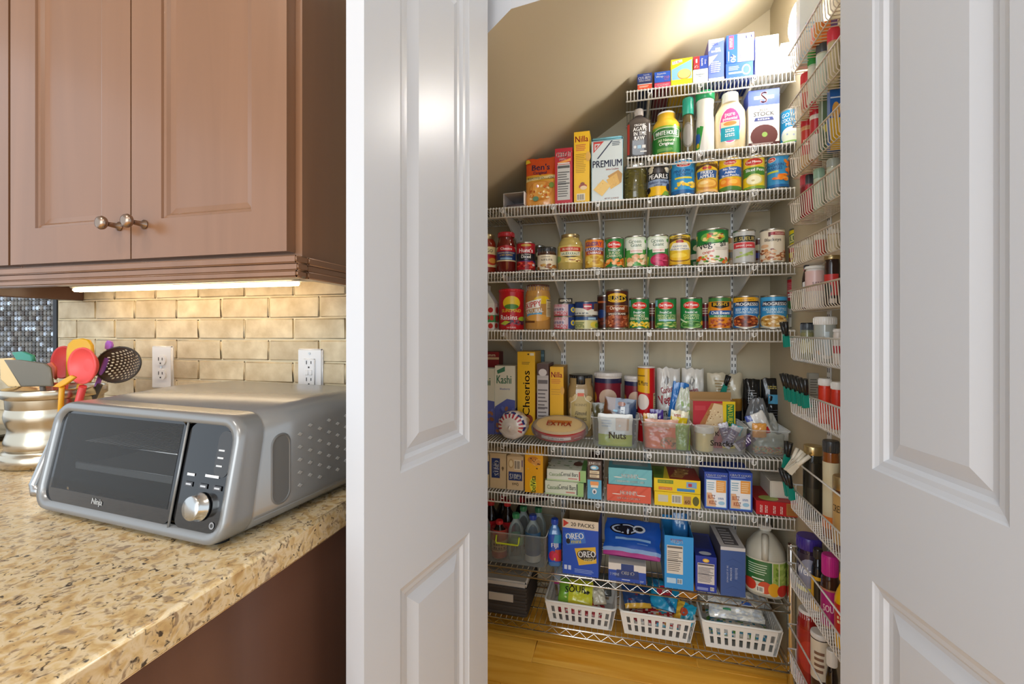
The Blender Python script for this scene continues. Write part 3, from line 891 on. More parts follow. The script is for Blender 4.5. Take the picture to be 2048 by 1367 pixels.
# wall standards (slotted uprights)
STX = [at(p, BACK - .01)[0] for p in (1040, 1127, 1204, 1292, 1377, 1467)]
STL = ['above the tall yellow cereal box', 'rising behind the biscotti jar', 'rising behind the oat canister', 'rising behind the red chip tube', 'rising behind the folded veggie snack bag', 'rising behind the black snack bags']
for i, x in enumerate(STX):
    zt = min(2.25, slopez(x) - .05)
    t = thing('wall_standard', 'white slotted wall upright ' + STL[i], 'upright', (x, BACK, 0), 0, 'white slotted uprights on the back wall')
    b = MB(); b.box(-.011, -.012, .30, .011, 0, zt, None, .001); b.build('channel', WIREW, t)
    s = MB(); z = .40
    while z < zt - .03:
        for sx in (-.0058, .0058): s.box(sx - .0016, -.0126, z, sx + .0016, -.0119, z + .013)
        z += .0254
    tag(s.build('slots', pbr('slot_shadow', '#35332f', .8), t), kind='stuff')
# wire shelves
SP = .0125
def wire_shelf(S, x0, x1, label):
    z = SZ[S]
    t = thing('wire_shelf', label, 'shelf', (0, 0, 0), 0, 'white wire pantry shelves')
    b = MB(); n = int((x1 - x0) / SP)
    for i in range(n + 1):
        x = x0 + .004 + i * (x1 - x0 - .008) / n
        b.tube([(x, BACK - .016, z - .0015), (x, RY + .002, z - .0015), (x, RY - .001, z - .004), (x, RY - .001, z - .041)], .0015, 5)
    tag(b.build('deck_wires', WIREW, t), kind='stuff')
    for y, zz, nm in ((RY + .0025, z - .005, 'front_rod'), (RY + .0022, z - .041, 'lip_rod'), (RY + .16, z - .005, 'support_rod'), (BACK - .018, z - .005, 'back_rod')):
        b = MB(); b.tube([(x0, y, zz), (x1, y, zz)], .0028, 8); b.build(nm, WIREW, t)
    for x in STX:
        if x < x0 + .01 or x > x1 - .01: continue
        b = MB(); d = {1: .05, 2: .05, 6: .06}.get(S, .10)
        b.prism([(BACK - .0125, z - .010), (RY + .012, z - .010), (RY + .012, z - .022), (BACK - .05, z - d), (BACK - .0125, z - d)], (x - .0035, x + .0035), None, 0)
        b.build('bracket', WIREW, t)
        b = MB(); b.tube([(x - .006, RY - .004, z - .010), (x - .006, RY - .0045, z - .022), (x, RY - .0045, z - .025), (x + .006, RY - .0045, z - .022), (x + .006, RY - .004, z - .010)], .0016, 6)
        b.build('clip', WIREW, t)
    return t
XL = {1: .0, 2: .003, 3: -.66, 4: -.98, 5: -1.03, 6: -1.03, 7: -1.03}
SLAB = {1: 'short white wire shelf holding wrap and bag boxes', 2: 'short white wire shelf holding sauce bottles and a stock carton',
        3: 'white wire shelf holding fruit cans and cracker boxes', 4: 'white wire shelf holding vegetable cans and sauce jars',
        5: 'white wire shelf holding bean and soup cans', 6: 'white wire shelf holding clear snack bins and cereal boxes',
        7: 'white wire shelf holding snack bar boxes below the clear bins'}
for S in range(1, 8): wire_shelf(S, XL[S], .553, SLAB[S])
# chrome rack with two shelves
t = thing('chrome_rack', 'low chrome wire rack with zigzag edges standing on the oak floor', 'rack')
for S in (8, 9):
    z = SZ[S]; x0, x1, y0, y1 = -1.03, .536, RY + .005, RY + .30
    b = MB(); n = int((x1 - x0) / .022)
    for i in range(n + 1):
        x = x0 + i * (x1 - x0) / n; b.tube([(x, y1, z - .0013), (x, y0, z - .0013)], .0013, 5)
    tag(b.build('deck_wires', CHROME, t), kind='stuff')
    for y in (y0, y1):
        b = MB(); b.tube([(x0, y, z - .005), (x1, y, z - .005)], .0032, 8); b.tube([(x0, y, z - .032), (x1, y, z - .032)], .0032, 8); b.build('edge_rods', CHROME, t)
        b = MB(); m_ = int((x1 - x0) / .026); b.tube([(x0 + i * (x1 - x0) / m_, y - .001, z - (.008 if i % 2 else .030)) for i in range(m_ + 1)], .0017, 5); b.build('zigzag_wire', CHROME, t)
    for x in (x0, x1):
        b = MB(); b.tube([(x, y0, z - .005), (x, y1, z - .005)], .0032, 8); b.tube([(x, y0, z - .032), (x, y1, z - .032)], .0032, 8); b.build('edge_rods', CHROME, t)
    for y in (y0 + .10, y0 + .20):
        b = MB(); b.tube([(x0, y, z - .005), (x1, y, z - .005)], .0028, 8); b.build('support_rod', CHROME, t)
for x, y in ((-1.0, RY + .02), (-1.0, RY + .29), (.5455, RY + .02), (.5455, RY + .29)):
    b = MB(); b.lathe([(.010, 0), (.0125, .004), (.0125, .48), (.010, .484), (0, .485)], 16, cx=x, cy=y); b.build('post', CHROME, t)

# spice baskets on the right wall
BX0, BX1, BYF, BYN = .478, .556, 1.53, 1.10
ANT = pbr('almond_coated_wire', '#ddd3c4', .35)
BASK = [(2.043, .062, 0), (1.885, .062, 0), (1.729, .062, 0), (1.591, .062, 0), (1.462, .060, 0), (1.328, .060, 0), (1.190, .068, 0),
        (1.031, .072, 0), (.743, .072, .086), (.505, .070, .051), (.245, .070, .075)]
BTXT = ['holding white pouches beside the dome lamp', 'holding a green capped spice jar', 'holding stacked red capped spice jars', 'holding pale green lidded jars',
        'in front of the yellow bean can', 'holding a white canister and sauce bottle', 'holding a white lidded jar', 'holding orange tubs and clips',
        'holding gold lidded jars', 'holding a yellow mustard bottle', 'holding a red sauce jug near the floor']
for (z, hgt, rail), tx in zip(BASK, BTXT):
    w_ = WIREW if z < 1.30 else ANT
    t = thing('wire_basket', 'coated wire wall basket ' + tx, 'basket', (0, 0, 0), 0, 'wire baskets on the side wall')
    b = MB(); n = int((BYF - BYN) / .0145)
    for i in range(1, n):
        y = BYN + i * (BYF - BYN) / n
        b.tube([(BX0, y, z), (BX0 + .004, y, z - hgt + .006), (BX0 + .009, y, z - hgt), (BX1 - .004, y, z - hgt), (BX1 - .002, y, z - .01)], .0014, 5)
    for x in (BX0 + .02, BX0 + .04, BX0 + .058):
        b.tube([(x, BYF, z), (x, BYF - .004, z - hgt + .004), (x, BYF - .010, z - hgt)], .0014, 5)
        b.tube([(x, BYN, z), (x, BYN + .004, z - hgt + .004), (x, BYN + .010, z - hgt)], .0014, 5)
    tag(b.build('basket_wires', w_, t), kind='stuff')
    b = MB(); b.tube([(BX0, BYN, z), (BX0, BYF, z), (BX1 - .001, BYF, z), (BX1 - .001, BYN, z)], .0026, 8, None, True); b.build('rim', w_, t)
    b = MB(); b.tube([(BX0 + .010, BYN + .008, z - hgt - .002), (BX0 + .010, BYF - .008, z - hgt - .002), (BX1 - .004, BYF - .008, z - hgt - .002), (BX1 - .004, BYN + .008, z - hgt - .002)], .0018, 6, None, True); b.build('floor_rod', w_, t)
    if rail:
        b = MB(); b.tube([(BX1 - .001, BYN, z + rail), (BX0, BYN, z + rail), (BX0, BYF, z + rail), (BX1 - .001, BYF, z + rail)], .0024, 8); b.build('guard_rail', w_, t)
for y in (1.46, 1.22):
    t = thing('wall_standard', 'white slotted side wall upright at the %s end of the baskets' % ('lamp' if y > 1.3 else 'doorway'), 'upright', (RWALL, y, 0), 0, 'slotted uprights on the side wall')
    b = MB(); b.box(-.0045, -.011, .12, 0, .011, 2.10, None, .001); b.build('channel', WIREW, t)
    s = MB(); z = .15
    while z < 2.07:
        for sy in (-.0055, .0055): s.box(-.0049, sy - .0016, z, -.0044, sy + .0016, z + .013)
        z += .0254
    tag(s.build('slots', pbr('slot_shadow', '#35332f', .8), t), kind='stuff')

# ================================================================== GOODS
def seeds(b, fn, nu, nv, colf):
    pass
class Surf:
    """front skin of a soft bag"""
    n = 14
    stp = 5.0
    def __init__(s, w, h, t, kind='stand', cr=.003, seed=1, lean=0.0):
        s.w, s.h, s.t, s.k, s.cr, s.sd, s.lean = w, h, t, kind, cr, seed, lean; s.W = w; s.H = h
    def half(s, u, v):
        a = max(0.0, 1 - abs(2 * u - 1) ** 3.0)
        if s.k == 'stand': pv = max(0, min(1, (1 - v) * 1.25)) ** .8 * (1 if v > .04 else .85)
        elif s.k == 'gather': pv = (sin(pi * min(1, v * 1.05 + .06)) if v < .8 else .25 + (1 - v)) ** .7
        else: pv = max(0, sin(pi * (.02 + .96 * v))) ** .55
        return s.t / 2 * a ** .6 * pv
    def p(s, u, v, off, side=-1):
        hw = s.half(u, v)
        nz = noise.noise(Vector((u * 5 + s.sd * 7.3, v * 5 * s.h / s.w, side * 3.1 + s.sd))) + .5 * noise.noise(Vector((u * 13 + s.sd, v * 13, side * 1.7)))
        ed = min(1, 6 * min(u, 1 - u) + .2) * min(1, 6 * min(v, 1 - v) + .15)
        wob = 1 + .06 * noise.noise(Vector((v * 4, s.sd * 3.3, 0)))
        ww = s.w * wob
        if s.k == 'gather': ww *= (1 if v < .62 else 1 - .55 * ((v - .62) / .38) ** 1.2)
        y = side * (hw + nz * s.cr * ed) + (side * off)
        return Vector(((u - .5) * ww, y + s.lean * v * s.h, v * s.h + .0008 + (s.cr * 1.3 * noise.noise(Vector((u * 6, s.sd * 1.9, 2))) if v > .98 else 0)))
def bag(name, cat, label, L, Rr, yt, S, dy, t, colf, ops=(), kind='stand', cr=.003, seed=1, rot=(0, 0, 0), w=None, h=None, pos=None, group=None, mat=None, lean=0.0, z=None, nu=20, nv=22):
    if pos is None:
        Y = RY + dy + t / 2; X0, d0 = at(L, Y); X1, d1 = at(Rr, Y); w = w or X1 - X0
        zz = (SZ[S] if z is None else z) + .0006; h = h or zat(yt, (d0 + d1) / 2) - zz; pos = ((X0 + X1) / 2, Y, zz)
    o = thing(name, label, cat, pos, 0, group or grp(cat, S)); o.rotation_euler = rot
    sf = Surf(w, h, t, kind, cr, seed, lean); b = MB()
    for side in (-1, 1):
        n0 = len(b.v)
        for j in range(nv + 1):
            for i in range(nu + 1): b.v.append(tuple(sf.p(i / nu, j / nv, 0, side)))
        for j in range(nv):
            for i in range(nu):
                a = n0 + j * (nu + 1) + i; q = (a, a + 1, a + nu + 2, a + nu + 1)
                b.face(q if side < 0 else q[::-1], colf((i + .5) / nu, (j + .5) / nv) if colf else None, True)
    b.build('bag_skin', mat or FOIL, o)
    if ops:
        b = MB(); inkon(b, sf, list(ops), .0016); b.build('printed_panel', FOIL, o)
    return o
def solid(c): return lambda u, v: c
JAR = [(0, .0), (0, .88), (.02, .97), (.05, 1.0), (.70, 1.0), (.78, .96), (.84, .84), (.87, .80), (.95, .80), (.95, 0)]
JARW = [(0, .0), (0, .9), (.02, .98), (.05, 1.0), (.80, 1.0), (.86, .95), (.90, .86), (.96, .86), (.96, 0)]
TUBP = [(0, 0), (0, .985), (.01, 1.0), (.97, 1.0), (.98, .98), (.98, 0)]
def delmonte(c='#d22c22'):
    return ('g', [E(.5, .78, .25, .13, '#f3d9a0'), E(.38, .78, .12, .105, c), E(.62, .78, .12, .105, c), E(.5, .79, .17, .125, c), T('Del Monte', .5, .795, .09, '#fff', .38), T('Quality', .5, .715, .035, '#f6e3b0', .18)])

# ---- top shelf: wrap and bag boxes
DEP = .27
box('wrap_box', 'box', 'small navy and orange wax paper box on the top shelf', 1275, 1304, 147, 1, .012, DEP, '#22305f', {'f': [R(0, .55, 1, 1, '#1d3f92'), R(0, 0, 1, .33, '#d8502f'), R(0, .33, 1, .36, '#fff'), T('Reynolds', .62, .90, .09, '#fff', .55), T('CUT-RITE', .5, .73, .17, '#fff', .88), T('WAX PAPER', .5, .56, .10, '#fff', .8), LN(.12, .15, .88, .28, 2, '#f6d7c4')]})
box('wrap_box', 'box', 'blue and pink foil box beside the wax paper box', 1309, 1341, 143, 1, .012, DEP, '#7d1d38', {'f': [R(0, .34, 1, 1, '#1f57c2'), R(0, 0, 1, .30, '#d9486d'), T('Reynolds', .45, .86, .13, '#fff', .75), T('Wrap', .32, .68, .17, '#fff', .5), T('250', .75, .62, .16, '#f091c8', .4), T('SQ FT', .75, .46, .08, '#f091c8', .35), T('EVERYDAY', .5, .16, .12, '#fff', .8)]})
box('wrap_box', 'box', 'yellow and light blue bag box with a pie picture', 1342, 1385, 117, 1, .012, .22, '#e8c31c', {'f': [R(0, .0, 1, 1, '#f2cf1f'), P([(.03, .62), (.97, .93), (.97, .05), (.03, .05)], '#7fb9dc'), E(.62, .40, .32, .20, '#c98e3c'), E(.62, .42, .29, .17, '#f0cf7a'), R(.03, .05, .97, .22, '#f2cf1f'), P([(.06, .80), (.52, .86), (.52, .96), (.06, .92)], '#fff'), T('GLAD', .29, .885, .09, '#d4442c', .4)]})
t1 = box('wrap_box', 'box', 'pale grey parchment paper box under a red and blue box', 1386, 1416, 138, 1, .012, DEP, '#c7d0d4', {'f': [LN(.2, .86, .8, .94, 2, '#62707c'), T('Parchment', .5, .62, .10, '#6d7c86', .7), T('Paper', .5, .46, .10, '#6d7c86', .4), R(0, 0, 1, .10, '#a7b1b8')]})
zt = t1.location.z + t1.children[0].dimensions.z if False else SZ[1] + (zat(138, 1.60) - SZ[1])
X_, d_ = at(1401, RY + .012)
box('wrap_box', 'box', 'red and blue wrap box lying on the parchment box', 1387, 1416, 112, 1, .012, DEP, '#233f8e', {'f': [R(0, 0, .42, 1, '#c3242f'), R(.42, 0, 1, 1, '#20409a'), T('75', .2, .22, .24, '#fff', .3), R(.16, .5, .26, .8, '#fff'), T('Reynolds', .58, .5, .15, '#fff', .9, -90), T('Oven', .82, .5, .12, '#fff', .5, -90)]}, z=zat(138, d_) + .0008)
box('wrap_box', 'box', 'tall slim periwinkle blue box between wrap boxes', 1417, 1448, 78, 1, .012, .09, '#4f62bd', {'f': [R(0, 0, 1, 1, '#5b6fd0'), P([(0, 1), (0, .72), (.35, .88), (1, .96), (1, 1)], '#dfe6f7'), U(.42, .88, .08, '#3846a0', .5), U(.6, .76, .05, '#fff', .4), U(.5, .70, .05, '#fff', .8), P([(0, .36), (.0, .58), (.6, .62)], '#b9a7dc'), LN(.15, .2, .85, .48, 6, '#dfe3fa', .4), R(0, 0, 1, .06, '#e4d4ef')], 'l': [R(0, 0, 1, 1, '#7a6fc4')]})
bz = box('wrap_box', 'box', 'royal blue bag box under the box marked 40', 1452, 1506, 125, 1, .012, .14, '#2748b4', {'f': [R(0, 0, 1, 1, '#2b53c4'), E(.75, .5, .16, .34, '#d8def2'), E(.75, .5, .12, .26, '#3a5ac0'), R(.1, .3, .6, .42, '#8c9fd8'), LN(.1, .55, .55, .85, 3, '#93a8e4')]})
X_, d_ = at(1480, RY + .012)
box('wrap_box', 'box', 'blue and violet zip bag box marked 40 with red lettering', 1453, 1508, 68, 1, .012, .16, '#2f56c8', {'f': [R(0, 0, .40, 1, '#2a57cf'), R(.40, 0, 1, 1, '#6f74cf'), T('Ziploc', .78, .66, .28, '#fff', .56, -90), P([(.09, .5), (.26, .5), (.26, .97), (.09, .97)], '#e0405f'), U(.17, .735, .12, '#f6c3cf', .42, -90), T('40', .24, .16, .20, '#fff', .3, -90), R(.06, .08, .09, .42, '#c7d2f4'), E(.62, .22, .10, .14, '#fff'), E(.62, .22, .07, .09, '#7377cf')], 'l': [R(0, 0, 1, 1, '#2a57cf'), R(.1, .1, .5, .9, '#c95fb6')]}, z=zat(125, d_) + .001)
box('wrap_box', 'box', 'tall white bag box with a faint grey emblem', 1511, 1557, 71, 1, .012, .16, '#eeeeec', {'f': [P([(.40, .52), (.60, .82), (.88, .80), (.86, .74), (.66, .74), (.70, .66)], '#dcdee0'), P([(.52, .60), (.74, .40), (.78, .43)], '#d8dade')]})
box('wrap_box', 'box', 'plain white box at the wall end of the top shelf', 1562, 1603, 84, 1, .012, .15, '#ececea', {'f': [R(.08, .10, .92, .12, '#d9d9d6')]})
# ---- sauce bottle shelf
SQ = [(0, 0), (0, .9), (.02, 1.0), (.66, 1.0), (.74, .94), (.80, .66), (.84, .36), (.87, .32), (.96, .32), (.96, 0)]
vessel('syrup_bottle', 'bottle', 'flat grey brown syrup bottle with white print', 1254, 1302, 220, 2, .012, SQ, '#4d4644', GLAZE, (.86, .36, '#b8b2ae'), (.06, .68, 1.0, [R(.02, .0, .12, 1, '#b23a30'), T('ORGANIC', .54, .93, .07, '#fff', .45), T('AGAVE', .54, .80, .13, '#fff', .55), T('IN THE', .54, .65, .12, '#fff', .5), T('RAW', .52, .50, .13, '#fff', .4), E(.70, .86, .08, .06, '#d8d8da'), E(.34, .22, .05, .05, '#e8e8ea'), R(.44, .16, .58, .27, '#9cc3e0'), R(.62, .17, .76, .27, '#d8d8d8'), R(.55, .04, .8, .08, '#ddd')]), ry=.55, n=3.2, capmat=PLAST)
vessel('applesauce_jar', 'jar', 'big jar of golden applesauce with green label and white lid', 1303, 1362, 228, 2, .012, [(0, 0), (0, .92), (.03, 1), (.60, 1), (.70, .96), (.78, .82), (.84, .66), (.95, .64), (.95, 0)], '#e3b536', GLAZE, (.87, .60, '#efefec'), (.04, .62, 1.0, [R(-.5, 0, 1.5, 1, '#2f7a33'), R(-.5, .9, 1.5, 1, '#7fae3e'), E(.06, .72, .10, .17, '#b9332a'), E(.94, .70, .10, .16, '#d8a15a'), P([(.18, .86), (.34, .93), (.66, .93), (.82, .86), (.80, .58), (.20, .58)], '#e9efe2'), P([(.20, .85), (.35, .91), (.65, .91), (.80, .85), (.78, .60), (.22, .60)], '#2c6f31'), T('WHITE HOUSE', .5, .73, .16, '#fff', .50), T('All Natural', .5, .46, .10, '#e6efcf', .36), T('Original', .5, .31, .15, '#fff', .42), LN(.3, .06, .7, .18, 3, '#8fc070')]))
vessel('dressing_bottle', 'bottle', 'dark slim dressing bottle with a teal cap', 1364, 1388, 198, 2, .02, [(0, 0), (0, .9), (.02, 1), (.45, 1), (.60, .92), (.70, .75), (.72, .7), (.95, .7), (.95, 0)], '#5c5236', GLAZE, (.70, .92, '#27a38c'), (.10, .55, 1.0, [E(.5, .5, .34, .5, '#6f6c66'), E(.5, .5, .28, .42, '#8d8a86')]))
vessel('cheese_shaker', 'bottle', 'tall white shaker bottle with a green lid', 1391, 1429, 187, 2, .014, [(0, 0), (0, .9), (.02, 1), (.50, .97), (.62, .88), (.80, .92), (.84, .95), (.96, .95), (.96, 0)], '#ecebe4', PLAST, (.86, 1.0, '#2aa368'), (.05, .55, .99, [P([(-.05, .35), (.22, .75), (.34, .7), (.2, 0), (-.05, 0)], '#3aa14a'), E(.10, .35, .13, .2, '#2c5fb0'), E(.12, .62, .08, .12, '#2f8f41'), E(.12, .12, .07, .08, '#d9b82f')]), turn=.35)
vessel('sauce_bottle', 'bottle', 'wide cream squeeze bottle with pink and turquoise label', 1428, 1492, 189, 2, .012, [(0, 0), (0, .86), (.02, .95), (.30, 1.0), (.50, 1.0), (.66, .94), (.76, .74), (.82, .58), (.86, .54), (.95, .54), (.95, 0)], '#efdcb4', GLAZE, (.83, .52, '#f3f3f1'), (.10, .72, 1.0, [E(.5, .48, .33, .50, '#fff'), E(.5, .48, .31, .475, '#e0529a'), R(.22, .44, .78, .60, '#f3e0c2'), R(.22, .06, .78, .44, '#1fa0b8'), E(.5, .53, .20, .06, '#d98f4a'), T('pure', .5, .76, .12, '#fff', .3), T('potential', .5, .66, .11, '#fff', .42), U(.5, .34, .11, '#fff', .34), U(.5, .21, .11, '#fff', .36)]), ry=.62, n=2.4)
box('stock_carton', 'carton', 'white beef stock carton with blue top and dark red bowl', 1497, 1559, 179, 2, .012, .065, '#e9e7e2', {'f': [R(0, .72, 1, 1, '#3d58c8'), R(.18, .83, .82, .89, '#f0f0f4'), T('S', .5, .86, .20, '#e09aa0', .3), T('BEEF', .5, .635, .045, '#6d6f78', .3), T('STOCK', .5, .565, .075, '#5f6069', .66), P([(.18, .44), (.82, .44), (.78, .50), (.22, .50)], '#2f3f86'), U(.5, .47, .03, '#fff', .5), E(.5, .20, .46, .20, '#fff'), E(.5, .17, .44, .20, '#5d2a28'), R(0, 0, 1, .05, '#4b2322'), E(.52, .19, .09, .045, '#8fb45a'), LN(.1, .01, .9, .05, 2, '#d7c9c4')], 'l': [R(0, .72, 1, 1, '#3d58c8')]})
can('turquoise coconut milk can with white lettering beside the stock carton', 1560, 1602, 222, 2, .02, '#1c8fcb', [T('GOYA', .45, .86, .12, '#fff', .5), T('COCONUT', .5, .70, .11, '#fff', .62), T('MILK', .52, .57, .10, '#fff', .34), E(.5, .24, .34, .24, '#e9eef0'), E(.5, .17, .30, .18, '#dfe9d8'), E(.40, .26, .03, .03, '#9fb4d8'), E(.6, .22, .03, .03, '#b0bfdc'), R(.2, .02, .85, .06, '#8fc463')])
# ---- canned fruit shelf
t = thing('open_carton', 'small white open carton lying at the end of the fruit shelf', 'box', (*pt(1028, 400, RY + .012)[:2], SZ[3] + .0006), -.06)
b = MB()
for a in ((-.044, 0, 0, .044, .15, .0015), (-.044, 0, .054, .044, .15, .0555), (-.044, 0, 0, -.0425, .15, .0555), (.0425, 0, 0, .044, .15, .0555), (-.044, .148, 0, .044, .15, .0555)): b.box(*a, c='#d6d0d0')
b.build('carton', PAPER, t); b = MB(); b.box(.0441, -.016, .002, .0453, 0, .053, '#e0dede'); b.build('flap', PAPER, t)
b = MB(); b.box(-.036, .01, .0018, .036, .14, .012, '#6d5f63', .003); b.build('packets', PAPER, t)
bag('rice_pouch', 'pouch', 'orange and yellow rice pouch with dark blue lettering', 1052, 1111, 314, 3, .012, .045, lambda u, v: '#e0551f' if v > .62 else ('#efb63c' if v > .52 else '#e9a24a'), [T("Ben's", .50, .80, .13, '#2a2350', .72), T('Original', .48, .67, .08, '#2a2350', .76), P([(.02, .50), (.98, .56), (.98, .62), (.02, .56)], '#f0dc9c'), T('ROASTED CHICKEN', .5, .562, .045, '#2d3a24', .86), E(.52, .30, .40, .20, '#d98a35'), E(.52, .31, .37, .17, '#e7a64e'), BL(.2, .12, .8, .42, 26, ['#f2c777', '#d67f2c', '#c7632a', '#f6dca0'], .05, .03), E(.88, .40, .08, .06, '#7d9a45'), E(.38, .12, .1, .05, '#6d9a7c'), P([(.0, .88), (.17, .9), (.1, .97), (.0, .96)], '#e8c534')], seed=4, rot=(0, 0, 0), lean=.08)
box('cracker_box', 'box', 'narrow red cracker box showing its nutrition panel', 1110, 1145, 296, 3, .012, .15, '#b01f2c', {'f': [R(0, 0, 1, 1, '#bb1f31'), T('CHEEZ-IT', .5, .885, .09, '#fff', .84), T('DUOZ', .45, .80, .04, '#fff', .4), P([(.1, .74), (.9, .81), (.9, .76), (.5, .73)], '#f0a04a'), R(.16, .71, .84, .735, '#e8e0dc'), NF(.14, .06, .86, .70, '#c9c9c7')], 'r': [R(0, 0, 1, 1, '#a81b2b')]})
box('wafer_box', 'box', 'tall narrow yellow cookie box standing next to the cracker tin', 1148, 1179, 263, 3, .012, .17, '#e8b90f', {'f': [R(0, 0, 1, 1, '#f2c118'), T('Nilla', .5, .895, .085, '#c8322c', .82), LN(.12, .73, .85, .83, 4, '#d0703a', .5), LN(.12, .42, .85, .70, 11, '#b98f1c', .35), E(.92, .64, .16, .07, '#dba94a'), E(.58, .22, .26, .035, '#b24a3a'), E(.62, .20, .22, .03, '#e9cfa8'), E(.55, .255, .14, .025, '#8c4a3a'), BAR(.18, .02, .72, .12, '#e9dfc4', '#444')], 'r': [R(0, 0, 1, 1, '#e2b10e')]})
t = box('cracker_tin', 'tin', 'tall pale blue cracker tin with picture of square crackers', 1183, 1246, 280, 3, .012, .105, '#c9d8de', {'f': [R(0, 0, 1, 1, '#cfdadd'), R(0, 0, .02, 1, '#86b3c2'), R(.98, 0, 1, 1, '#86b3c2'), P([(.06, .80), (.40, .985), (.06, .985)], '#c93a37'), P([(.10, .84), (.29, .95), (.10, .95)], '#cfdadd'), P([(.13, .87), (.22, .93), (.13, .93)], '#c93a37'), P([(.17, .70), (.63, .985), (.68, .985), (.22, .70)], '#2a3350'), R(.02, .985, .98, 1, '#9db4ba'), LN(.66, .90, .95, .98, 3, '#5f6b78', .5), T('PREMIUM', .50, .61, .115, '#28325e', .92), T('Saltine Crackers', .66, .515, .03, '#c45a4a', .4), P([(.52, .40), (.85, .49), (.98, .42), (.95, .28), (.70, .22)], '#b98832'), P([(.48, .34), (.80, .44), (.90, .26), (.62, .18)], '#dcae4c'), P([(.06, .19), (.36, .35), (.62, .24), (.34, .07)], '#e6c066'), BL(.2, .16, .8, .38, 22, ['#b98832', '#f0d48c'], .012, .008), T('NET WT 16 OUNCES', .64, .03, .022, '#b05a4a', .45)]}, bev=.008, mat=TINL)
b = MB(); hh = t.children[0].data.vertices; hz = max(v.co.z for v in hh); hx = max(v.co.x for v in hh)
b.box(-hx - .001, -.001, hz - .001, hx + .001, .106, hz + .013, '#79bcd0', .006); b.build('lid', TINL, t)
vessel('preserve_jar', 'jar', 'clear jar of dark green shredded preserve with silver lid', 1247, 1294, 332, 3, .012, JARW, '#5a5426', GLAZE, (.86, .92, '#c9c9c6'), (.08, .80, .985, [BL(0, 0, 1, 1, 60, ['#6f6a30', '#4a441c', '#857c3a', '#39341a'], .06, .02)]), capmat=TIN)
can('black olive can with yellow base between jar and blue pineapple can', 1295, 1338, 332, 3, .012, '#23211f', [R(-.5, 0, 1.5, .30, '#e9b91f'), R(-.5, .30, 1.5, .52, '#8fa3c4'), E(.22, .84, .12, .12, '#d9cfb4'), E(.5, .80, .15, .12, '#4a4444'), E(.82, .84, .10, .10, '#d4c9ae'), BL(.1, .80, .9, .97, 8, ['#e9dfc6', '#3a3434'], .07, .06), P([(.1, .52), (.9, .52), (.82, .74), (.18, .74)], '#232021'), T('PEARLS', .5, .62, .15, '#fff', .66), T('Reduced Sodium', .5, .435, .09, '#3a4468', .6), T('LARGE', .5, .335, .06, '#2c2c34', .3), E(.16, .2, .10, .10, '#26222a'), E(.85, .28, .10, .12, '#2b2c4a'), P([(.6, 0), (.95, 0), (.85, .12), (.7, .14)], '#6f9a3a')])
can('blue pineapple can with red oval badge and yellow fruit pieces', 1341, 1390, 324, 3, .012, '#3192cb', [R(-.5, 0, 1.5, .12, '#1c5f9c'), E(.52, .88, .20, .085, '#f6f0ea'), E(.52, .88, .18, .07, '#d33a33'), T('Dole', .52, .88, .08, '#fff', .22), T('PINEAPPLE', .52, .68, .09, '#173a78', .6), T('TIDBITS', .52, .57, .09, '#173a78', .46), R(.28, .45, .76, .50, '#e7d53c'), BL(.3, .18, .9, .36, 22, ['#f2cf3a', '#e2b424', '#f6e07a'], .06, .045), P([(.86, .2), (1.05, .3), (1.05, .6), (.92, .5)], '#f0c838'), E(.12, .90, .05, .05, '#e0cf3a')])
can('yellow can of fried apples with brown arch label', 1391, 1436, 323, 3, .012, '#e5bd2c', [P([(.02, .70), (.12, .90), (.5, .98), (.88, .90), (.98, .70), (.86, .74), (.5, .84), (.14, .74)], '#5a3a1a'), T("MARGARET HOLMES", .5, .90, .055, '#f0cf50', .62), E(.44, .76, .07, .05, '#b5322b'), E(.58, .76, .06, .05, '#c84a34'), P([(.2, .44), (.8, .44), (.84, .68), (.16, .68)], '#2d5a9a'), T('FRIED', .5, .62, .10, '#fff', .46), T('APPLES', .5, .50, .10, '#fff', .54), E(.5, .25, .36, .17, '#c98a3a'), E(.5, .27, .30, .12, '#e9b95c'), E(.42, .30, .12, .05, '#f3d593'), E(.6, .24, .12, .05, '#dfa548'), R(-.5, 0, 1.5, .08, '#e0b070')])
can('yellow and blue can of sliced peaches', 1437, 1483, 318, 3, .012, '#eac01f', [E(.5, .86, .20, .085, '#f0d9a0'), E(.5, .86, .18, .07, '#cc3a2a'), T('Del Monte', .5, .86, .05, '#fff', .3), R(.08, .42, .92, .72, '#2b62b4'), T('No Sugar', .5, .655, .10, '#fff', .6), T('Added', .5, .56, .08, '#fff', .36), T('Sliced Peaches', .52, .465, .065, '#fff', .66), E(.36, .26, .20, .13, '#e8862a'), E(.66, .24, .22, .13, '#efa035'), E(.6, .26, .12, .07, '#f4c257'), E(.30, .28, .09, .06, '#f2b04c'), P([(0, 0), (1, 0), (1, .1), (.5, .13), (0, .1)], '#4d7a34')])
can('yellow green can of sliced pears with red shield', 1485, 1530, 314, 3, .012, '#e4c92a', [P([(.1, .36), (.9, .42), (.9, .66), (.1, .66)], '#4d8a33'), E(.5, .82, .30, .12, '#f2df9c'), E(.5, .82, .28, .105, '#c8382b'), T('Del Monte', .5, .825, .07, '#fff', .44), T('Sliced Pears', .55, .58, .09, '#fff', .6), E(.52, .28, .26, .17, '#d9d38a'), E(.50, .27, .22, .13, '#f3efc9'), E(.48, .25, .05, .03, '#c9b87a'), P([(0, 0), (1, 0), (1, .10), (0, .06)], '#7da23c')])
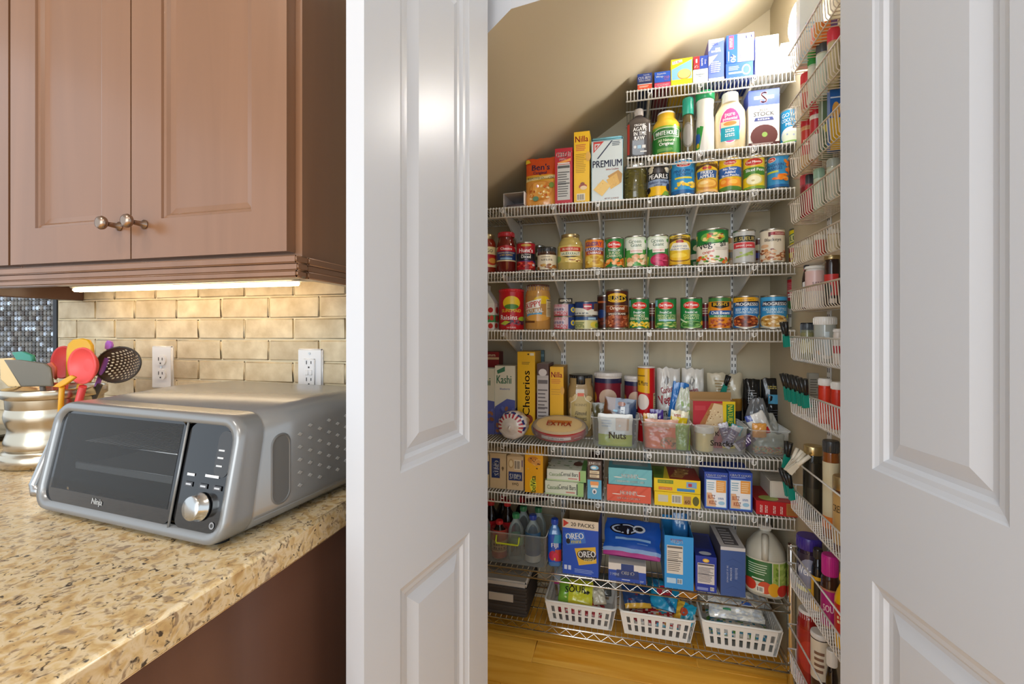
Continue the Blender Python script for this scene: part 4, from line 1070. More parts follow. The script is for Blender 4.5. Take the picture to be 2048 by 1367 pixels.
can('blue can of mandarin oranges with orange segments', 1533, 1578, 312, 3, .012, '#3a95cf', [E(.30, .88, .15, .08, '#f4ece6'), E(.30, .88, .13, .065, '#cf3d38'), T('Dole', .30, .88, .07, '#fff', .17), T('MANDARIN', .38, .70, .09, '#1c3c80', .58), T('ORANGES', .38, .59, .09, '#1c3c80', .5), R(.12, .46, .52, .52, '#c9d23c'), BL(.68, .3, .92, .92, 12, ['#f08a24', '#e8731c', '#f5a23c'], .09, .07), BL(.35, .22, .8, .38, 12, ['#f08a24', '#f5a23c', '#e8731c'], .10, .05, 4), R(-.5, 0, 1.5, .08, '#1f63a5')])
# ---- canned vegetable shelf
vessel('sauce_jar', 'jar', 'red pasta sauce jar with gold lid partly behind the door', 951, 993, 470, 4, .012, JAR, '#8e2f1c', GLAZE, (.86, .82, '#b79a58'), (.14, .66, 1.0, [R(-.5, 0, 1.5, 1, '#e7d9a8'), T('PREGO', .5, .80, .16, '#1d1d1f', .7), R(.1, .34, .9, .62, '#b9292c'), E(.7, .3, .2, .2, '#c9412c'), E(.72, .32, .14, .13, '#e0a04a')]), capmat=GOLD)
vessel('sauce_jar', 'jar', 'tall red pasta sauce jar with a red lid and blue label', 993, 1032, 466, 4, .012, [(0, 0), (0, .9), (.02, 1), (.62, 1), (.72, .9), (.78, .82), (.84, .78), (.93, .78), (.95, .72), (.95, 0)], '#6f1d18', GLAZE, (.88, .86, '#b5202a'), (.26, .66, 1.0, [R(.02, 0, .98, .9, '#e5d7b0'), R(.06, .08, .94, .62, '#27407c'), P([(.05, .6), (.2, .9), (.5, 1.0), (.8, .9), (.95, .6)], '#b8272f'), T('Classico', .5, .78, .16, '#fff', .5), T('CARAMELIZED ONION', .5, .52, .08, '#e6d7a8', .66), T('& RED PEPPERS', .5, .38, .09, '#f0c24a', .6), R(.3, .12, .7, .22, '#8fb9dc')]))
can('red and black tomato can with white lettering', 1033, 1071, 486, 4, .012, '#b01f2d', [R(-.5, .34, 1.5, .62, '#26242a'), P([(-.1, .34), (1.1, .34), (1.1, .20), (.6, .30)], '#4a2c74'), T("Hunt's", .5, .73, .16, '#fff', .66), T('Fire Roasted', .5, .58, .05, '#e0d8d0', .4), T('Diced', .5, .49, .11, '#fff', .4), T('garlic', .5, .38, .05, '#c9b4e6', .22), BL(.02, .02, .8, .28, 30, ['#d8362c', '#b8241f', '#e8604a', '#8e1a18'], .09, .05), E(.5, .92, .18, .05, '#c9a24a'), R(.72, .14, .84, .22, '#e6e2ea')])
vessel('spread_jar', 'jar', 'small jar with black lid and cream label beside the sauerkraut', 1075, 1113, 496, 4, .014, JARW, '#4d3222', GLAZE, (.72, 1.0, '#22211f'), (.04, .66, 1.01, [R(-.5, 0, 1.5, 1, '#e6dcc2'), U(.5, .66, .14, '#6f6554', .5), LN(.3, .84, .7, .92, 1, '#8a7c66'), BL(.15, .04, .85, .34, 14, ['#c98a45', '#b26f34', '#d9b26a', '#8f5a2c'], .09, .09)]))
vessel('sauerkraut_jar', 'jar', 'large pale yellow sauerkraut jar with silver lid', 1115, 1166, 470, 4, .012, [(0, 0), (0, .92), (.03, 1), (.55, 1), (.66, .99), (.76, .92), (.84, .76), (.88, .70), (.95, .70), (.95, 0)], '#b9a45c', GLAZE, (.89, .72, '#c2b58c'), (.20, .66, 1.0, [R(.0, 0, 1, 1, '#cdb766'), R(.22, .66, .78, .90, '#c23b30'), T('SILVER FLOSS', .5, .78, .12, '#f6e8cf', .5), R(.24, .40, .76, .62, '#f0ead2'), T('SAUERKRAUT', .5, .51, .16, '#3c6a3a', .48), P([(.28, .36), (.72, .36), (.5, .26)], '#27262a'), E(.58, .14, .22, .16, '#ead27c'), BL(.4, .05, .76, .18, 14, ['#8a5a2c', '#f3e3a0', '#a2402c'], .04, .05), E(.12, .22, .14, .20, '#7f9a4a'), E(.92, .5, .10, .24, '#8ba650')]), capmat=GOLD)
can('orange and gold can of seasoned cabbage', 1170, 1208, 479, 4, .012, '#d9832a', [T('GLORY', .5, .85, .15, '#6a2c6e', .7), E(.80, .84, .24, .14, '#e8681f'), T('GLORY', .45, .85, .15, '#4d2a6e', .66), R(.1, .60, .9, .72, '#3f3a78'), T('SEASONED', .5, .66, .11, '#e7dbe8', .7), R(.18, .47, .84, .58, '#9a2a34'), T('CABBAGE', .5, .525, .08, '#fff', .5), R(-.5, 0, 1.5, .42, '#c9a040'), E(.5, .26, .42, .20, '#dcb84e'), BL(.2, .12, .8, .38, 18, ['#e9d273', '#f0dc8c', '#c9a33c', '#b98a2c'], .10, .06)])
can('green can of sliced carrots with red shield', 1209, 1248, 477, 4, .012, '#2c7a3a', [R(.02, .72, .16, .92, '#8fc4d8'), delmonte(), T('FreshCut', .5, .60, .08, '#fff', .4), T('SLICED', .5, .49, .09, '#e8e2c0', .46), T('CARROTS', .5, .38, .09, '#e8e2c0', .56), BL(.05, .03, .95, .26, 34, ['#e8822c', '#f09a45', '#d96a1c', '#f2b06a'], .09, .06), P([(-.1, .0), (.1, .0), (.0, .3), (-.1, .3)], '#e0902c')])
def greengiant(prod, col):
    return [P([(.02, .64), (.10, .94), (.9, .94), (.98, .64), (.8, .56), (.2, .56)], '#dfe8d6'), R(.08, .9, .92, 1, '#cfdcc6'), E(.5, .78, .40, .18, '#e6ece0'), T('Green', .48, .85, .12, '#5f7a66', .46), T('Giant', .52, .72, .12, '#5f7a66', .42), E(.86, .86, .07, .06, '#5cae48'), R(.34, .44, .72, .58, '#f3ece4'), T(prod, .53, .51, .06, '#c2463f', .34), P([(.0, .1), (.16, .36), (.2, .62), (.04, .72), (-.05, .5)], '#2c7a34'), P([(-.02, .0), (.14, .0), (.2, .3), (.08, .36)], '#a9c23c')] + col
can('pale green can of sliced potatoes with white oval', 1249, 1293, 474, 4, .012, '#57a04c', greengiant('SLICED POTATOES', [BL(.3, .04, .95, .36, 22, ['#e9b98a', '#f2cfa4', '#dba272', '#f6dcb8'], .11, .08)]))
can('pale green can of sliced beets with white oval', 1294, 1337, 472, 4, .012, '#2f8242', greengiant('SLICED BEETS', [E(.62, .18, .36, .22, '#b02a52'), E(.58, .18, .24, .17, '#c8406a'), E(.84, .14, .2, .18, '#9c2246'), BL(.4, .06, .8, .3, 6, ['#d8597f', '#a3244c'], .10, .03)]))
can('yellow can of squash with brown arch label on the vegetable shelf', 1338, 1381, 470, 4, .012, '#e3bf38', [P([(.02, .72), (.12, .92), (.5, .99), (.88, .92), (.98, .72), (.86, .76), (.5, .86), (.14, .76)], '#5d431c'), T('MARGARET HOLMES', .5, .92, .05, '#f3d660', .6), E(.5, .78, .12, .06, '#a8342c'), P([(.12, .52), (.3, .74), (.72, .74), (.9, .52), (.5, .46)], '#f0ead4'), T('SQUASH with', .5, .62, .07, '#4a6a9a', .54), T('VIDALIA ONIONS', .5, .53, .06, '#5a6f9a', .62), E(.5, .26, .40, .17, '#8a5a24'), E(.5, .28, .38, .15, '#e8bd2c'), E(.46, .31, .26, .08, '#f4d552'), R(-.5, 0, 1.5, .08, '#d9a92a')])
can('large green and white mixed vegetable can', 1392, 1457, 461, 4, .012, '#1f7a3a', [R(-.5, .0, 1.5, .56, '#eee8dc'), P([(-.5, .5), (.5, .58), (1.5, .74), (1.5, .56), (-.5, .4)], '#eee8dc'), E(.52, .78, .27, .16, '#6fae4a'), BL(.34, .70, .70, .90, 18, ['#e8762c', '#d9b23a', '#8a4a2a', '#f0d890'], .06, .04), R(.06, .74, .13, .88, '#e8d53a'), T('veg', .36, .50, .20, '#2a2a2c', .36, 12), T('all', .72, .59, .17, '#2a2a2c', .22, 12), E(.545, .55, .010, .018, '#2a2a2c'), T('Original', .42, .335, .10, '#c2453c', .5, 12), LN(.56, .40, .9, .50, 2, '#c9c2b4'), BL(.0, .0, 1.0, .22, 52, ['#e8792c', '#d9b83a', '#5c9a3c', '#f0ead0', '#8ab04a', '#d8562c', '#2f6a2c'], .055, .04)])
can('silvery can of tiny peas with black and red bands', 1465, 1511, 462, 4, .012, '#b9bab8', [R(.1, .66, .9, .86, '#2a2c24'), T('LE SUEUR', .5, .76, .12, '#c9b56a', .70), R(.1, .46, .9, .60, '#bf2f38'), T('sweet peas', .5, .53, .09, '#f4dcd6', .7), R(.14, .60, .86, .64, '#d94a4a'), P([(.15, .14), (.45, .24), (.82, .40), (.6, .20)], '#9fb45c'), BL(.3, .18, .75, .34, 8, ['#aebf68', '#8fa64c'], .06, .035), P([(.02, 0), (.16, 0), (.14, 1), (.04, 1)], '#d9d8d4'), R(.86, .0, .94, .44, '#a8a69a')])
can('cream can of blackeye peas with a dark red band', 1519, 1570, 460, 4, .012, '#e4dac6', [R(.42, .84, 1.1, .94, '#a3303a'), T('MARGARET', .74, .89, .05, '#f0dcd0', .4), R(.40, .80, .46, .94, '#5a2a2c'), T('Blackeye', .52, .68, .13, '#4a4640', .66), E(.28, .50, .13, .06, '#d9b08a'), BL(.02, .02, 1.0, .40, 56, ['#c98a5a', '#e0b088', '#a8643a', '#eccba8', '#8f5030'], .08, .045)])
can('yellow bean can with green lettering behind the wire basket', 1577, 1628, 457, 4, .03, '#e3cf22', [P([(.05, .55), (.5, .66), (.95, .55), (.95, .84), (.5, .95), (.05, .84)], '#2f6f5c'), P([(.08, .58), (.5, .69), (.92, .58), (.92, .81), (.5, .92), (.08, .81)], '#d8d890'), T("LUCK'S", .5, .745, .16, '#1f4a3c', .72), P([(-.1, .42), (.5, .52), (1.1, .42), (1.1, .3), (-.1, .3)], '#b9342a'), BL(.1, .05, .9, .28, 20, ['#8a3a24', '#a85a34'], .08, .05)])
for L_, R_, yt_, c1, c2, lb in ((1380, 1412, 478, '#24663a', '#d9d3c4', 'green can in the second row behind the large vegetable can'), (1448, 1478, 474, '#b98a4c', '#6f6a5a', 'bronze can in the second row behind the silvery pea can'),
                                (1502, 1534, 478, '#5a2c26', '#3c3a8a', 'dark brown can in the second row behind the blackeye pea can'), (1068, 1090, 492, '#50503a', '#8a8a6a', 'olive can in the second row behind the tomato can')):
    can(lb, L_, R_, yt_, 4, .125, c1, [R(-.5, .3, 1.5, .5, c2), E(.5, .7, .22, .12, '#d8cfa8'), LN(.3, .1, .7, .24, 3, '#e6e0cc')])
# ---- canned bean shelf
t = box('gable_carton', 'carton', 'white gable carton with red tomatoes at the end of the bean shelf', 950, 989, 606, 5, .02, .07, '#e8e8e4', {'f': [R(0, .28, 1, .55, '#3f9a5c'), E(.8, .74, .13, .10, '#c23434'), E(.62, .45, .12, .10, '#b92c2c'), E(.8, .14, .12, .10, '#c73a34'), E(.86, .44, .1, .1, '#cf4a3a')], 'r': [R(0, .28, 1, .55, '#3f9a5c'), E(.5, .74, .3, .13, '#b72b32'), E(.5, .42, .3, .12, '#b02a2c'), E(.35, .15, .3, .1, '#c23a34')]})
hz = max(v.co.z for v in t.children[0].data.vertices); hx = max(v.co.x for v in t.children[0].data.vertices)
b = MB(); b.prism([(-hx, hz), (hx, hz), (.004, hz + .055), (.004, hz + .075), (-.004, hz + .075), (-.004, hz + .055)], (0, .07), '#dfe2de'); b.build('gable_top', PAPER, t)
vessel('raisin_canister', 'canister', 'red raisin canister with yellow sun and red lid', 998, 1048, 579, 5, .012, TUBP, '#bf1c24', PAPER, (.93, 1.02, '#cf2028'), (.02, .92, 1.0, [R(-.5, 0, 1.5, 1, '#c21a24'), E(.5, .70, .23, .19, '#f0cf2f'), E(.5, .60, .19, .07, '#4f8a3a'), T('SUN-MAID', .5, .49, .085, '#e9cf3c', .60), T('Raisins', .42, .31, .13, '#fff', .64), BL(.3, .10, .88, .22, 24, ['#5d2a4a', '#7a3a5c', '#4a2240', '#8a5a6a'], .06, .035), P([(.18, .13), (.34, .10), (.48, .19), (.34, .22)], '#c2cf4a'), E(.80, .27, .13, .06, '#a9c23c'), T('NATURAL', .5, .035, .04, '#f4d9d0', .36)]))
vessel('peanut_butter_jar', 'jar', 'peanut butter jar with brown lid and tilted white logo', 1051, 1101, 570, 5, .012, [(0, 0), (0, .92), (.02, 1), (.76, 1), (.82, .96), (.86, .92), (.95, .92), (.95, 0)], '#c4924e', GLAZE, (.85, .92, '#5c3626'), (.06, .80, 1.002, [R(-.5, .26, 1.5, .92, '#b98a4a'), E(.62, .80, .22, .12, '#e7c21f'), P([(.05, .48), (.12, .72), (.58, .84), (.55, .58)], '#f2efe8'), T('SKIPPY', .33, .655, .17, '#c4342c', .5, 10), T('NATURAL', .38, .46, .12, '#e9f0f6', .5, 8), P([(.18, .30), (.6, .36), (.6, .43), (.18, .38)], '#5fa4d0'), E(.5, .27, .32, .10, '#dba24a'), NF(.72, .30, .98, .82, '#d9c9a4', '#7a6444'), R(.04, .12, .42, .18, '#6a4022')]))
def stack_can(label, L, Rr, yt, yb, bg, ops, S=5, dy=.014, name='fish_can'):
    mid = (L + Rr) / 2; rr_ = .04
    for _ in range(5):
        Y = RY + dy + rr_; X, d = at(mid, Y); rr_ = (Rr - L) / 2 * d / F0 / sqrt(1 + kq(mid)[2] ** 2)
    zb = SZ[S] + .0006 if yb is None else yb
    hh = zat(yt, d) - zb
    vessel(name, 'can', label, L, Rr, yt, S, dy, CANP, None, TIN, None, (.06, .94, .98, [R(-.5, 0, 1.5, 1, bg)] + ops), pos=(X, Y, zb), r=rr_, h=hh, partname='can_body', group='small flat cans stacked on the canned bean shelf')
    return zb + hh + .0004
SALM = [R(.0, 0, .62, 1, '#c8b0b8'), R(.62, .0, 1.0, 1, '#2a3f7c'), R(.02, .0, .6, .08, '#c23a44'), T('DOUBLE Q', .31, .86, .22, '#b5323e', .52), T('SALMON', .31, .24, .30, '#b5323e', .56), U(.31, .55, .20, '#2c3a70', .5), E(.80, .52, .10, .24, '#e6cf3a'), E(.80, .52, .05, .14, '#5a7ab8')]
zz_ = stack_can('pink and navy salmon can standing on the wire shelf', 1107, 1150, 633, None, '#b9a0aa', SALM)
zz_ = stack_can('pink and navy salmon can stacked in the middle under a small tin', 1107, 1150, 607.5, zz_, '#b9a0aa', SALM)
stack_can('tiny tin stacked on top of the two salmon cans', 1117, 1145, 596.5, zz_, '#3a3836', [T('ARMOUR', .5, .5, .55, '#e6e0d0', .6)])
zz_ = stack_can('pale yellow and blue fish can under the navy can', 1149, 1196, 632, None, '#c9c68a', [R(-.5, .72, 1.5, 1, '#23467c'), R(.55, .76, .8, .94, '#9fc0d8'), LN(.08, .34, .5, .6, 2, '#4a6a3a'), U(.3, .2, .24, '#5a6a34', .4), E(.75, .34, .14, .26, '#d9c64a'), E(.85, .3, .1, .2, '#8fa83c')])
stack_can('navy and white fish can stacked on the pale yellow can', 1149, 1196, 603.5, zz_, '#22396e', [P([(-.2, .0), (1.2, .0), (1.2, .3), (.3, .55), (-.2, .62)], '#d9d8cc'), R(.42, .5, .66, .86, '#b53a4a'), P([(.42, .5), (.66, .5), (.54, .34)], '#b53a4a'), R(.44, .62, .64, .72, '#e8dcd8'), R(.72, .3, .95, .9, '#6a4a3a'), U(.34, .13, .14, '#44505c', .6)])
can('tall brown baked bean can with yellow oval badge', 1211, 1257, 579, 5, .012, '#4d2418', [R(-.5, .42, 1.5, .60, '#8a3f1e'), R(-.5, .595, 1.5, .605, '#e0b070'), E(.5, .815, .34, .13, '#e3b32a'), R(.15, .75, .85, .87, '#1c1a18'), T("BUSH'S", .5, .81, .13, '#e8bd2c', .62), T('BEST', .5, .72, .03, '#1c1a18', .1), T('Original', .5, .52, .12, '#f0e2cc', .66), T('BAKED BEANS', .5, .375, .055, '#f3e8d6', .58), E(.5, .17, .46, .18, '#7a3420'), BL(.1, .03, .9, .32, 60, ['#b0603a', '#8f4226', '#c9805a', '#a35030'], .07, .035), E(.94, .3, .08, .08, '#c9a24a')])
can('dark brown can half hidden behind the baked bean can', 1194, 1226, 590, 5, .11, '#43201a', [R(-.5, .8, 1.5, .86, '#b9602c'), E(.35, .45, .2, .14, '#26407c'), BL(.1, .05, .6, .3, 12, ['#8f4a34', '#6d3020'], .1, .06)])
can('green corn can with red shield and yellow kernels', 1258, 1299, 596, 5, .012, '#237a3c', [R(.02, .76, .18, .98, '#8cc4dc'), delmonte(), T('FreshCut', .5, .545, .08, '#fff', .36), T('WHOLE', .5, .43, .09, '#eae6c0', .36), T('KERNEL CORN', .5, .325, .09, '#eae6c0', .66), BL(.05, .02, .95, .22, 40, ['#f0cf2c', '#e3b51f', '#f6df6a'], .055, .045), P([(-.1, 0), (.06, 0), (.06, .5), (-.06, .5)], '#d9c83c')])
can('green can of french style green beans', 1310, 1353, 596, 5, .012, '#2d7f42', [R(.04, .76, .22, .98, '#8cc4dc'), delmonte(), T('FreshCut', .5, .545, .08, '#fff', .36), T('FRENCH STYLE', .55, .43, .075, '#d9e6a8', .62), T('GREEN BEANS', .55, .34, .075, '#d9e6a8', .62), R(.28, .24, .84, .30, '#a9cbd8'), BL(.08, .02, .95, .20, 34, ['#8fae4a', '#a9c25c', '#6f9436', '#c2d480'], .10, .025), P([(.0, .1), (.12, .1), (.16, .7), (.08, .74)], '#8fb44a')])
can('green can of chopped spinach with a round yellow seal', 1360, 1405, 595, 5, .012, '#238040', [delmonte(), T('FreshCut', .5, .545, .08, '#fff', .36), T('CHOPPED', .5, .43, .085, '#c9dca0', .52), T('SPINACH', .5, .335, .085, '#c9dca0', .48), E(.5, .12, .36, .13, '#9cc27a'), E(.5, .13, .32, .10, '#3f7a34'), BL(.25, .06, .75, .22, 18, ['#5a9448', '#2c5f28', '#7fb060'], .07, .03), E(.88, .17, .08, .08, '#e2b43c'), P([(.1, .3), (.14, .34), (.4, .2), (.36, .17)], '#cfe0b8')])
can('orange and green chili bean can with blue banner', 1416, 1463, 593, 5, .012, '#e08a1f', [R(-.5, .88, 1.5, 1, '#3f7a3c'), R(.25, .72, .80, .86, '#1f1c18'), P([(.25, .72), (.8, .72), (.52, .64)], '#1f1c18'), T("BUSH'S", .52, .79, .11, '#f0c030', .48), R(.1, .43, .92, .58, '#2558a0'), T('Chili Beans', .52, .505, .10, '#fff', .74), R(.14, .35, .88, .43, '#3f8a5c'), T('MILD SAUCE', .52, .39, .05, '#e6f0dc', .5), BL(.06, .02, .94, .28, 52, ['#b5583a', '#a0452c', '#cf7a55', '#8f3a26'], .06, .035), E(.1, .6, .1, .12, '#e8b02a')])
def progresso(l1, l2, stew):
    return [P([(.20, .76), (.86, .78), (.90, .88), (.24, .86)], '#241f2c'), P([(.18, .70), (.86, .72), (.90, .85), (.22, .83)], '#22304e'), T('PROGRESSO', .54, .775, .10, '#fff', .62), T(l1, .54, .60, .09, '#d6ecf4', .62), T(l2, .54, .505, .075, '#d6ecf4', .66), E(.5, .21, .40, .22, '#d9d4c4'), E(.5, .22, .37, .195, stew[0]), BL(.2, .08, .8, .36, 44, stew, .06, .04), E(.92, .36, .08, .07, '#c9d44a'), E(.08, .44, .05, .05, '#e0e6ee')]
can('blue and yellow beef soup can with white banner lettering', 1465, 1518, 592, 5, .012, '#2b78ba', [R(-.5, .84, 1.5, 1, '#e3a81f'), T('RICH & HEARTY', .5, .92, .05, '#5a4a1a', .5)] + progresso('BEEF POT ROAST', 'COUNTRY VEGETABLE', ['#7a3420', '#a8502c', '#c9763c', '#5a2418']))
can('bright blue italian style soup can with white banner lettering', 1519, 1575, 591, 5, .012, '#3a93c9', [R(-.5, .9, 1.5, 1, '#3f9fd6'), R(-.5, 0, 1.5, .04, '#d9d0b4')] + progresso('ITALIAN STYLE', 'WEDDING', ['#c99a4a', '#e0bd78', '#a8742c', '#efd8a8']))
can('big red green and white tomato can near the wire baskets', 1573, 1634, 553, 5, .045, '#e4e0d6', [R(-.5, .55, 1.5, 1, '#b81f30'), R(-.5, .46, 1.5, .55, '#3a7a44'), U(.45, .66, .10, '#fff', .8), LN(.1, .78, .8, .95, 5, '#d8848c', .4), P([(.05, .46), (.2, .38), (.4, .40), (.5, .46)], '#4d8a4a'), T('tomatoes', .25, .24, .08, '#3a3a34', .4), E(.66, .25, .17, .12, '#c9352c'), P([(.6, .36), (.66, .32), (.74, .36), (.66, .39)], '#4f9a3c'), U(.66, .24, .06, '#f0c9b8', .2)])
for L_, R_, yt_, c1, c2, lb in ((1293, 1316, 606, '#6a2a24', '#2c2a2a', 'dark red can in the second row beside the corn can'), (1398, 1424, 606, '#7a1f2c', '#2a2a34', 'dark red can in the second row beside the spinach can')):
    can(lb, L_, R_, yt_, 5, .115, c1, [R(-.5, .3, 1.5, .5, c2), LN(.3, .6, .7, .9, 3, '#d9c9b4')])

def hc(u, v, n): return int(abs(sin(int(u * 20) * 12.9898 + int(v * 22) * 78.233)) * 1000) % n

# ---- snack bin shelf, back row
box('snack_tin', 'box', 'red box at the back corner above the cereal boxes', 960, 998, 703, 6, .20, .07, '#7d1c22', {'f': [R(0, 0, 1, 1, '#8f1f26'), R(0, .90, 1, .93, '#d9b48a'), U(.6, .955, .03, '#f0d9b4', .6)]})
KASH = [R(0, 0, 1, .40, '#5a62a8'), P([(0, .40), (.6, .52), (1, .50), (1, .36), (0, .3)], '#5a62a8'), T('Kashi', .45, .80, .12, '#3f7a5a', .72), T('Blueberry', .5, .66, .035, '#6a74b0', .5), P([(.1, .93), (.5, .99), (.5, .92), (.14, .88)], '#3f7a5c'), BL(.1, .04, .9, .42, 16, ['#4a5298', '#8a5a3c', '#6a74bc', '#a06a44'], .09, .035)]
box('cereal_box', 'box', 'cream and violet cereal box partly behind the white door', 945, 989, 736, 6, .110, .06, '#d6d3c0', {'f': KASH, 'r': [R(0, 0, 1, .4, '#5a62a8')]})
box('cereal_box', 'box', 'cream and violet cereal box beside the tall yellow cereal box', 990, 1030, 731, 6, .120, .06, '#dcd8c6', {'f': KASH, 'r': [R(0, 0, 1, 1, '#cfcbb6'), R(0, 0, 1, .38, '#525aa0')]}, rot=.05)
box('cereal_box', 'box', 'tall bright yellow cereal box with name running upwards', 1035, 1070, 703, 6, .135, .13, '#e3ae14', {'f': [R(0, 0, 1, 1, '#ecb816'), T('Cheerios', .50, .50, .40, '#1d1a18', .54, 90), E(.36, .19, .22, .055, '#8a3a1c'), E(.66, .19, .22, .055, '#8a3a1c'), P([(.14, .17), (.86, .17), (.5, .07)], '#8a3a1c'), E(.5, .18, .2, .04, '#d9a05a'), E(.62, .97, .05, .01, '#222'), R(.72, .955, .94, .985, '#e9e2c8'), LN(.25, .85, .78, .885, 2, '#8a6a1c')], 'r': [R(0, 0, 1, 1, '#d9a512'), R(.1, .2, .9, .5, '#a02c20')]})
box('snack_box', 'box', 'dull teal box tucked behind the tall yellow cereal box', 1068, 1088, 700, 6, .272, .018, '#3f5f66', {'f': [R(0, .92, 1, .95, '#6d8f94')]})
box('cereal_box', 'box', 'grey and brown cereal box showing its nutrition side', 1074, 1097, 727, 6, .13, .13, '#bdb6b4', {'f': [R(0, .84, 1, 1, '#5a4440'), E(.5, .88, .36, .05, '#d9d2d0'), NF(.06, .04, .94, .80, '#c6bfbe', '#6d6668')], 'r': [R(0, 0, 1, 1, '#5a2c34')]})
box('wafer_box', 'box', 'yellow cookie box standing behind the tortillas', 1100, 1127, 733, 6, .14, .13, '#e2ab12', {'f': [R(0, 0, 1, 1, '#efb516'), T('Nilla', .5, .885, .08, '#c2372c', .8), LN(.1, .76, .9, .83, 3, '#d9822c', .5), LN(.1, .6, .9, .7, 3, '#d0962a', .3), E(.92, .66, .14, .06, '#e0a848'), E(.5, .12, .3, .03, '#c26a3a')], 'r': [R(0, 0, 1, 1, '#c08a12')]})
vessel('biscotti_jar', 'jar', 'clear biscotti jar with black lid and gold label', 1136, 1187, 748, 6, .155, [(0, 0), (0, .9), (.02, 1), (.74, 1), (.80, .95), (.84, .86), (.95, .86), (.95, 0)], '#a58a5c', GLAZE, (.85, .92, '#1b1a19'), [(.10, .74, 1.0, [BL(0, 0, 1, 1, 26, ['#c9ab74', '#8f7448', '#dcc594'], .12, .09), P([(.12, .08), (.20, .0), (.5, .06), (.80, .0), (.88, .08), (.88, .72), (.70, .80), (.60, .98), (.40, .98), (.30, .80), (.12, .72)], '#e6dcc0'), P([(.14, .10), (.21, .03), (.5, .09), (.79, .03), (.86, .10), (.86, .70), (.68, .78), (.59, .95), (.41, .95), (.32, .78), (.14, .70)], '#c2ac72'), T("NONNI'S", .5, .66, .07, '#8a7a4c', .46), T('Almond', .5, .45, .11, '#4d3f22', .42), T('Biscotti', .5, .31, .11, '#4d3f22', .42), LN(.3, .2, .7, .24, 1, '#7a6a3c'), R(.38, .88, .62, .96, '#d9603c')])], n=3.4)
def oats(label, L, Rr, yt, dy):
    vessel('oat_canister', 'canister', label, L, Rr, yt, 6, dy, TUBP, '#d8cfc6', PAPER, (.93, 1.02, '#d9d4d0'), (.02, .91, 1.0, [R(-.5, 0, 1.5, 1, '#24264a'), R(-.5, .52, 1.5, .92, '#7d2030'), E(.1, .66, .10, .09, '#c9822c'), E(.5, .66, .22, .16, '#d8b8a0'), R(.86, .55, 1.2, .9, '#c9c2bc'), T('QUAKER', .46, .34, .14, '#fff', .66), T('OATS', .44, .17, .13, '#fff', .46), R(.1, .03, .9, .08, '#b9b4c8')])).scale.z = 1.0
oats('round oat canister with navy and maroon label and white lid', 1189, 1243, 743, .165)
oats('round oat canister half hidden behind the red chip tube', 1249, 1293, 750, .195)
vessel('chip_tube', 'canister', 'tall red chip tube with yellow top band', 1275, 1310, 731, 6, .130, TUBP, '#b9151f', PAPER, (.975, 1.02, '#d9d6d0'), (.01, .97, 1.0, [R(-.5, 0, 1.5, 1, '#c4161f'), P([(-.5, .70), (.62, .66), (.62, 1), (-.5, 1)], '#e3ae1c'), T('10% More', .32, .80, .07, '#2a2320', .46), LN(.1, .89, .56, .93, 1, '#8a6a1c'), E(.36, .54, .24, .11, '#e9dcd2'), T('PRINGLES', .42, .33, .10, '#f4ece6', .62), T('Original', .36, .22, .03, '#f0d8d0', .2), NF(.78, .24, 1.0, .66, '#cfc08a', '#8a6a4a')]))
def vegcol(u, v): return '#d9d6d0' if v > .42 else ('#cfd2cc' if v > .28 else '#b9c4c8')
VEG = [T('Garden', .42, .70, .09, '#a33040', .5, 14), T('Veggie', .5, .55, .17, '#a82536', .8, 14), T('STRAWS', .5, .36, .10, '#33333a', .6, 10), P([(.3, .80), (.42, .90), (.56, .84), (.42, .76)], '#8a8a88')]
bag('snack_bag', 'bag', 'white veggie snack bag with red script next to the chip tube', 1313, 1360, 736, 6, .20, .06, vegcol, VEG, kind='pillow', cr=.007, seed=3)
bag('snack_bag', 'bag', 'white veggie snack bag folded over above the granola box', 1363, 1408, 737, 6, .205, .07, lambda u, v: '#e0ddd6' if v > .5 else '#c9d0c8', VEG, kind='pillow', cr=.009, seed=8)
bag('snack_bag', 'bag', 'blue folded bag between the two veggie snack bags', 1328, 1360, 764, 6, .172, .02, solid('#2f78c4'), kind='pillow', cr=.008, seed=12, rot=(0, .15, 0))
bag('produce_bag', 'bag', 'pale green and white plastic bag behind the cookie bin', 1350, 1388, 776, 6, .134, .026, lambda u, v: '#c9d4bc' if (u * 7 + v * 5) % 1.6 > .7 else '#dfe2da', [BL(.2, .4, .8, .8, 8, ['#9fbf7a', '#b4cc94'], .10, .05)], kind='gather', cr=.008, seed=21)
bag('snack_bag', 'bag', 'beige and gold snack bag closed with a green clip', 1414, 1484, 746, 6, .21, .07, lambda u, v: '#c7bda4' if v > .62 else ('#a8782c' if v > .45 else '#2a2c30'), [LN(.2, .72, .7, .92, 5, '#a8926c')], kind='pillow', cr=.011, seed=31)
bag('snack_bag', 'bag', 'black snack bag with small white print', 1486, 1520, 758, 6, .215, .06, solid('#141416'), [LN(.2, .62, .75, .86, 6, '#9a9a9c', .35), E(.45, .45, .2, .1, '#3a3a3e')], kind='pillow', cr=.006, seed=33)
bag('snack_bag', 'bag', 'black snack bag with a light blue strip against the wall', 1522, 1566, 757, 6, .215, .05, solid('#0f0f12'), [R(.25, .62, .75, .76, '#4fa0c8'), U(.45, .87, .06, '#c9b86a', .5), LN(.3, .4, .7, .56, 4, '#5a5a60', .3)], kind='pillow', cr=.006, seed=35)
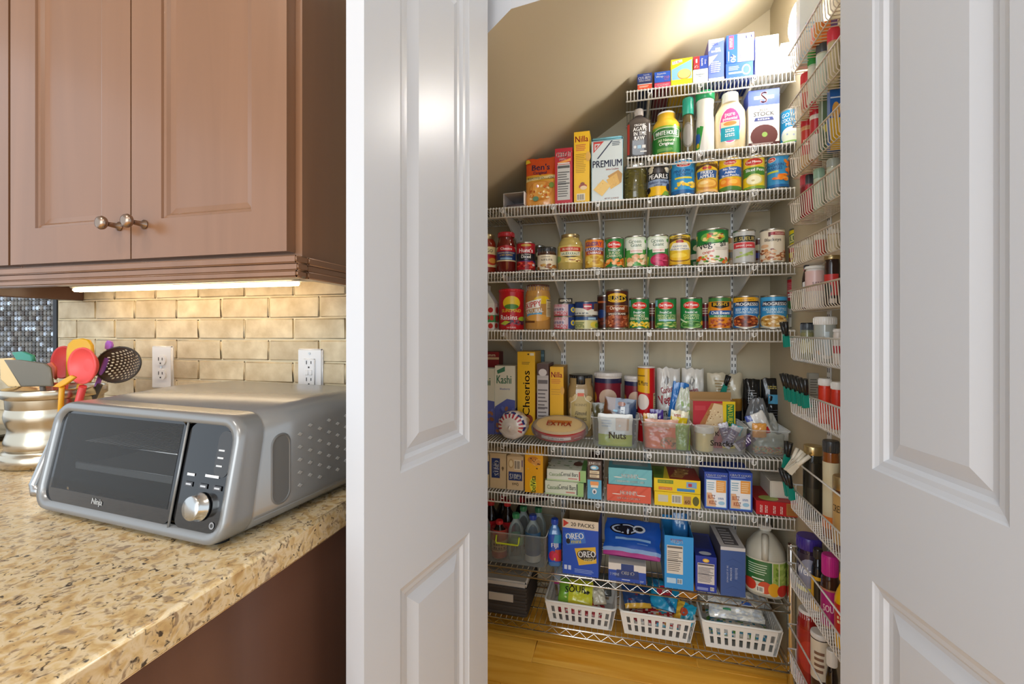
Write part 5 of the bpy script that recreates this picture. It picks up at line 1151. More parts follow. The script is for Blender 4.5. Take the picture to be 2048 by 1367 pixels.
# bread + tortillas in front
t = thing('bread_loaf', 'round bread loaf in a clear bag with red white and blue band', 'bread', (*at(1019, RY + .016)[:1], RY + .012, SZ[6] + .001), -.12, None)
b = MB(); rb = .056; loops = []
rr = random.Random(3)
prof = [(.0, .10), (.003, .30), (.008, .62), (.016, .90), (.026, 1.0), (.045, 1.02), (.070, 1.0), (.082, .9), (.090, .5)]
for y, k in prof:
    lp = []
    for j in range(36):
        a = 2 * pi * j / 36; w_ = 1 + .035 * sin(a * 9 + y * 60) * (1 if y < .03 else .4)
        lp.append((rb * k * w_ * cos(a) * 1.05, y, rb * 1.0 + rb * k * w_ * sin(a) * .98))
    loops.append(lp)
def bcol(i, j):
    if i == 0: return '#e0d6d0'
    if i == 1: return '#d8cfc8'
    if i == 2: return ('#b23a4a' if j % 2 else '#e6dcd8') if j < 20 or j > 32 else '#e4ddd8'
    if i == 3: return ('#2c3478' if j % 3 else '#e8e6ea') if j < 20 or j > 32 else '#e4ddd8'
    if i == 4: return '#d8d4d2' if j % 5 else '#c2b4a4'
    return '#cdb79a' if (j + i) % 4 else '#e0dcd8'
b.rings(loops, None, True, True, True, True, bcol); b.build('bagged_loaf', FOIL, t)
b = MB(); b.tube([(0, -.003, rb), (.006, -.010, rb + .004), (.002, -.012, rb - .01)], .004, 8, '#dcd6d2'); b.build('twisted_end', FOIL, t)
t = thing('tortilla_pack', 'pack of round tortillas with a red front label', 'tortillas', (*at(1119, RY + .072)[:1], RY + .068, SZ[6] + .054), 0, None)
t.rotation_euler = (radians(24), 0, 0)
for k in range(6):
    b = MB(); r_ = .102 + .002 * ((k * 7) % 3)
    b.lathe([(r_ * .98, k * .0045 - .014), (r_, k * .0045 - .0125), (r_ * .97, k * .0045 - .010)], 40, '#dcb87c' if k < 5 else '#e4c48c', ry=.60); b.build('tortilla', PAPER, t)
b = MB(); inkon(b, Flat((-.06, -.05, .0172), (.12, 0, 0), (0, .10, 0)), [R(.1, .55, .9, .72, '#c97a3a'), T('EXTRA', .5, .50, .26, '#b8341f', .8)]); b.build('top_print', FOIL, t)
b = MB(); mpc = Cyl(.107, -.022, .013, .61)
inkon(b, mpc, [R(.08, .0, .92, 1.0, '#b8242a'), R(.30, .22, .66, .62, '#e8e2e0'), T('TORTILLAS', .48, .42, .20, '#4a5a7a', .30), E(.2, .4, .03, .18, '#e8c8c0'), LN(.7, .32, .84, .5, 1, '#e8c0b8')]); b.build('front_label', FOIL, t)
b = MB(); b.lathe([(.106, -.024), (.112, -.016), (.113, 0), (.106, .014), (.09, .0165)], 40, None, ry=.60, cap0=False, cap1=False); b.build('clear_wrap', FILMC, t)
# clear bins
def clear_bin(label, L, Rr, yt, S, dy, depth, text=None, h=None, mat=None, name='storage_bin', bow=.0):
    Y = RY + dy; X0, d0 = at(L, Y); X1, d1 = at(Rr, Y); z = SZ[S] + .0006; h = h or zat(yt, (d0 + d1) / 2) - z
    w = X1 - X0; t = thing(name, label, 'bin', ((X0 + X1) / 2, Y, z), 0, 'clear plastic bins in the pantry')
    def lp(ins, zz, r=.014): return [(x, y, zz) for x, y in rrect(-w / 2 + ins, ins, w / 2 - ins, depth - ins, r, 4)]
    b = MB(); b.rings([lp(.011, .001), lp(.009, .003), lp(.004, h - .006), lp(.0, h - .004), lp(0, h)], None, True, True, False); b.build('tub', mat or CLEARB, t)
    b = MB(); b.tube(lp(.001, h), .0018, 6, None, True); b.build('rim', mat or CLEARB, t)
    if text:
        b = MB(); inkon(b, Flat((-w / 2, .0065, 0), (w, 0, 0), (0, -.004, h)), [T(s, u, v, hh, '#26221f', ww) for s, u, v, hh, ww in text], .0012); b.build('marker_lettering', PLAST, t)
    return t, (X0 + X1) / 2, w, z, h
b1 = clear_bin('clear bin marked Nuts holding a green and white pouch', 1181, 1280, 836, 6, .008, .135, [('Nuts', .55, .42, .22, .34)])
b2 = clear_bin('clear bin holding orange cookie bags', 1283, 1384, 846, 6, .008, .12)
b3 = clear_bin('clear bin marked Snacks holding the open granola box', 1386, 1499, 853, 6, .008, .165, [('K', .44, .74, .15, .1), ('Snacks', .52, .40, .20, .46)])
b4 = clear_bin('clear bin at the wall with teal clips and candies', 1501, 1584, 862, 6, .008, .16)
def inbin(bb, u, dy): return (bb[1] + (u - .5) * bb[2], RY + .008 + dy, bb[3] + .0025)
GB = 'packets in the clear snack bins'
bag('nut_pouch', 'pouch', 'white and lime green pouch at the front of the nuts bin', 0, 0, 0, 6, 0, .03, lambda u, v: '#a9b83c' if v < .38 else '#dfe0dc', [R(.52, .5, .9, .88, '#c9a88a'), LN(.1, .6, .45, .85, 3, '#b8c4d8')], w=.125, h=.118, pos=inbin(b1, .5, .030), cr=.002, seed=41, group=GB)
bag('nut_pouch', 'pouch', 'navy almond pouch standing tall in the nuts bin', 0, 0, 0, 6, 0, .04, lambda u, v: '#20365c' if u > .34 else ('#6a3f22' if v > .3 else '#2a2a30'), [R(.52, .35, .66, .82, '#cfd4d8'), LN(.54, .4, .64, .78, 7, '#3a4458', .4), E(.55, .88, .12, .05, '#9a5a3a'), LN(.3, .6, .45, .8, 2, '#4fa0c0')], w=.120, h=.172, pos=inbin(b1, .55, .075), cr=.003, seed=42, group=GB, rot=(0, .06, 0))
bag('nut_pouch', 'pouch', 'olive foil pouch at the back of the nuts bin', 0, 0, 0, 6, 0, .03, solid('#5a5230'), w=.11, h=.15, pos=inbin(b1, .36, .106), cr=.004, seed=43, group=GB, rot=(0, -.08, 0))
bag('cookie_pouch', 'pouch', 'orange cookie pouch filling the cookie bin', 0, 0, 0, 6, 0, .04, lambda u, v: '#e0704a' if v < .72 else '#d8a08a', [E(.72, .22, .26, .20, '#b07a44'), BL(.5, .1, .92, .36, 18, ['#8a5a30', '#c9935a', '#6a4022'], .04, .03), BL(.2, .5, .7, .8, 8, ['#e8a08a', '#f0c4b4'], .06, .04)], w=.118, h=.105, pos=inbin(b2, .41, .037), cr=.004, seed=44, group=GB)
bag('cookie_pouch', 'pouch', 'bright yellow pouch beside the orange cookie pouch', 0, 0, 0, 6, 0, .03, lambda u, v: '#e3c31c' if v < .8 else '#e9e2c0', [U(.4, .86, .08, '#c23a2c', .5)], w=.06, h=.135, pos=inbin(b2, .72, .075), cr=.004, seed=45, group=GB, rot=(0, .12, 0))
bag('cookie_pouch', 'pouch', 'green pouch in the corner of the cookie bin', 0, 0, 0, 6, 0, .03, solid('#8fae4c'), w=.05, h=.09, pos=inbin(b2, .84, .030), cr=.003, seed=46, group=GB)
bag('cookie_pouch', 'pouch', 'white and yellow snack packet sticking up in the cookie bin', 0, 0, 0, 6, 0, .02, lambda u, v: '#ece6d8' if u > .3 else '#e0a02c', [LN(.4, .6, .9, .9, 3, '#d8702c')], w=.05, h=.118, pos=inbin(b2, .20, .075), cr=.003, seed=47, group=GB)
bag('cookie_pouch', 'pouch', 'small purple pouch at the back of the cookie bin', 0, 0, 0, 6, 0, .02, solid('#4a2c8a'), [R(.3, .7, .5, .85, '#e6e0f0')], w=.05, h=.130, pos=inbin(b2, .34, .102), cr=.003, seed=48, group=GB)
# granola box + jar + bars in bin 3
bx = inbin(b3, .46, .085)
box('granola_box', 'box', 'open red and yellow granola bar box standing in the snacks bin', 0, 0, 0, 6, 0, .05, '#c9a070', {'f': [R(0, 0, .70, 1, '#b52332'), R(.70, 0, 1, 1, '#e9c81f'), R(.04, .8, .3, .9, '#c23a44'), P([(.06, .34), (.14, .16), (.5, .16), (.72, .62), (.70, .96), (.44, .96)], '#b0713c'), P([(.22, .34), (.34, .18), (.56, .2), (.72, .6), (.70, .92), (.5, .96)], '#dcc198'), BL(.28, .26, .68, .88, 46, ['#b98a52', '#f0dcb4', '#8f6436'], .016, .016), P([(.4, .1), (.70, .52), (.70, .4), (.48, .08)], '#8f1c28'), T('NATURE', .885, .50, .14, '#fff', .66, -90), R(.79, .12, .97, .94, '#2c7a3a'), T('NATURE VALLEY', .88, .53, .115, '#f2e23c', .78, -90), T('CRUNCHY', .745, .35, .05, '#3a3a20', .3, -90)]}, w=.148, h=.172, pos=bx, rot=.10, open_top=True, flap=.028, group=GB)
vessel('cream_tub', 'jar', 'cream coloured snack jar with white lid in the snacks bin', 0, 0, 0, 6, 0, [(0, 0), (0, .92), (.03, 1), (.76, 1), (.80, .96), (.96, .96), (.96, 0)], '#e3cf94', GLAZE, (.74, 1.04, '#efeeea'), None, pos=inbin(b3, .24, .044), r=.031, h=.088, group=GB)
for i, (u, dy, cc, lb, ang) in enumerate(((.60, .030, '#6a5a86', 'purple snack bar with silver end lying in the snacks bin', .5), (.72, .052, '#54406e', 'dark violet snack bar crossing the others', -.3), (.80, .028, '#4c3a66', 'plum foil snack bar by the bin wall', .9))):
    p = inbin(b3, u, dy)
    bag('snack_bar', 'snack bar', lb, 0, 0, 0, 6, 0, .016, lambda uu, v, cc=cc: '#c9c6d4' if v > .8 or v < .1 else cc, [LN(.2, .4, .8, .7, 3, '#d8d0e6')], w=.034, h=.085, pos=(p[0], p[1], p[2] + .018), kind='pillow', cr=.003, seed=50 + i, rot=(0, ang, 0), group=GB)
bag('snack_bar', 'snack bar', 'turquoise wrapper on the pile in the snacks bin', 0, 0, 0, 6, 0, .014, solid('#5fb4c4'), w=.04, h=.035, pos=(inbin(b3, .80, .055)[0], inbin(b3, .8, .055)[1], b3[3] + .062), kind='pillow', cr=.002, seed=55, rot=(.1, .3, 0), group=GB)
bag('candy_bag', 'bag', 'clear bag of mixed candies in the wall end bin', 0, 0, 0, 6, 0, .05, lambda u, v: ('#c9a66a', '#b8505a', '#7fa08a', '#c4b8a0')[hc(u, v, 4)] if v < .4 else '#a9b4b0', w=.10, h=.075, pos=inbin(b4, .52, .04), kind='pillow', cr=.006, seed=56, group=GB)
bag('snack_bag', 'bag', 'orange wrapped cracker packet in the wall end bin', 0, 0, 0, 6, 0, .015, solid('#d99a4a'), w=.045, h=.05, pos=(inbin(b4, .26, .02)[0], RY + .030, b4[3] + .062), kind='pillow', cr=.002, seed=57, group=GB)
bag('plastic_bag', 'bag', 'crumpled grey plastic bag spilling over the wall end bin', 0, 0, 0, 6, 0, .045, lambda u, v: '#8f9290' if v < .6 else '#6d7074', [P([(.1, .30), (.35, .38), (.5, .20), (.22, .16)], '#3f7a5c')], w=.085, h=.185, pos=inbin(b4, .36, .098), kind='gather', cr=.010, seed=58, group=GB)
bag('plastic_bag', 'bag', 'white bag with a bold red label leaning in the wall end bin', 0, 0, 0, 6, 0, .035, lambda u, v: '#c9202c' if .34 < v < .62 and u < .85 else ('#3a4fa0' if v > .86 and u < .3 else '#dcdcda'), [U(.45, .52, .06, '#f0b8b0', .5), U(.45, .43, .06, '#f0b8b0', .5)], w=.065, h=.15, pos=inbin(b4, .66, .055), kind='pillow', cr=.004, seed=59, rot=(.0, -.42, 0), group=GB)
bag('plastic_bag', 'bag', 'clear silvery crumpled bag against the side wall', 0, 0, 0, 6, 0, .03, solid('#b9b8b0'), w=.07, h=.13, pos=inbin(b4, .70, .128), kind='gather', cr=.009, seed=60, group=GB)
# ---- snack box shelf
GR = {'f': [R(.10, .30, .62, .86, '#22356c'), T('GRITS', .42, .58, .30, '#fff', .42, -90), T('QUICK', .20, .58, .10, '#c9d0e0', .3, -90), P([(.72, .6), (.8, .5), (.88, .6), (.8, .64)], '#6d5a40')]}
box('snack_box', 'box', 'narrow navy and cream box at the door end of the snack box shelf', 962, 978, 908, 7, .03, .10, '#cbb894', {'f': [R(0, .4, 1, .8, '#22356c')]})
box('grits_carton', 'carton', 'tan grits carton with sideways navy label', 980, 1012, 906, 7, .03, .10, '#cbb38c', GR)
t = box('grits_carton', 'carton', 'tan grits carton standing upside down beside the other', 1014, 1047, 912, 7, .03, .10, '#d2b78f', {'f': [R(.10, .28, .92, .54, '#22356c'), T('GRITS', .5, .40, .16, '#fff', .66, 180), T('Quick', .5, .18, .10, '#5a4024', .4, 180), BAR(.44, .60, .84, .90, '#e0d0b4', '#5a5048', 8), E(.25, .78, .16, .14, '#b99a6a'), E(.25, .78, .11, .1, '#e0cda4'), R(.9, .7, .95, .9, '#4a3a70')]})
hh = max(v.co.z for v in t.children[0].data.vertices); hx = max(v.co.x for v in t.children[0].data.vertices)
b = MB(); b.prism([(-hx, hh), (hx, hh), (.0, hh + .016)], (0, .10), '#b59a72'); b.build('gable_top', PAPER, t)
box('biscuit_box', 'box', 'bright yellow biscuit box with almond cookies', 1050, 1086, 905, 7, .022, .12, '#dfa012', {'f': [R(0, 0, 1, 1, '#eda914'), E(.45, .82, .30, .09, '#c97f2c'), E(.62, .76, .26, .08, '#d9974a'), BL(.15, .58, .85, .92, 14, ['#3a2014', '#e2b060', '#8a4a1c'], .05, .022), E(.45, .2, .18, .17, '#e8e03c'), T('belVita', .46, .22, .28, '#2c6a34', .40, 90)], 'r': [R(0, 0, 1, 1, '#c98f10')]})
CB = lambda c: {'f': [R(0, 0, 1, .12, '#b9cc9c'), R(.84, 0, 1, 1, '#9cc27c'), T('Cascade', .22, .55, .30, '#7fa06a', .32), T('Cereal Bars', .58, .62, .34, '#5a6460', .44), R(.55, .2, .78, .30, '#c98a80'), R(.82, .1, .85, .9, c)], 't': [BL(.0, .1, .9, .9, 24, ['#9fb48a', '#8a8f80', '#c9cfbc', '#7d9a70'], .06, .06), E(.76, .6, .12, .22, '#6a3a2c'), R(.88, 0, 1, 1, '#5f9a4c')]}
t = box('cereal_bar_box', 'box', 'pale green cereal bar box underneath its twin', 1090, 1167, 963, 7, .020, .14, '#d6dcc8', CB('#3c4a44'))
ztop = t.location.z + max(v.co.z for v in t.children[0].data.vertices) + .0004
box('cereal_bar_box', 'box', 'pale green cereal bar box stacked on top with visible lid picture', 1094, 1172, 939, 7, .026, .14, '#d9ddcf', CB('#b5303a'), z=ztop, rot=.02)
box('snack_box', 'box', 'slim brown and sky blue snack bar box', 1175, 1203, 921, 7, .012, .13, '#4a342c', {'f': [R(0, 0, 1, .50, '#58a8cc'), R(0, .5, 1, 1, '#49332c'), T('JUNKLESS', .5, .92, .09, '#e9e0d4', .84), E(.5, .82, .30, .06, '#78b8d8'), E(.45, .82, .18, .03, '#f0f0ea'), R(.16, .66, .84, .74, '#e0cfae'), R(.16, .56, .84, .64, '#e0cfae'), LN(.22, .58, .78, .73, 4, '#8a6a4a', .3), R(.2, .36, .8, .46, '#f0a060'), R(.24, .30, .76, .36, '#f4e4cc'), E(.5, .20, .16, .07, '#e8e8ea'), E(.5, .19, .08, .04, '#5a5a6a')]})
NO = lambda sub, c: [P([(0, 0), (.06, 0), (.46, 1), (.40, 1)], c), P([(.5, 0), (.56, 0), (.96, 1), (.90, 1)], c), P([(.25, 0), (.31, 0), (.71, 1), (.65, 1)], c), T("NONNI'S", .5, .56, .26, '#f3f0ea', .38), T(sub, .5, .22, .12, '#f3ece4', .66), E(.22, .45, .1, .03, '#eadfd6'), E(.78, .45, .1, .03, '#eadfd6')]
t = box('biscotti_box', 'box', 'coral red biscotti box under the turquoise one', 1214, 1302, 971, 7, .012, .13, '#c2412f', {'f': [R(0, 0, 1, 1, '#d85a44')] + NO('SALTED CARAMEL', '#cf4d38')})
ztop = t.location.z + max(v.co.z for v in t.children[0].data.vertices) + .0004
box('biscotti_box', 'box', 'turquoise biscotti box stacked on the coral red one', 1217, 1304, 937, 7, .016, .13, '#5aa4b0', {'f': [R(0, 0, 1, 1, '#6fb9c2')] + NO('CINNAMON COFFEE CAKE', '#67b1bc'), 't': [R(0, 0, 1, .16, '#4a8e9a'), R(.08, .3, .92, .9, '#8a9a9c'), LN(.1, .34, .9, .86, 6, '#c9d0d0', .4)]}, z=ztop)
NV = {'f': [R(0, 0, 1, 1, '#ecc916'), R(.08, .62, .42, .90, '#6a8a2c'), T('NATURE VALLEY', .25, .76, .14, '#e6e03c', .28), R(.10, .12, .40, .36, '#e0782c'), T('PEANUT BUTTER', .25, .24, .12, '#f6e8c0', .24), R(.70, .40, .92, .86, '#7fa8c9'), R(.74, .5, .82, .74, '#b5304a'), R(.50, .10, .88, .32, '#3a86bc')], 't': [R(0, 0, .30, 1, '#5f7f24'), P([(.2, 0), (.3, 1), (.4, 1), (.3, 0)], '#d9c42a'), R(.34, 0, 1, 1, '#8a2c20'), P([(.36, .15), (.6, .9), (.86, .8), (.62, .1)], '#b07a3c'), BL(.44, .25, .78, .8, 20, ['#d9b070', '#8a5428'], .03, .05), LN(.06, .3, .24, .8, 4, '#3c5a14', .5)]}
t = box('granola_bar_box', 'box', 'yellow granola bar box with barcode underneath its twin', 1309, 1401, 985, 7, .010, .15, '#e3bf14', {'f': [R(0, 0, 1, 1, '#ecc916'), R(.08, .28, .30, .78, '#c9c6b4'), BAR(.38, .22, .60, .84, '#dcd8c6', '#555', 12), R(.64, .2, .80, .8, '#b98a4c'), T('60', .72, .4, .26, '#8a5a1c', .12), E(.90, .5, .07, .34, '#5a5a24')]})
ztop = t.location.z + max(v.co.z for v in t.children[0].data.vertices) + .0004
box('granola_bar_box', 'box', 'yellow granola bar box stacked on top with red lid picture', 1308, 1401, 958, 7, .012, .15, '#e6c315', NV, z=ztop)
CG = {'f': [T('CRAZY GOOD', .5, .915, .055, '#fff', .86), LN(.1, .855, .9, .885, 1, '#a9b8e4'), R(.06, .05, .94, .80, '#7fb4e0'), R(.09, .07, .91, .785, '#f0f0f2'), R(.50, .46, .91, .785, '#e9a04c'), LN(.54, .5, .88, .76, 5, '#f4cf9c', .5), LN(.12, .52, .46, .76, 4, '#8fb4c4', .4), P([(.09, .07), (.5, .07), (.3, .44), (.09, .44)], '#e6b48c'), T('BLITZ', .30, .33, .10, '#c9402c', .3), T('KIDZ', .36, .18, .10, '#c24a30', .3), U(.70, .30, .06, '#5a74a8', .3), E(.72, .18, .14, .05, '#9fc8e0')]}
box('pastry_box', 'box', 'royal blue pastry box next to the yellow granola boxes', 1409, 1456, 944, 7, .020, .13, '#2c49a4', CG)
box('pastry_box', 'box', 'royal blue pastry box next to the red cracker box', 1457.5, 1505, 944, 7, .020, .13, '#2c49a4', CG)
t = box('cracker_box', 'box', 'flat red cracker box at the wall end of the snack box shelf', 1520, 1606, 1004, 7, .010, .16, '#a81c22', {'f': [R(0, 0, 1, 1, '#bd2026'), R(.60, .06, .96, .94, '#b0773c'), LN(.62, .1, .94, .9, 8, '#8f5a2a', .4)] + [U(u, .45, .06, '#f4d8d0', .7, 90) for u in (.1, .2, .36, .5)], 't': [E(.3, .2, .2, .16, '#a8b45a')]}, w=.155)
ztop = t.location.z + max(v.co.z for v in t.children[0].data.vertices) + .0004
box('snack_box', 'box', 'off white box lying on the red cracker box', 1540, 1596, 963, 7, .050, .12, '#cfc8ba', {'f': [R(.06, .08, .94, .9, '#d8d0c2')], 't': [LN(.1, .1, .9, .9, 5, '#b4ab9c', .4)]}, z=ztop)

# ---- upper chrome shelf
sb = clear_bin('wide frosted bin crowded with soda and water bottles', 935, 1092, 1066, 8, .012, .22, mat=clear('frosted_bin', '#e6eae8', .12, .2))
t = [o for o in D.objects if o.name.startswith('storage_bin')][-1]
b = MB(); xo = at(1015, RY + .012)[0] - sb[1]
b.tube([(xo - .046, .004, sb[4] - .012), (xo - .046, -.006, sb[4] - .03), (xo - .044, -.008, sb[4] - .038), (xo + .044, -.008, sb[4] - .038), (xo + .046, -.006, sb[4] - .03), (xo + .046, .004, sb[4] - .012)], .0032, 8, '#c6d22c'); b.build('handle', PLAST, t)
BT = [(0, 0), (0, .80), (.02, .96), (.06, 1.0), (.58, 1.0), (.66, .97), (.76, .74), (.84, .46), (.87, .40), (.96, .38), (.96, 0)]
def bottle(label, px, dy, h, cap, body, mat, lab=None, r=.031):
    X, d = at(px, RY + dy)
    vessel('drink_bottle', 'bottle', label, 0, 0, 0, 8, 0, BT, body, mat, (.90, .46, cap), lab, pos=(X, RY + dy, SZ[8] + .004), r=r, h=h, group='small drink bottles in the frosted bin')
DARK = pbr('cola', '#150a08', .06)
SLV = lambda c: (.24, .62, 1.005, [R(-.5, 0, 1.5, 1, c)])
bottle('clear water bottle with green cap by the white door', 966, .060, .188, '#2c7a52', None, CLEARG, (.28, .52, 1.004, [R(-.5, 0, 1.5, 1, '#9cc8ae')]))
bottle('cola bottle with red cap at the door side of the bin', 982, .120, .205, '#b51c28', None, DARK, SLV('#b01c26'))
bottle('cola bottle with red cap at the very back of the bin', 1006, .184, .205, '#a81a24', None, DARK)
bottle('cola bottle with red cap in the middle of the bin', 1015, .122, .207, '#c01f2a', None, DARK, SLV('#b01c26'))
bottle('cola bottle with red cap beside the lying can', 1044, .186, .205, '#b01c26', None, DARK)
bottle('clear bottle with green cap standing before a red label bottle', 1032, .060, .185, '#2f8a5a', None, CLEARG, (.36, .52, 1.004, [R(-.5, 0, 1.5, 1, '#8ac0a0')]))
bottle('cola bottle with a red and cream label behind the lime handle', 999, .060, .150, '#c2272f', None, DARK, (.06, .80, 1.01, [R(-.5, 0, 1.5, 1, '#b5473f'), R(-.5, .22, 1.5, .62, '#d9b894'), U(.5, .42, .26, '#4a2c22', .66), R(.1, .28, .9, .31, '#8a4a3a')]))
bottle('clear bottle with green cap in the middle of the bin', 1047, .122, .192, '#2c7a50', None, CLEARG)
bottle('clear water bottle with blue cap and blue label', 1066, .060, .186, '#1c3f9c', None, CLEARG, (.05, .66, 1.004, [R(-.5, .0, 1.5, .22, '#c9ced2'), R(-.5, .22, 1.5, 1, '#3f668c'), R(-.5, .22, 1.5, .42, '#2c5a8a')]))
bottle('clear bottle with green cap against the bin wall', 1077, .124, .192, '#246a48', None, CLEARG)
t = thing('soda_can', 'red and white soda can lying on top of the bottles', 'can', (at(1072, RY + .185)[0], RY + .185, SZ[8] + .222), .5)
b = MB(); b.lathe([(.0, -.05), (.022, -.05), (.026, -.046), (.027, .042), (.022, .05), (0, .05)], 28, None, cf=lambda i, j: '#9c1c22' if (i >= 3) else ('#2a1512' if j % 7 < 4 else '#d8ccc6')); b.build('can_body', PLAST, t, None, (0, pi / 2, 0))
vessel('water_bottle', 'bottle', 'square water bottle with blue cap and red flower label', 1096, 1123, 1036, 8, .045, [(0, 0), (0, .9), (.02, 1), (.62, 1), (.70, .96), (.80, .7), (.86, .45), (.96, .42), (.96, 0)], '#4a7fc0', GLAZE, (.88, .52, '#1f49b4'), (.10, .70, 1.003, [R(-.5, 0, 1.5, 1, '#1d4fb8'), P([(.4, .70), (1.1, .70), (1.1, 1), (.5, 1)], '#2f9ac0'), T('FIJI', .5, .60, .20, '#f4f4f6', .52), R(.52, .04, .95, .46, '#c93a34'), E(.36, .24, .26, .18, '#c2204a'), E(.56, .20, .2, .14, '#d92a50'), E(.5, .12, .05, .05, '#d9c04a')]), n=4.0)
ORE = [R(0, 0, 1, 1, '#1f4fb8'), R(0, .84, 1, 1, '#dccbb4'), P([(.02, .985), (.18, .93), (.02, .85)], '#c23a30'), T('20 PACKS', .56, .915, .07, '#23201e', .66), P([(.06, .74), (.60, .80), (.66, .60), (.12, .52)], '#3f74c8'), T('OREO', .34, .70, .11, '#fff', .5, 8), T('mini', .38, .61, .07, '#e6d84a', .3, 8), E(.16, .6, .06, .05, '#141418'), P([(.34, .48), (.92, .55), (.95, .26), (.46, .18)], '#e2b53c'), E(.68, .38, .27, .10, '#2a2624'), T('OREO', .68, .40, .11, '#fff', .48, 8), T('mini', .74, .31, .07, '#e9dc9a', .3, 8), R(.05, .08, .13, .16, '#c9d4ec'), R(.16, .08, .24, .16, '#c9d4ec'), LN(.34, .05, .95, .13, 3, '#8fa8dc', .4)]
box('cookie_box', 'box', 'open blue cookie box marked 20 PACKS', 1125, 1197, 1040, 8, .008, .16, '#9a8260', {'f': ORE, 'r': [R(0, 0, 1, 1, '#1c449e')]}, open_top=True, rot=-.03)
t = box('cookie_box', 'box', 'small white and blue cookie box under the zip bag', 1217, 1292, 1128, 8, .004, .13, '#d9d4cc', {'f': [R(0, 0, 1, .62, '#1f4aa8'), R(0, .62, 1, 1, '#e0d8d0'), R(.34, .60, .68, 1, '#263f7c'), P([(.2, .2), (.82, .2), (.8, .66), (.22, .66)], '#1f3a78'), T('OREO', .52, .50, .20, '#e9e6e4', .34), T('2 MINI', .16, .38, .16, '#c9d4ec', .24), LN(.36, .1, .64, .2, 1, '#c9d0e4'), LN(.84, .08, .96, .2, 2, '#a9b8dc')]})
zc = t.location.z + max(v.co.z for v in t.children[0].data.vertices)
t = bag('cookie_bag', 'bag', 'zip bag with a blue cookie pack and pink seal lying slanted', 0, 0, 0, 8, 0, .03, lambda u, v: '#b23f8a' if v < .07 else ('#8fb0dc' if v < .17 else '#2358b4'), [E(.36, .66, .26, .16, '#1a1a20'), E(.36, .66, .23, .13, '#c9d4e6'), E(.36, .66, .19, .10, '#20222c'), E(.62, .68, .11, .12, '#e0e6f0'), E(.62, .68, .07, .07, '#22242e'), R(.2, .36, .84, .42, '#8fb8e4'), LN(.6, .28, .84, .33, 1, '#6f9ad8')], w=.205, h=.165, pos=(at(1262, RY + .03)[0], RY + .004, zc + .026), kind='pillow', cr=.005, seed=71, rot=(radians(-62), 0, -.06))
box('treat_box', 'box', 'torn open sky blue treat box with nutrition panel', 1329, 1387, 1072, 8, .004, .19, '#2b8fd0', {'f': [R(0, 0, 1, 1, '#2f96da'), T('RICE KRISPIES', .42, .93, .03, '#c94a5a', .4), T('TREATS', .42, .895, .055, '#f0e8f0', .44), T('Original', .42, .86, .025, '#d9ecf8', .24), NF(.08, .28, .64, .82, '#dcd2c4', '#6a625c'), R(.08, .10, .40, .20, '#b9d4e6'), BAR(.44, .10, .62, .20, '#cfdce4', '#333', 8)], 'l': [R(0, 0, 1, 1, '#2a86c8')]}, open_top=True)
bag('snack_bar', 'snack bar', 'dark blue wrapped treat poking out of the sky blue box', 0, 0, 0, 8, 0, .02, solid('#2a6aa4'), [U(.5, .86, .05, '#cfe4f4', .6)], w=.055, h=.235, pos=(at(1362, RY + .06)[0], RY + .07, SZ[8] + .003), kind='pillow', cr=.003, seed=73, group='wrapped treats in the sky blue box', rot=(-.12, 0, 0))
box('snack_box', 'box', 'deep blue box with round yellow seal and nutrition panel', 1391, 1433, 1112, 8, .010, .19, '#1b2f8c', {'f': [R(0, 0, 1, 1, '#1f3798'), E(.5, .88, .16, .055, '#e0a82c'), E(.5, .88, .10, .035, '#f0cf6a'), NF(.10, .22, .90, .80, '#d6ccc6', '#4a4448'), R(.08, .04, .6, .12, '#7f8cc4'), BAR(.7, .05, .88, .15, '#e0dce0', '#333', 6)], 't': [E(.5, .12, .3, .07, '#c9cdd8'), R(.1, .3, .9, .9, '#18276e')], 'l': [R(0, 0, 1, 1, '#18287a')]}, rot=-.03)
box('pasta_box', 'box', 'slate blue box with white top edge beside the vinegar jug', 1441, 1491, 1094, 8, .004, .18, '#3a5288', {'f': [R(0, 0, 1, 1, '#435c94'), R(0, .93, 1, 1, '#cfcbc8')] + [P([(.06 + .0 * k, .1 + .14 * k), (.5, .2 + .14 * k), (.94, .1 + .14 * k), (.5, .215 + .14 * k)], '#3a5186') for k in range(5)] + [T('DON LET IT BE', .28, .45, .06, '#cfd4e2', .34, 90), T('PRODUCE', .42, .45, .07, '#e0e4ee', .26, 90), LN(.58, .36, .70, .6, 8, '#aab4d0', .4)], 't': [R(0, 0, 1, 1, '#c2bebc'), R(.2, .1, .8, .9, '#5a5658'), LN(.25, .15, .75, .85, 6, '#b0acac', .5)], 'l': [R(0, 0, 1, 1, '#5a5660')]}, rot=.03)
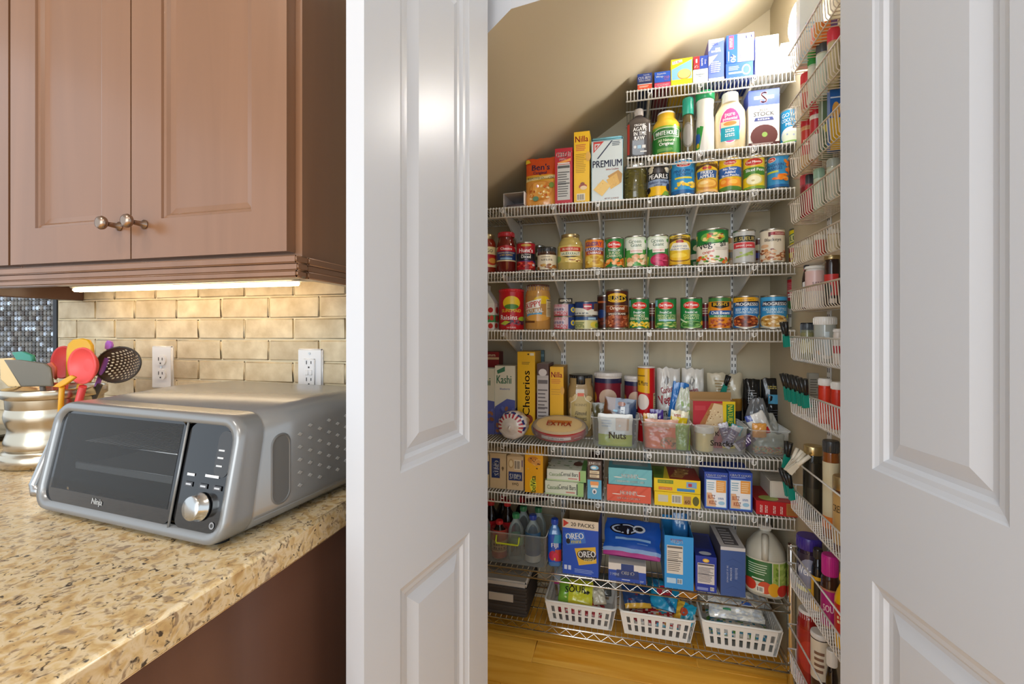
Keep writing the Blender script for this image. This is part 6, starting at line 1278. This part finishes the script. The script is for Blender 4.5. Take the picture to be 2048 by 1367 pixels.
# jug
X, d = at(1530, RY + .080); jr = .0655
JUGM = inked('jug_plastic', .35)
t = vessel('vinegar_jug', 'jug', 'large clear white jug with green label and tomato picture', 0, 0, 0, 8, 0, [(0, 0), (0, .9), (.02, .98), (.06, 1.0), (.52, 1.0), (.58, .98), (.68, .88), (.80, .58), (.88, .34), (.90, .26), (.96, .26), (.96, 0)], '#b5b0a0', JUGM, (.92, .30, '#d9d6cc'), (.06, .56, 1.003, [R(-.1, .0, 1.1, 1, '#d2cdb8'), R(.06, .34, .66, .96, '#2f6a3a'), LN(.12, .56, .60, .90, 5, '#c9d8c0', .35), LN(.2, .40, .56, .48, 1, '#e6ead8'), R(.68, .30, 1.05, .96, '#8fa84c'), BL(.7, .36, 1.0, .9, 20, ['#6a8a30', '#a8bc60'], .05, .06), R(.8, .30, .82, .96, '#dcd8b8'), E(.16, .22, .14, .17, '#c93a28'), E(.50, .20, .16, .18, '#cf4a2a'), E(.70, .18, .13, .20, '#e0a32a'), E(.88, .16, .11, .17, '#b92c24'), R(.30, .04, .48, .22, '#e9e4d8'), BAR(.31, .05, .47, .21, '#e9e4d8', '#444', 9)]), pos=(X, RY + .080, SZ[8] + .0006), r=jr, h=.232, n=2.6)
b = MB(); b.tube([(.0, -jr * .52, .205), (0, -jr * .78, .190), (0, -jr * .97, .158), (0, -jr * 1.0, .132)], .011, 12, '#c4bfb0'); b.build('handle', JUGM, t)
# ---- lower chrome shelf
X0, d = at(930, RY + .02); X1, _ = at(1054, RY + .02); w = X1 - X0
t = thing('woven_box', 'dark brown woven storage box with white liner', 'box', ((X0 + X1) / 2, RY + .02, SZ[9] + .0006))
WV = pbr('dark_weave', '#3b332c', .75); hb = .112
for k in range(9):
    b = MB(); z0 = k * hb / 9
    b.rings([[(x, y + .002 * sin(x * 260 + k * pi), zz) for x, y in rrect(-w / 2 - o_, -o_, w / 2 + o_, .22 + o_, .008, 2)] for zz, o_ in ((z0, -.001), (z0 + hb / 18, .0012), (z0 + hb / 9, -.001))], None, True, k == 0, False); b.build('weave_row', WV, t)
b = MB(); b.box(-w / 2 + .003, .003, hb - .004, w / 2 - .003, .217, hb + .022, '#b9b2a8', .006); b.build('liner', PAPER, t)
b = MB(); b.box(w / 2 - .155, -.0035, .055, w / 2 - .055, -.0015, .085, '#b8b0a4'); b.build('label_plate', PAPER, t)
def slot_basket(label, L, Rr, yt, dy, depth):
    Y = RY + dy; X0, d0 = at(L, Y); X1, d1 = at(Rr, Y); z = SZ[9] + .0006; h = zat(yt, (d0 + d1) / 2) - z; w = X1 - X0
    t = thing('slotted_basket', label, 'basket', ((X0 + X1) / 2, Y, z), 0, 'white slotted plastic baskets on the lower chrome shelf')
    WP = pbr('white_basket_plastic', '#e9e7e1', .35)
    def P3(side, s_, v):      # side wall point: s_ along 0..1, v height 0..1
        ins = .016 * (1 - v); zz = v * h
        if side == 0: return (-w / 2 + ins + s_ * (w - 2 * ins), ins, zz)
        if side == 1: return (w / 2 - ins, ins + s_ * (depth - 2 * ins), zz)
        if side == 2: return (w / 2 - ins - s_ * (w - 2 * ins), depth - ins, zz)
        return (-w / 2 + ins, depth - ins - s_ * (depth - 2 * ins), zz)
    vs = [0, .17, .22, .40, .45, .52, .57, .75, .80, 1.0]
    for side, nm in ((0, 'front_wall'), (1, 'side_wall'), (2, 'back_wall'), (3, 'side_wall')):
        ns = 9 if side in (0, 2) else 11
        b = MB(); us = [0, .05]
        for k in range(ns):
            a = .05 + .9 * k / ns; st = .9 / ns; us += [a + st * .26, a + st * .5, a + st * .74, a + st]
        for i in range(len(us) - 1):
            k = (i - 1) % 4 if i >= 1 else 3
            for j in range(len(vs) - 1):
                slot = (1 <= i < len(us) - 1) and k in (1, 2) and ((1 <= j <= 3) or (5 <= j <= 7))
                if slot and not ((k in (1, 2)) and j in (3, 7) and False): continue
                b.poly([P3(side, us[i], vs[j]), P3(side, us[i + 1], vs[j]), P3(side, us[i + 1], vs[j + 1]), P3(side, us[i], vs[j + 1])])
        b.build(nm, WP, t, solid=.0022)
    b = MB(); b.poly([P3(0, 0, 0), P3(0, 1, 0), P3(2, 0, 0), P3(2, 1, 0)]); o = b.build('floor_panel', WP, t, solid=.002); o.location.z = .0012
    b = MB(); b.tube([(x, y, h) for x, y in rrect(-w / 2, 0, w / 2, depth, .016, 4)], .0042, 8, None, True); b.build('rim', WP, t)
    return (X0 + X1) / 2, w, z, h, Y, depth
s1 = slot_basket('white slotted basket holding a yellow green candy bag', 1090, 1231, 1210, .010, .20)
s2 = slot_basket('white slotted basket holding blue and orange candy bags', 1240, 1391, 1232, .010, .20)
s3 = slot_basket('white slotted basket holding a clear bag of white candies', 1404, 1566, 1252, .010, .20)
GC = 'candy bags in the white slotted baskets'
def inb(s, u, y, z): return (s[0] + (u - .5) * s[1], s[4] + y, s[2] + z)
def lay(label, s, u, y, z, w, h, t, cf, ops=(), seed=1, tilt=-60, rz=0.0, name='candy_bag', mat=None, cr=.005, kind='pillow'):
    return bag(name, 'bag', label, 0, 0, 0, 9, 0, t, cf, ops, w=w, h=h, pos=inb(s, u, y, z), kind=kind, cr=cr, seed=seed, rot=(radians(tilt), 0, rz), group=GC, mat=mat)
lay('yellow and green sour candy bag with black lettering', s1, .42, .030, .068, .13, .09, .03, lambda u, v: '#7fb43c' if u < .30 else '#d6d43a', [T('SOUR', .5, .55, .26, '#232a20', .62, 6), BL(.2, .2, .9, .8, 10, ['#2a2c22', '#b8c83c'], .04, .05)], 81, -48)
lay('silver bag with a magenta zip above the sour candy', s1, .36, .098, .104, .15, .09, .02, lambda u, v: '#a8306e' if v < .13 else '#a9b0b8', [R(.62, .1, .69, .7, '#a8306e'), LN(.2, .3, .6, .8, 4, '#7f8a98', .5)], 82, -55, .1)
lay('crumpled white wrapper beside the sour candy', s1, .78, .050, .070, .05, .06, .03, solid('#cfc8b4'), (), 83, -45, .3)
lay('dark grey foil bag at the back of the basket', s1, .80, .10, .080, .07, .09, .03, solid('#4a4c48'), (), 84, -60)
lay('red sweets bag filling the bottom of the basket', s1, .5, .022, .034, .18, .11, .05, lambda u, v: ('#b8303a', '#c9414a', '#9c2430', '#d8ccc0')[hc(u, v, 4)], (), 85, -72)
lay('bright blue candy bag with red oval in the middle basket', s2, .58, .060, .082, .10, .10, .025, lambda u, v: '#1f8fb8' if (u + v) % .9 > .2 else '#1a5f8c', [E(.5, .6, .28, .2, '#b92f3a'), T('LIFE', .5, .6, .14, '#f4e4d8', .4, 20)], 86, -50, -.3)
lay('navy candy bag with yellow corner', s2, .26, .050, .078, .10, .085, .025, lambda u, v: '#d9a93c' if v < .16 else '#23406c', [BL(.2, .3, .8, .8, 6, ['#c9d4e0', '#7a2c3c'], .08, .05)], 87, -50, .25)
lay('orange peanut butter candy bag leaning over the basket side', s2, .86, .108, .108, .11, .085, .02, solid('#d98a2c'), [T("Reese's", .5, .5, .22, '#f0e0b0', .7, 8)], 88, -52, -.2)
lay('turquoise and yellow candy bag at the basket corner', s2, .84, .030, .060, .07, .07, .02, lambda u, v: '#2a9cbc' if u > .4 else '#e0b03c', [E(.5, .5, .2, .2, '#b5482c')], 89, -45, -.5)
lay('teal foil candy bag at the back of the middle basket', s2, .42, .12, .088, .13, .08, .025, lambda u, v: '#1f5a66', [E(.3, .6, .16, .2, '#8a2c3c'), E(.7, .5, .12, .2, '#c9c4bc')], 90, -60)
lay('red and brown sweets bag filling the middle basket', s2, .5, .022, .034, .19, .11, .05, lambda u, v: ('#a82c34', '#c23a3c', '#2a98b4', '#d8d0c8', '#c9902c')[hc(u, v, 5)] if u > .5 else ('#a82c34', '#7a1f2c', '#c8c2bc')[hc(u, v, 3)], (), 91, -72)
lay('large clear bag of white candies heaped in the basket', s3, .48, .040, .092, .18, .11, .035, lambda u, v: ('#e2dfd4', '#d2cfc6', '#efece2', '#c9ccd0')[hc(u, v, 4)], [BL(.1, .15, .9, .85, 26, ['#f0ede4', '#dcd6c4', '#e8e4dc', '#cfd6dc'], .07, .06), R(.62, .42, .8, .52, '#3a62b4'), R(.25, .2, .4, .26, '#4a9a6a')], 92, -58, 0, cr=.010)
lay('clear bag with blue print behind the white candies', s3, .46, .148, .098, .11, .09, .03, lambda u, v: '#c2c8cc' if (u * 5 + v * 3) % 1 > .3 else '#dcdcd6', [R(.6, .4, .8, .8, '#3a78b0')], 93, -55, .2, cr=.010)
lay('beige wrapped candies at the back corner of the last basket', s3, .14, .118, .085, .05, .10, .03, solid('#a89c84'), (), 94, -55, cr=.008)
lay('white and blue candy bag filling the last basket', s3, .5, .022, .034, .20, .11, .05, lambda u, v: ('#dcd8d0', '#3f8fb4', '#d2cdc2', '#e6e2da', '#6a9a4c')[hc(u, v, 5)], (), 95, -72)

# ---- goods in the wire baskets
GS = 'goods in the wire baskets'
def bk(i, name, cat, label, px, wpx, yt, prof, col, mat, cap=None, lab=None, X=None, n=2.0, ry=1.0, capmat=None, hmin=None):
    z0, hgt, rail = BASK[i]; z = z0 - hgt + .0022
    k, q, u = kq(px); r = .02
    for _ in range(4):
        X_ = X or min(max(BX0 + .009 + r, .517), BX1 - .006 - r)
        Y = X_ / k; Y = max(BYN + .02 + r, min(BYF - .016 - r * ry, Y)); d = Y / q
        r = min(wpx / 2 * d / F0 / sqrt(1 + u * u), (BX1 - BX0 - .018) / 2)
    h = max(zat(yt, d) - z, hmin or .06)
    return vessel(name, cat, label, 0, 0, 0, 'b', 0, prof, col, mat, cap, lab, pos=(X_, Y, z), r=r, h=h, group=GS, n=n, ry=ry, capmat=capmat)
STR = [(0, 0), (0, .92), (.03, 1), (.80, 1), (.86, .94), (.96, .94), (.96, 0)]
def wrapc(c, ops=()): return (.10, .78, 1.004, [R(-.5, 0, 1.5, 1, c)] + list(ops))
# shared mesh-free boxes for the packets
def bkbox(i, label, px, wpx, yt, base, ops, name='spice_packet', depth=.02, Xc=.520):
    z0, hgt, rail = BASK[i]; z = z0 - hgt + .0022; k, q, u = kq(px); Y = Xc / k; Y = min(Y, BYF - .04); d = Y / q
    w = min(wpx * d / F0, .058)
    return box(name, 'box', label, 0, 0, 0, 'b', 0, depth, base, {'f': ops}, w=w, h=zat(yt, d) - z, pos=(Xc, Y, z), group=GS)
bkbox(0, 'white packet with pale blue print in the highest wire basket', 1622, 40, -14, '#dfe6ea', [R(0, 0, 1, .2, '#c9dbe6'), LN(.25, .45, .8, .62, 3, '#a9cbe0')], depth=.03)
bkbox(0, 'orange spice packet in the highest wire basket', 1652, 40, 42, '#e0762a', [R(0, 0, .3, 1, '#e9a24a'), R(.7, .0, 1, 1, '#6a4a80')], depth=.03)
bk(1, 'spice_jar', 'jar', 'spice jar with bright red cap at the far end of its basket', 1603, 26, 149, STR, '#b5a070', GLAZE, (.70, 1.02, '#cf2a33'), wrapc('#c9a88a', [R(.2, .2, .8, .7, '#b9382f')]))
bk(1, 'spice_jar', 'jar', 'spice jar with green cap and clear glass', 1625, 19, 104, STR, '#a39a72', GLAZE, (.74, 1.02, '#2f9a4a'), wrapc('#d0d2c4'))
bk(1, 'spice_jar', 'jar', 'clear glass spice jar with a grey cap', 1645, 26, 84, STR, '#b4b5a0', GLAZE, (.80, 1.0, '#4a4e52'), wrapc('#c9d4c4'))
bk(1, 'spice_jar', 'jar', 'spice jar with rose red cap beside the clear glass jar', 1667, 25, 58, STR, '#9a8f60', GLAZE, (.74, 1.02, '#d9374a'), wrapc('#c4b890'))
bk(2, 'spice_jar', 'jar', 'short spice jar with red cap and tan contents', 1611, 24, 228, STR, '#c09a62', GLAZE, (.72, 1.02, '#c42430'), wrapc('#c9a06a', [R(.1, .3, .9, .9, '#c23a32'), U(.5, .6, .18, '#f0dcc8', .5)]))
bk(2, 'spice_jar', 'jar', 'tall spice jar with dark red cap and pale label', 1632, 25, 203, STR, '#a86a4a', GLAZE, (.76, 1.02, '#bf1f2c'), wrapc('#d8cfc6', [R(-.5, .55, 1.5, .9, '#bc2c36')]))
bkbox(2, 'dark green spice packet with white edge', 1654, 20, 190, '#5f7355', [R(0, 0, .12, 1, '#d0d6c6'), P([(.1, .5), (.9, .62), (.9, .5), (.3, .4)], '#d9c84a'), LN(.2, .15, .8, .35, 3, '#8fa07a')])
bkbox(2, 'tall blue and yellow spice box in the red cap basket', 1672, 20, 155, '#1f5fae', [R(0, 0, 1, .45, '#e6b52a'), E(.5, .55, .35, .12, '#d9a04a'), R(0, .72, 1, .74, '#c9d8ea')])
bk(3, 'spice_tin', 'jar', 'squat red tin in the fourth wire basket', 1597, 28, 352, STR, '#a82a30', PLAST, (.72, 1.02, '#b8323a'), wrapc('#7d1c24'))
bk(3, 'spice_jar', 'jar', 'small jar with black cap beside the squat red tin', 1618, 17, 350, STR, '#7a4a34', GLAZE, (.7, 1.0, '#232122'), wrapc('#b5303a'))
bk(3, 'spice_jar', 'jar', 'small jar with pale green lid in the fourth basket', 1638, 22, 338, STR, '#9cae94', GLAZE, (.78, 1.02, '#8fae94'), wrapc('#c2ceb8'))
bk(3, 'spice_jar', 'jar', 'clear jar with grey glass lid in the fourth basket', 1666, 26, 318, STR, '#b5b8a4', GLAZE, (.82, 1.0, '#a3a89c'), wrapc('#c6cbbb'))
for k_, (px, cc, lb) in enumerate(((1612, '#d8c9a0', 'cream spice tub in the basket before the yellow bean can'), (1640, '#c9b4a4', 'pinkish spice tub in the basket before the yellow bean can'), (1668, '#b98a5a', 'tan spice tub in the basket before the yellow bean can'))):
    bk(4, 'spice_tub', 'jar', lb, px, 24, 494 - (px - 1580) * .4, STR, cc, PLAST, (.8, 1.02, '#cfc8b8'), wrapc('#c2483c' if k_ == 1 else '#d9cfae'), hmin=.05)
bk(5, 'sauce_bottle', 'bottle', 'dark sauce bottle with black cap and white swirl', 1594, 18, 523, BT, '#2c1c18', GLAZE, (.84, .6, '#2a2c30'), (.05, .62, 1.01, [P([(.1, 0), (.8, 0), (.6, .5), (.9, 1), (.2, .9)], '#e2e4e4')]))
bk(5, 'spice_jar', 'bottle', 'small bottle with red cap and white label beside the canister', 1610, 16, 530, BT, '#3a2622', GLAZE, (.84, .62, '#c42730'), (.05, .6, 1.01, [R(-.5, 0, 1.5, 1, '#e6e2e0'), T('Dr', .5, .6, .3, '#7a1f24', .5)]))
bk(5, 'seasoning_canister', 'canister', 'white canister with a pink band and white lid', 1630, 40, 532, STR, '#ece6e2', PLAST, (.93, 1.05, '#efefec'), (.02, .88, 1.01, [R(-.5, .45, 1.5, 1, '#e3c0bc'), U(.62, .66, .08, '#8a6a6a', .5), R(-.05, .0, .06, .5, '#d9453c')]))
bk(5, 'sauce_jar', 'jar', 'dark jar with pale gold lid and red label', 1664, 32, 509, STR, '#33221e', GLAZE, (.90, 1.04, '#d9cfa0'), (.04, .62, 1.01, [R(-.5, 0, 1.5, 1, '#2a1f1e'), R(.1, .3, .8, 1, '#cc3a38'), E(.3, .5, .2, .22, '#26302a'), R(.4, .05, .7, .2, '#dcd0ca')]), capmat=GOLD)
bk(6, 'spice_jar', 'jar', 'small glass jar of pale bulbs with dark glass lid', 1615, 29, 645, STR, '#8a8a62', GLAZE, (.72, 1.0, '#20242a'), (.1, .66, 1.01, [E(.3, .45, .2, .34, '#cfc78e'), E(.7, .45, .2, .34, '#d6cd98')]))
bk(6, 'food_jar', 'jar', 'clear food jar with wide white lid in the side basket', 1650, 46, 633, STR, '#aeb4b0', GLAZE, (.82, 1.04, '#ecebe8'), (.05, .74, 1.005, [R(.5, .1, .62, .9, '#c9d8e0'), BL(.1, .0, .9, .3, 10, ['#c9a88a', '#d8d4cc'], .1, .08)]))
bk(6, 'seasoning_canister', 'canister', 'small white and red tin beside the wide white lid', 1676, 20, 657, STR, '#e2dcd8', PLAST, (.9, 1.0, '#e6e2de'), (.1, .8, 1.01, [R(-.5, .3, 1.5, .6, '#c2323a')]))
bkbox(7, 'grey printed recipe packet leaning in the tub basket', 1628, 17, 746, '#9a978c', [LN(.1, .1, .9, .9, 14, '#5f5c54', .4)], depth=.02)
bk(7, 'snack_tub', 'tub', 'orange red tub with white lid next to the printed packet', 1650, 27, 756, STR, '#d93a26', PLAST, (.84, 1.03, '#e9e8e6'), wrapc('#dd3f28', [P([(.1, .1), (.7, .3), (.9, .2), (.5, .0)], '#e8705a')]))
bk(7, 'snack_tub', 'tub', 'orange red tub with white lid by the door frame', 1675, 27, 763, STR, '#d93a26', PLAST, (.84, 1.03, '#e6e5e3'), wrapc('#cf3522'))
bk(8, 'preserve_jar', 'jar', 'tall dark preserve jar with gold screw lid', 1626, 40, 890, STR, '#2c2a22', GLAZE, (.88, 1.0, '#bca772'), wrapc('#26241d', [R(.3, .2, .7, .5, '#3a362a')]), capmat=GOLD)
bk(8, 'preserve_jar', 'jar', 'amber jar with black lid and cream label', 1662, 34, 880, STR, '#8a4e20', GLAZE, (.88, 1.02, '#35383c'), wrapc('#d9d0b0', [R(-.5, .0, 1.5, .18, '#e07a2a')]))
bk(8, 'preserve_jar', 'jar', 'brown jam jar with gold lid and tan label by the door frame', 1690, 50, 952, STR, '#5a382c', GLAZE, (.82, 1.03, '#c9b98c'), wrapc('#c9a468', [T('CREMINE', .4, .7, .14, '#4a3a24', .6)]), capmat=GOLD)
bk(9, 'grape_jar', 'jar', 'grape jelly jar with wide purple lid', 1616, 54, 1070, STR, '#2c1f34', GLAZE, (.80, 1.05, '#3a2a86'), (.06, .74, 1.01, [R(-.5, 0, 1.5, 1, '#3a3040'), E(.5, .5, .3, .4, '#8f94ac'), T('Welch', .4, .6, .2, '#f0f0f2', .5), R(.1, .1, .9, .2, '#d9d23a')]))
bk(9, 'sauce_bottle', 'bottle', 'black sauce bottle with yellow label', 1636, 28, 1096, BT, '#17161a', GLAZE, (.84, .7, '#1c1b1e'), (.0, .56, 1.01, [R(-.5, 0, 1.5, 1, '#d9a41f'), R(.3, .2, .7, .9, '#2a2620')]))
bk(9, 'dressing_bottle', 'bottle', 'sauce bottle with magenta cap band and magenta label', 1660, 38, 1108, BT, '#3c241c', GLAZE, (.72, .90, '#c2208a'), (.02, .55, 1.01, [R(-.5, 0, 1.5, 1, '#b87a5a'), P([(.1, .05), (.9, .05), (.8, .95), (.1, .95)], '#b21f78'), T('SOUR', .5, .5, .18, '#f4e0ea', .5)]))
bk(9, 'mustard_bottle', 'bottle', 'bright yellow mustard squeeze bottle', 1690, 44, 1145, BT, '#ebb512', PLAST, (.88, .5, '#e6ae10'), (.2, .6, 1.01, [R(.1, 0, .9, 1, '#c8332a'), U(.5, .5, .3, '#f6e6b0', .6)]))
bk(10, 'sauce_jug', 'jug', 'red sauce jug with white lid in the lowest wire basket', 1612, 58, 1216, JARW, '#8f1c1a', GLAZE, (.80, .85, '#d9d5d0'), wrapc('#9c2420', [E(.5, .5, .3, .3, '#b5352c')]))
bk(10, 'seasoning_canister', 'canister', 'cream labelled canister with white lid beside the red jug', 1640, 38, 1262, STR, '#3a2420', PLAST, (.93, 1.03, '#dcd8d4'), (.4, .92, 1.01, [R(-.5, 0, 1.5, 1, '#d8ccb8'), LN(.3, .2, .7, .8, 4, '#7a5a4a', .5)]))
bk(10, 'sauce_bottle', 'bottle', 'dark bottle with white cap in the lowest wire basket', 1664, 26, 1298, BT, '#1f1614', GLAZE, (.80, .85, '#e0dcd6'), None)

# ---- bag clips
TEAL = '#1c8a78'
def clip(label, p, ang, c1=TEAL, c2='#1d1e20', sc=1.0, tilt=0.0):
    t = thing('bag_clip', label, 'clip', p, 0, 'bag clips on the wire baskets'); t.rotation_euler = (tilt, ang, .2)
    b = MB()
    for s_ in (-1, 1):
        b.prism([(-.009 * sc, -.030 * sc), (.009 * sc, -.030 * sc), (.006 * sc, .004 * sc), (-.006 * sc, .004 * sc)], (s_ * .0035 - .0012, s_ * .0035 + .0012), c1)
    b.build('jaw', PLAST, t)
    b = MB()
    for s_ in (-1, 1):
        b.tube([(0, s_ * .0035, .000), (0, s_ * .008, .018 * sc), (0, s_ * .012, .036 * sc)], .0055 * sc, 8, c2)
    b.build('grip', PLAST, t)
    b = MB(); b.tube([(-.006, 0, .002), (.006, 0, .002)], .0035, 8, '#b9bab8'); b.build('spring', TIN, t)
def rimp(px, i, dz=0.0, X=BX0 - .009):
    k, q, u = kq(px); return (X, min(X / k, BYF + .01), BASK[i][0] + dz)
clip('single teal and black clip on the basket before the tomato can', (BX0 - .011, BYF - .012, BASK[6][0] + .004), -.15, sc=1.15)
for j, px in enumerate((1581, 1588, 1596, 1604, 1612)):
    clip('teal and black clip in the row on the tub basket', (BX0 - .010, BYF - .015 - .036 * j, BASK[7][0] + .006), -.2 + .05 * (j % 3), sc=1.2)
for j in range(2): clip('teal and black clip on the far corner of the jar basket', (BX0 - .010, BYF - .012 - .034 * j, BASK[8][0] + .006), -.25, sc=1.25)
clip('teal clip with long black grips on the jar basket guard rail', (BX0 - .010, BYF - .02, BASK[8][0] + .090), .1, sc=1.2)
for j in range(2): clip('cream coloured clip on the jar basket guard rail', (BX0 - .010, BYF - .07 - .03 * j, BASK[8][0] + .088), .5 + .3 * j, '#ded5c2', '#e4dccb', 1.1)
for j, (px, py) in enumerate(((1612, 868), (1622, 872), (1636, 874), (1646, 876))):
    p = pt(px, py, .53 / kq(px)[0]) if False else pt(px, py, 1.46 - .03 * j)
t_ = pt(1447, 763, RY + .235)
clip('teal and black clip closing the beige snack bag', (t_.x, RY + .20, t_.z - .01), .3, sc=1.1)

# ---- stand every empty at the base of its thing
for o in [o for o in D.objects if o.type == 'EMPTY' and o.parent is None]:
    if o.location.length > 1e-6 or not o.children: continue
    lo = [1e9] * 3; hi = [-1e9] * 3
    for ch in o.children:
        mw = Matrix.LocRotScale(ch.location, ch.rotation_euler, ch.scale)
        for v in ch.bound_box:
            p = mw @ Vector(v)
            for k in range(3): lo[k] = min(lo[k], p[k]); hi[k] = max(hi[k], p[k])
    base = Vector(((lo[0] + hi[0]) / 2, (lo[1] + hi[1]) / 2, lo[2]))
    o.location = base
    for ch in o.children: ch.location = ch.location - base
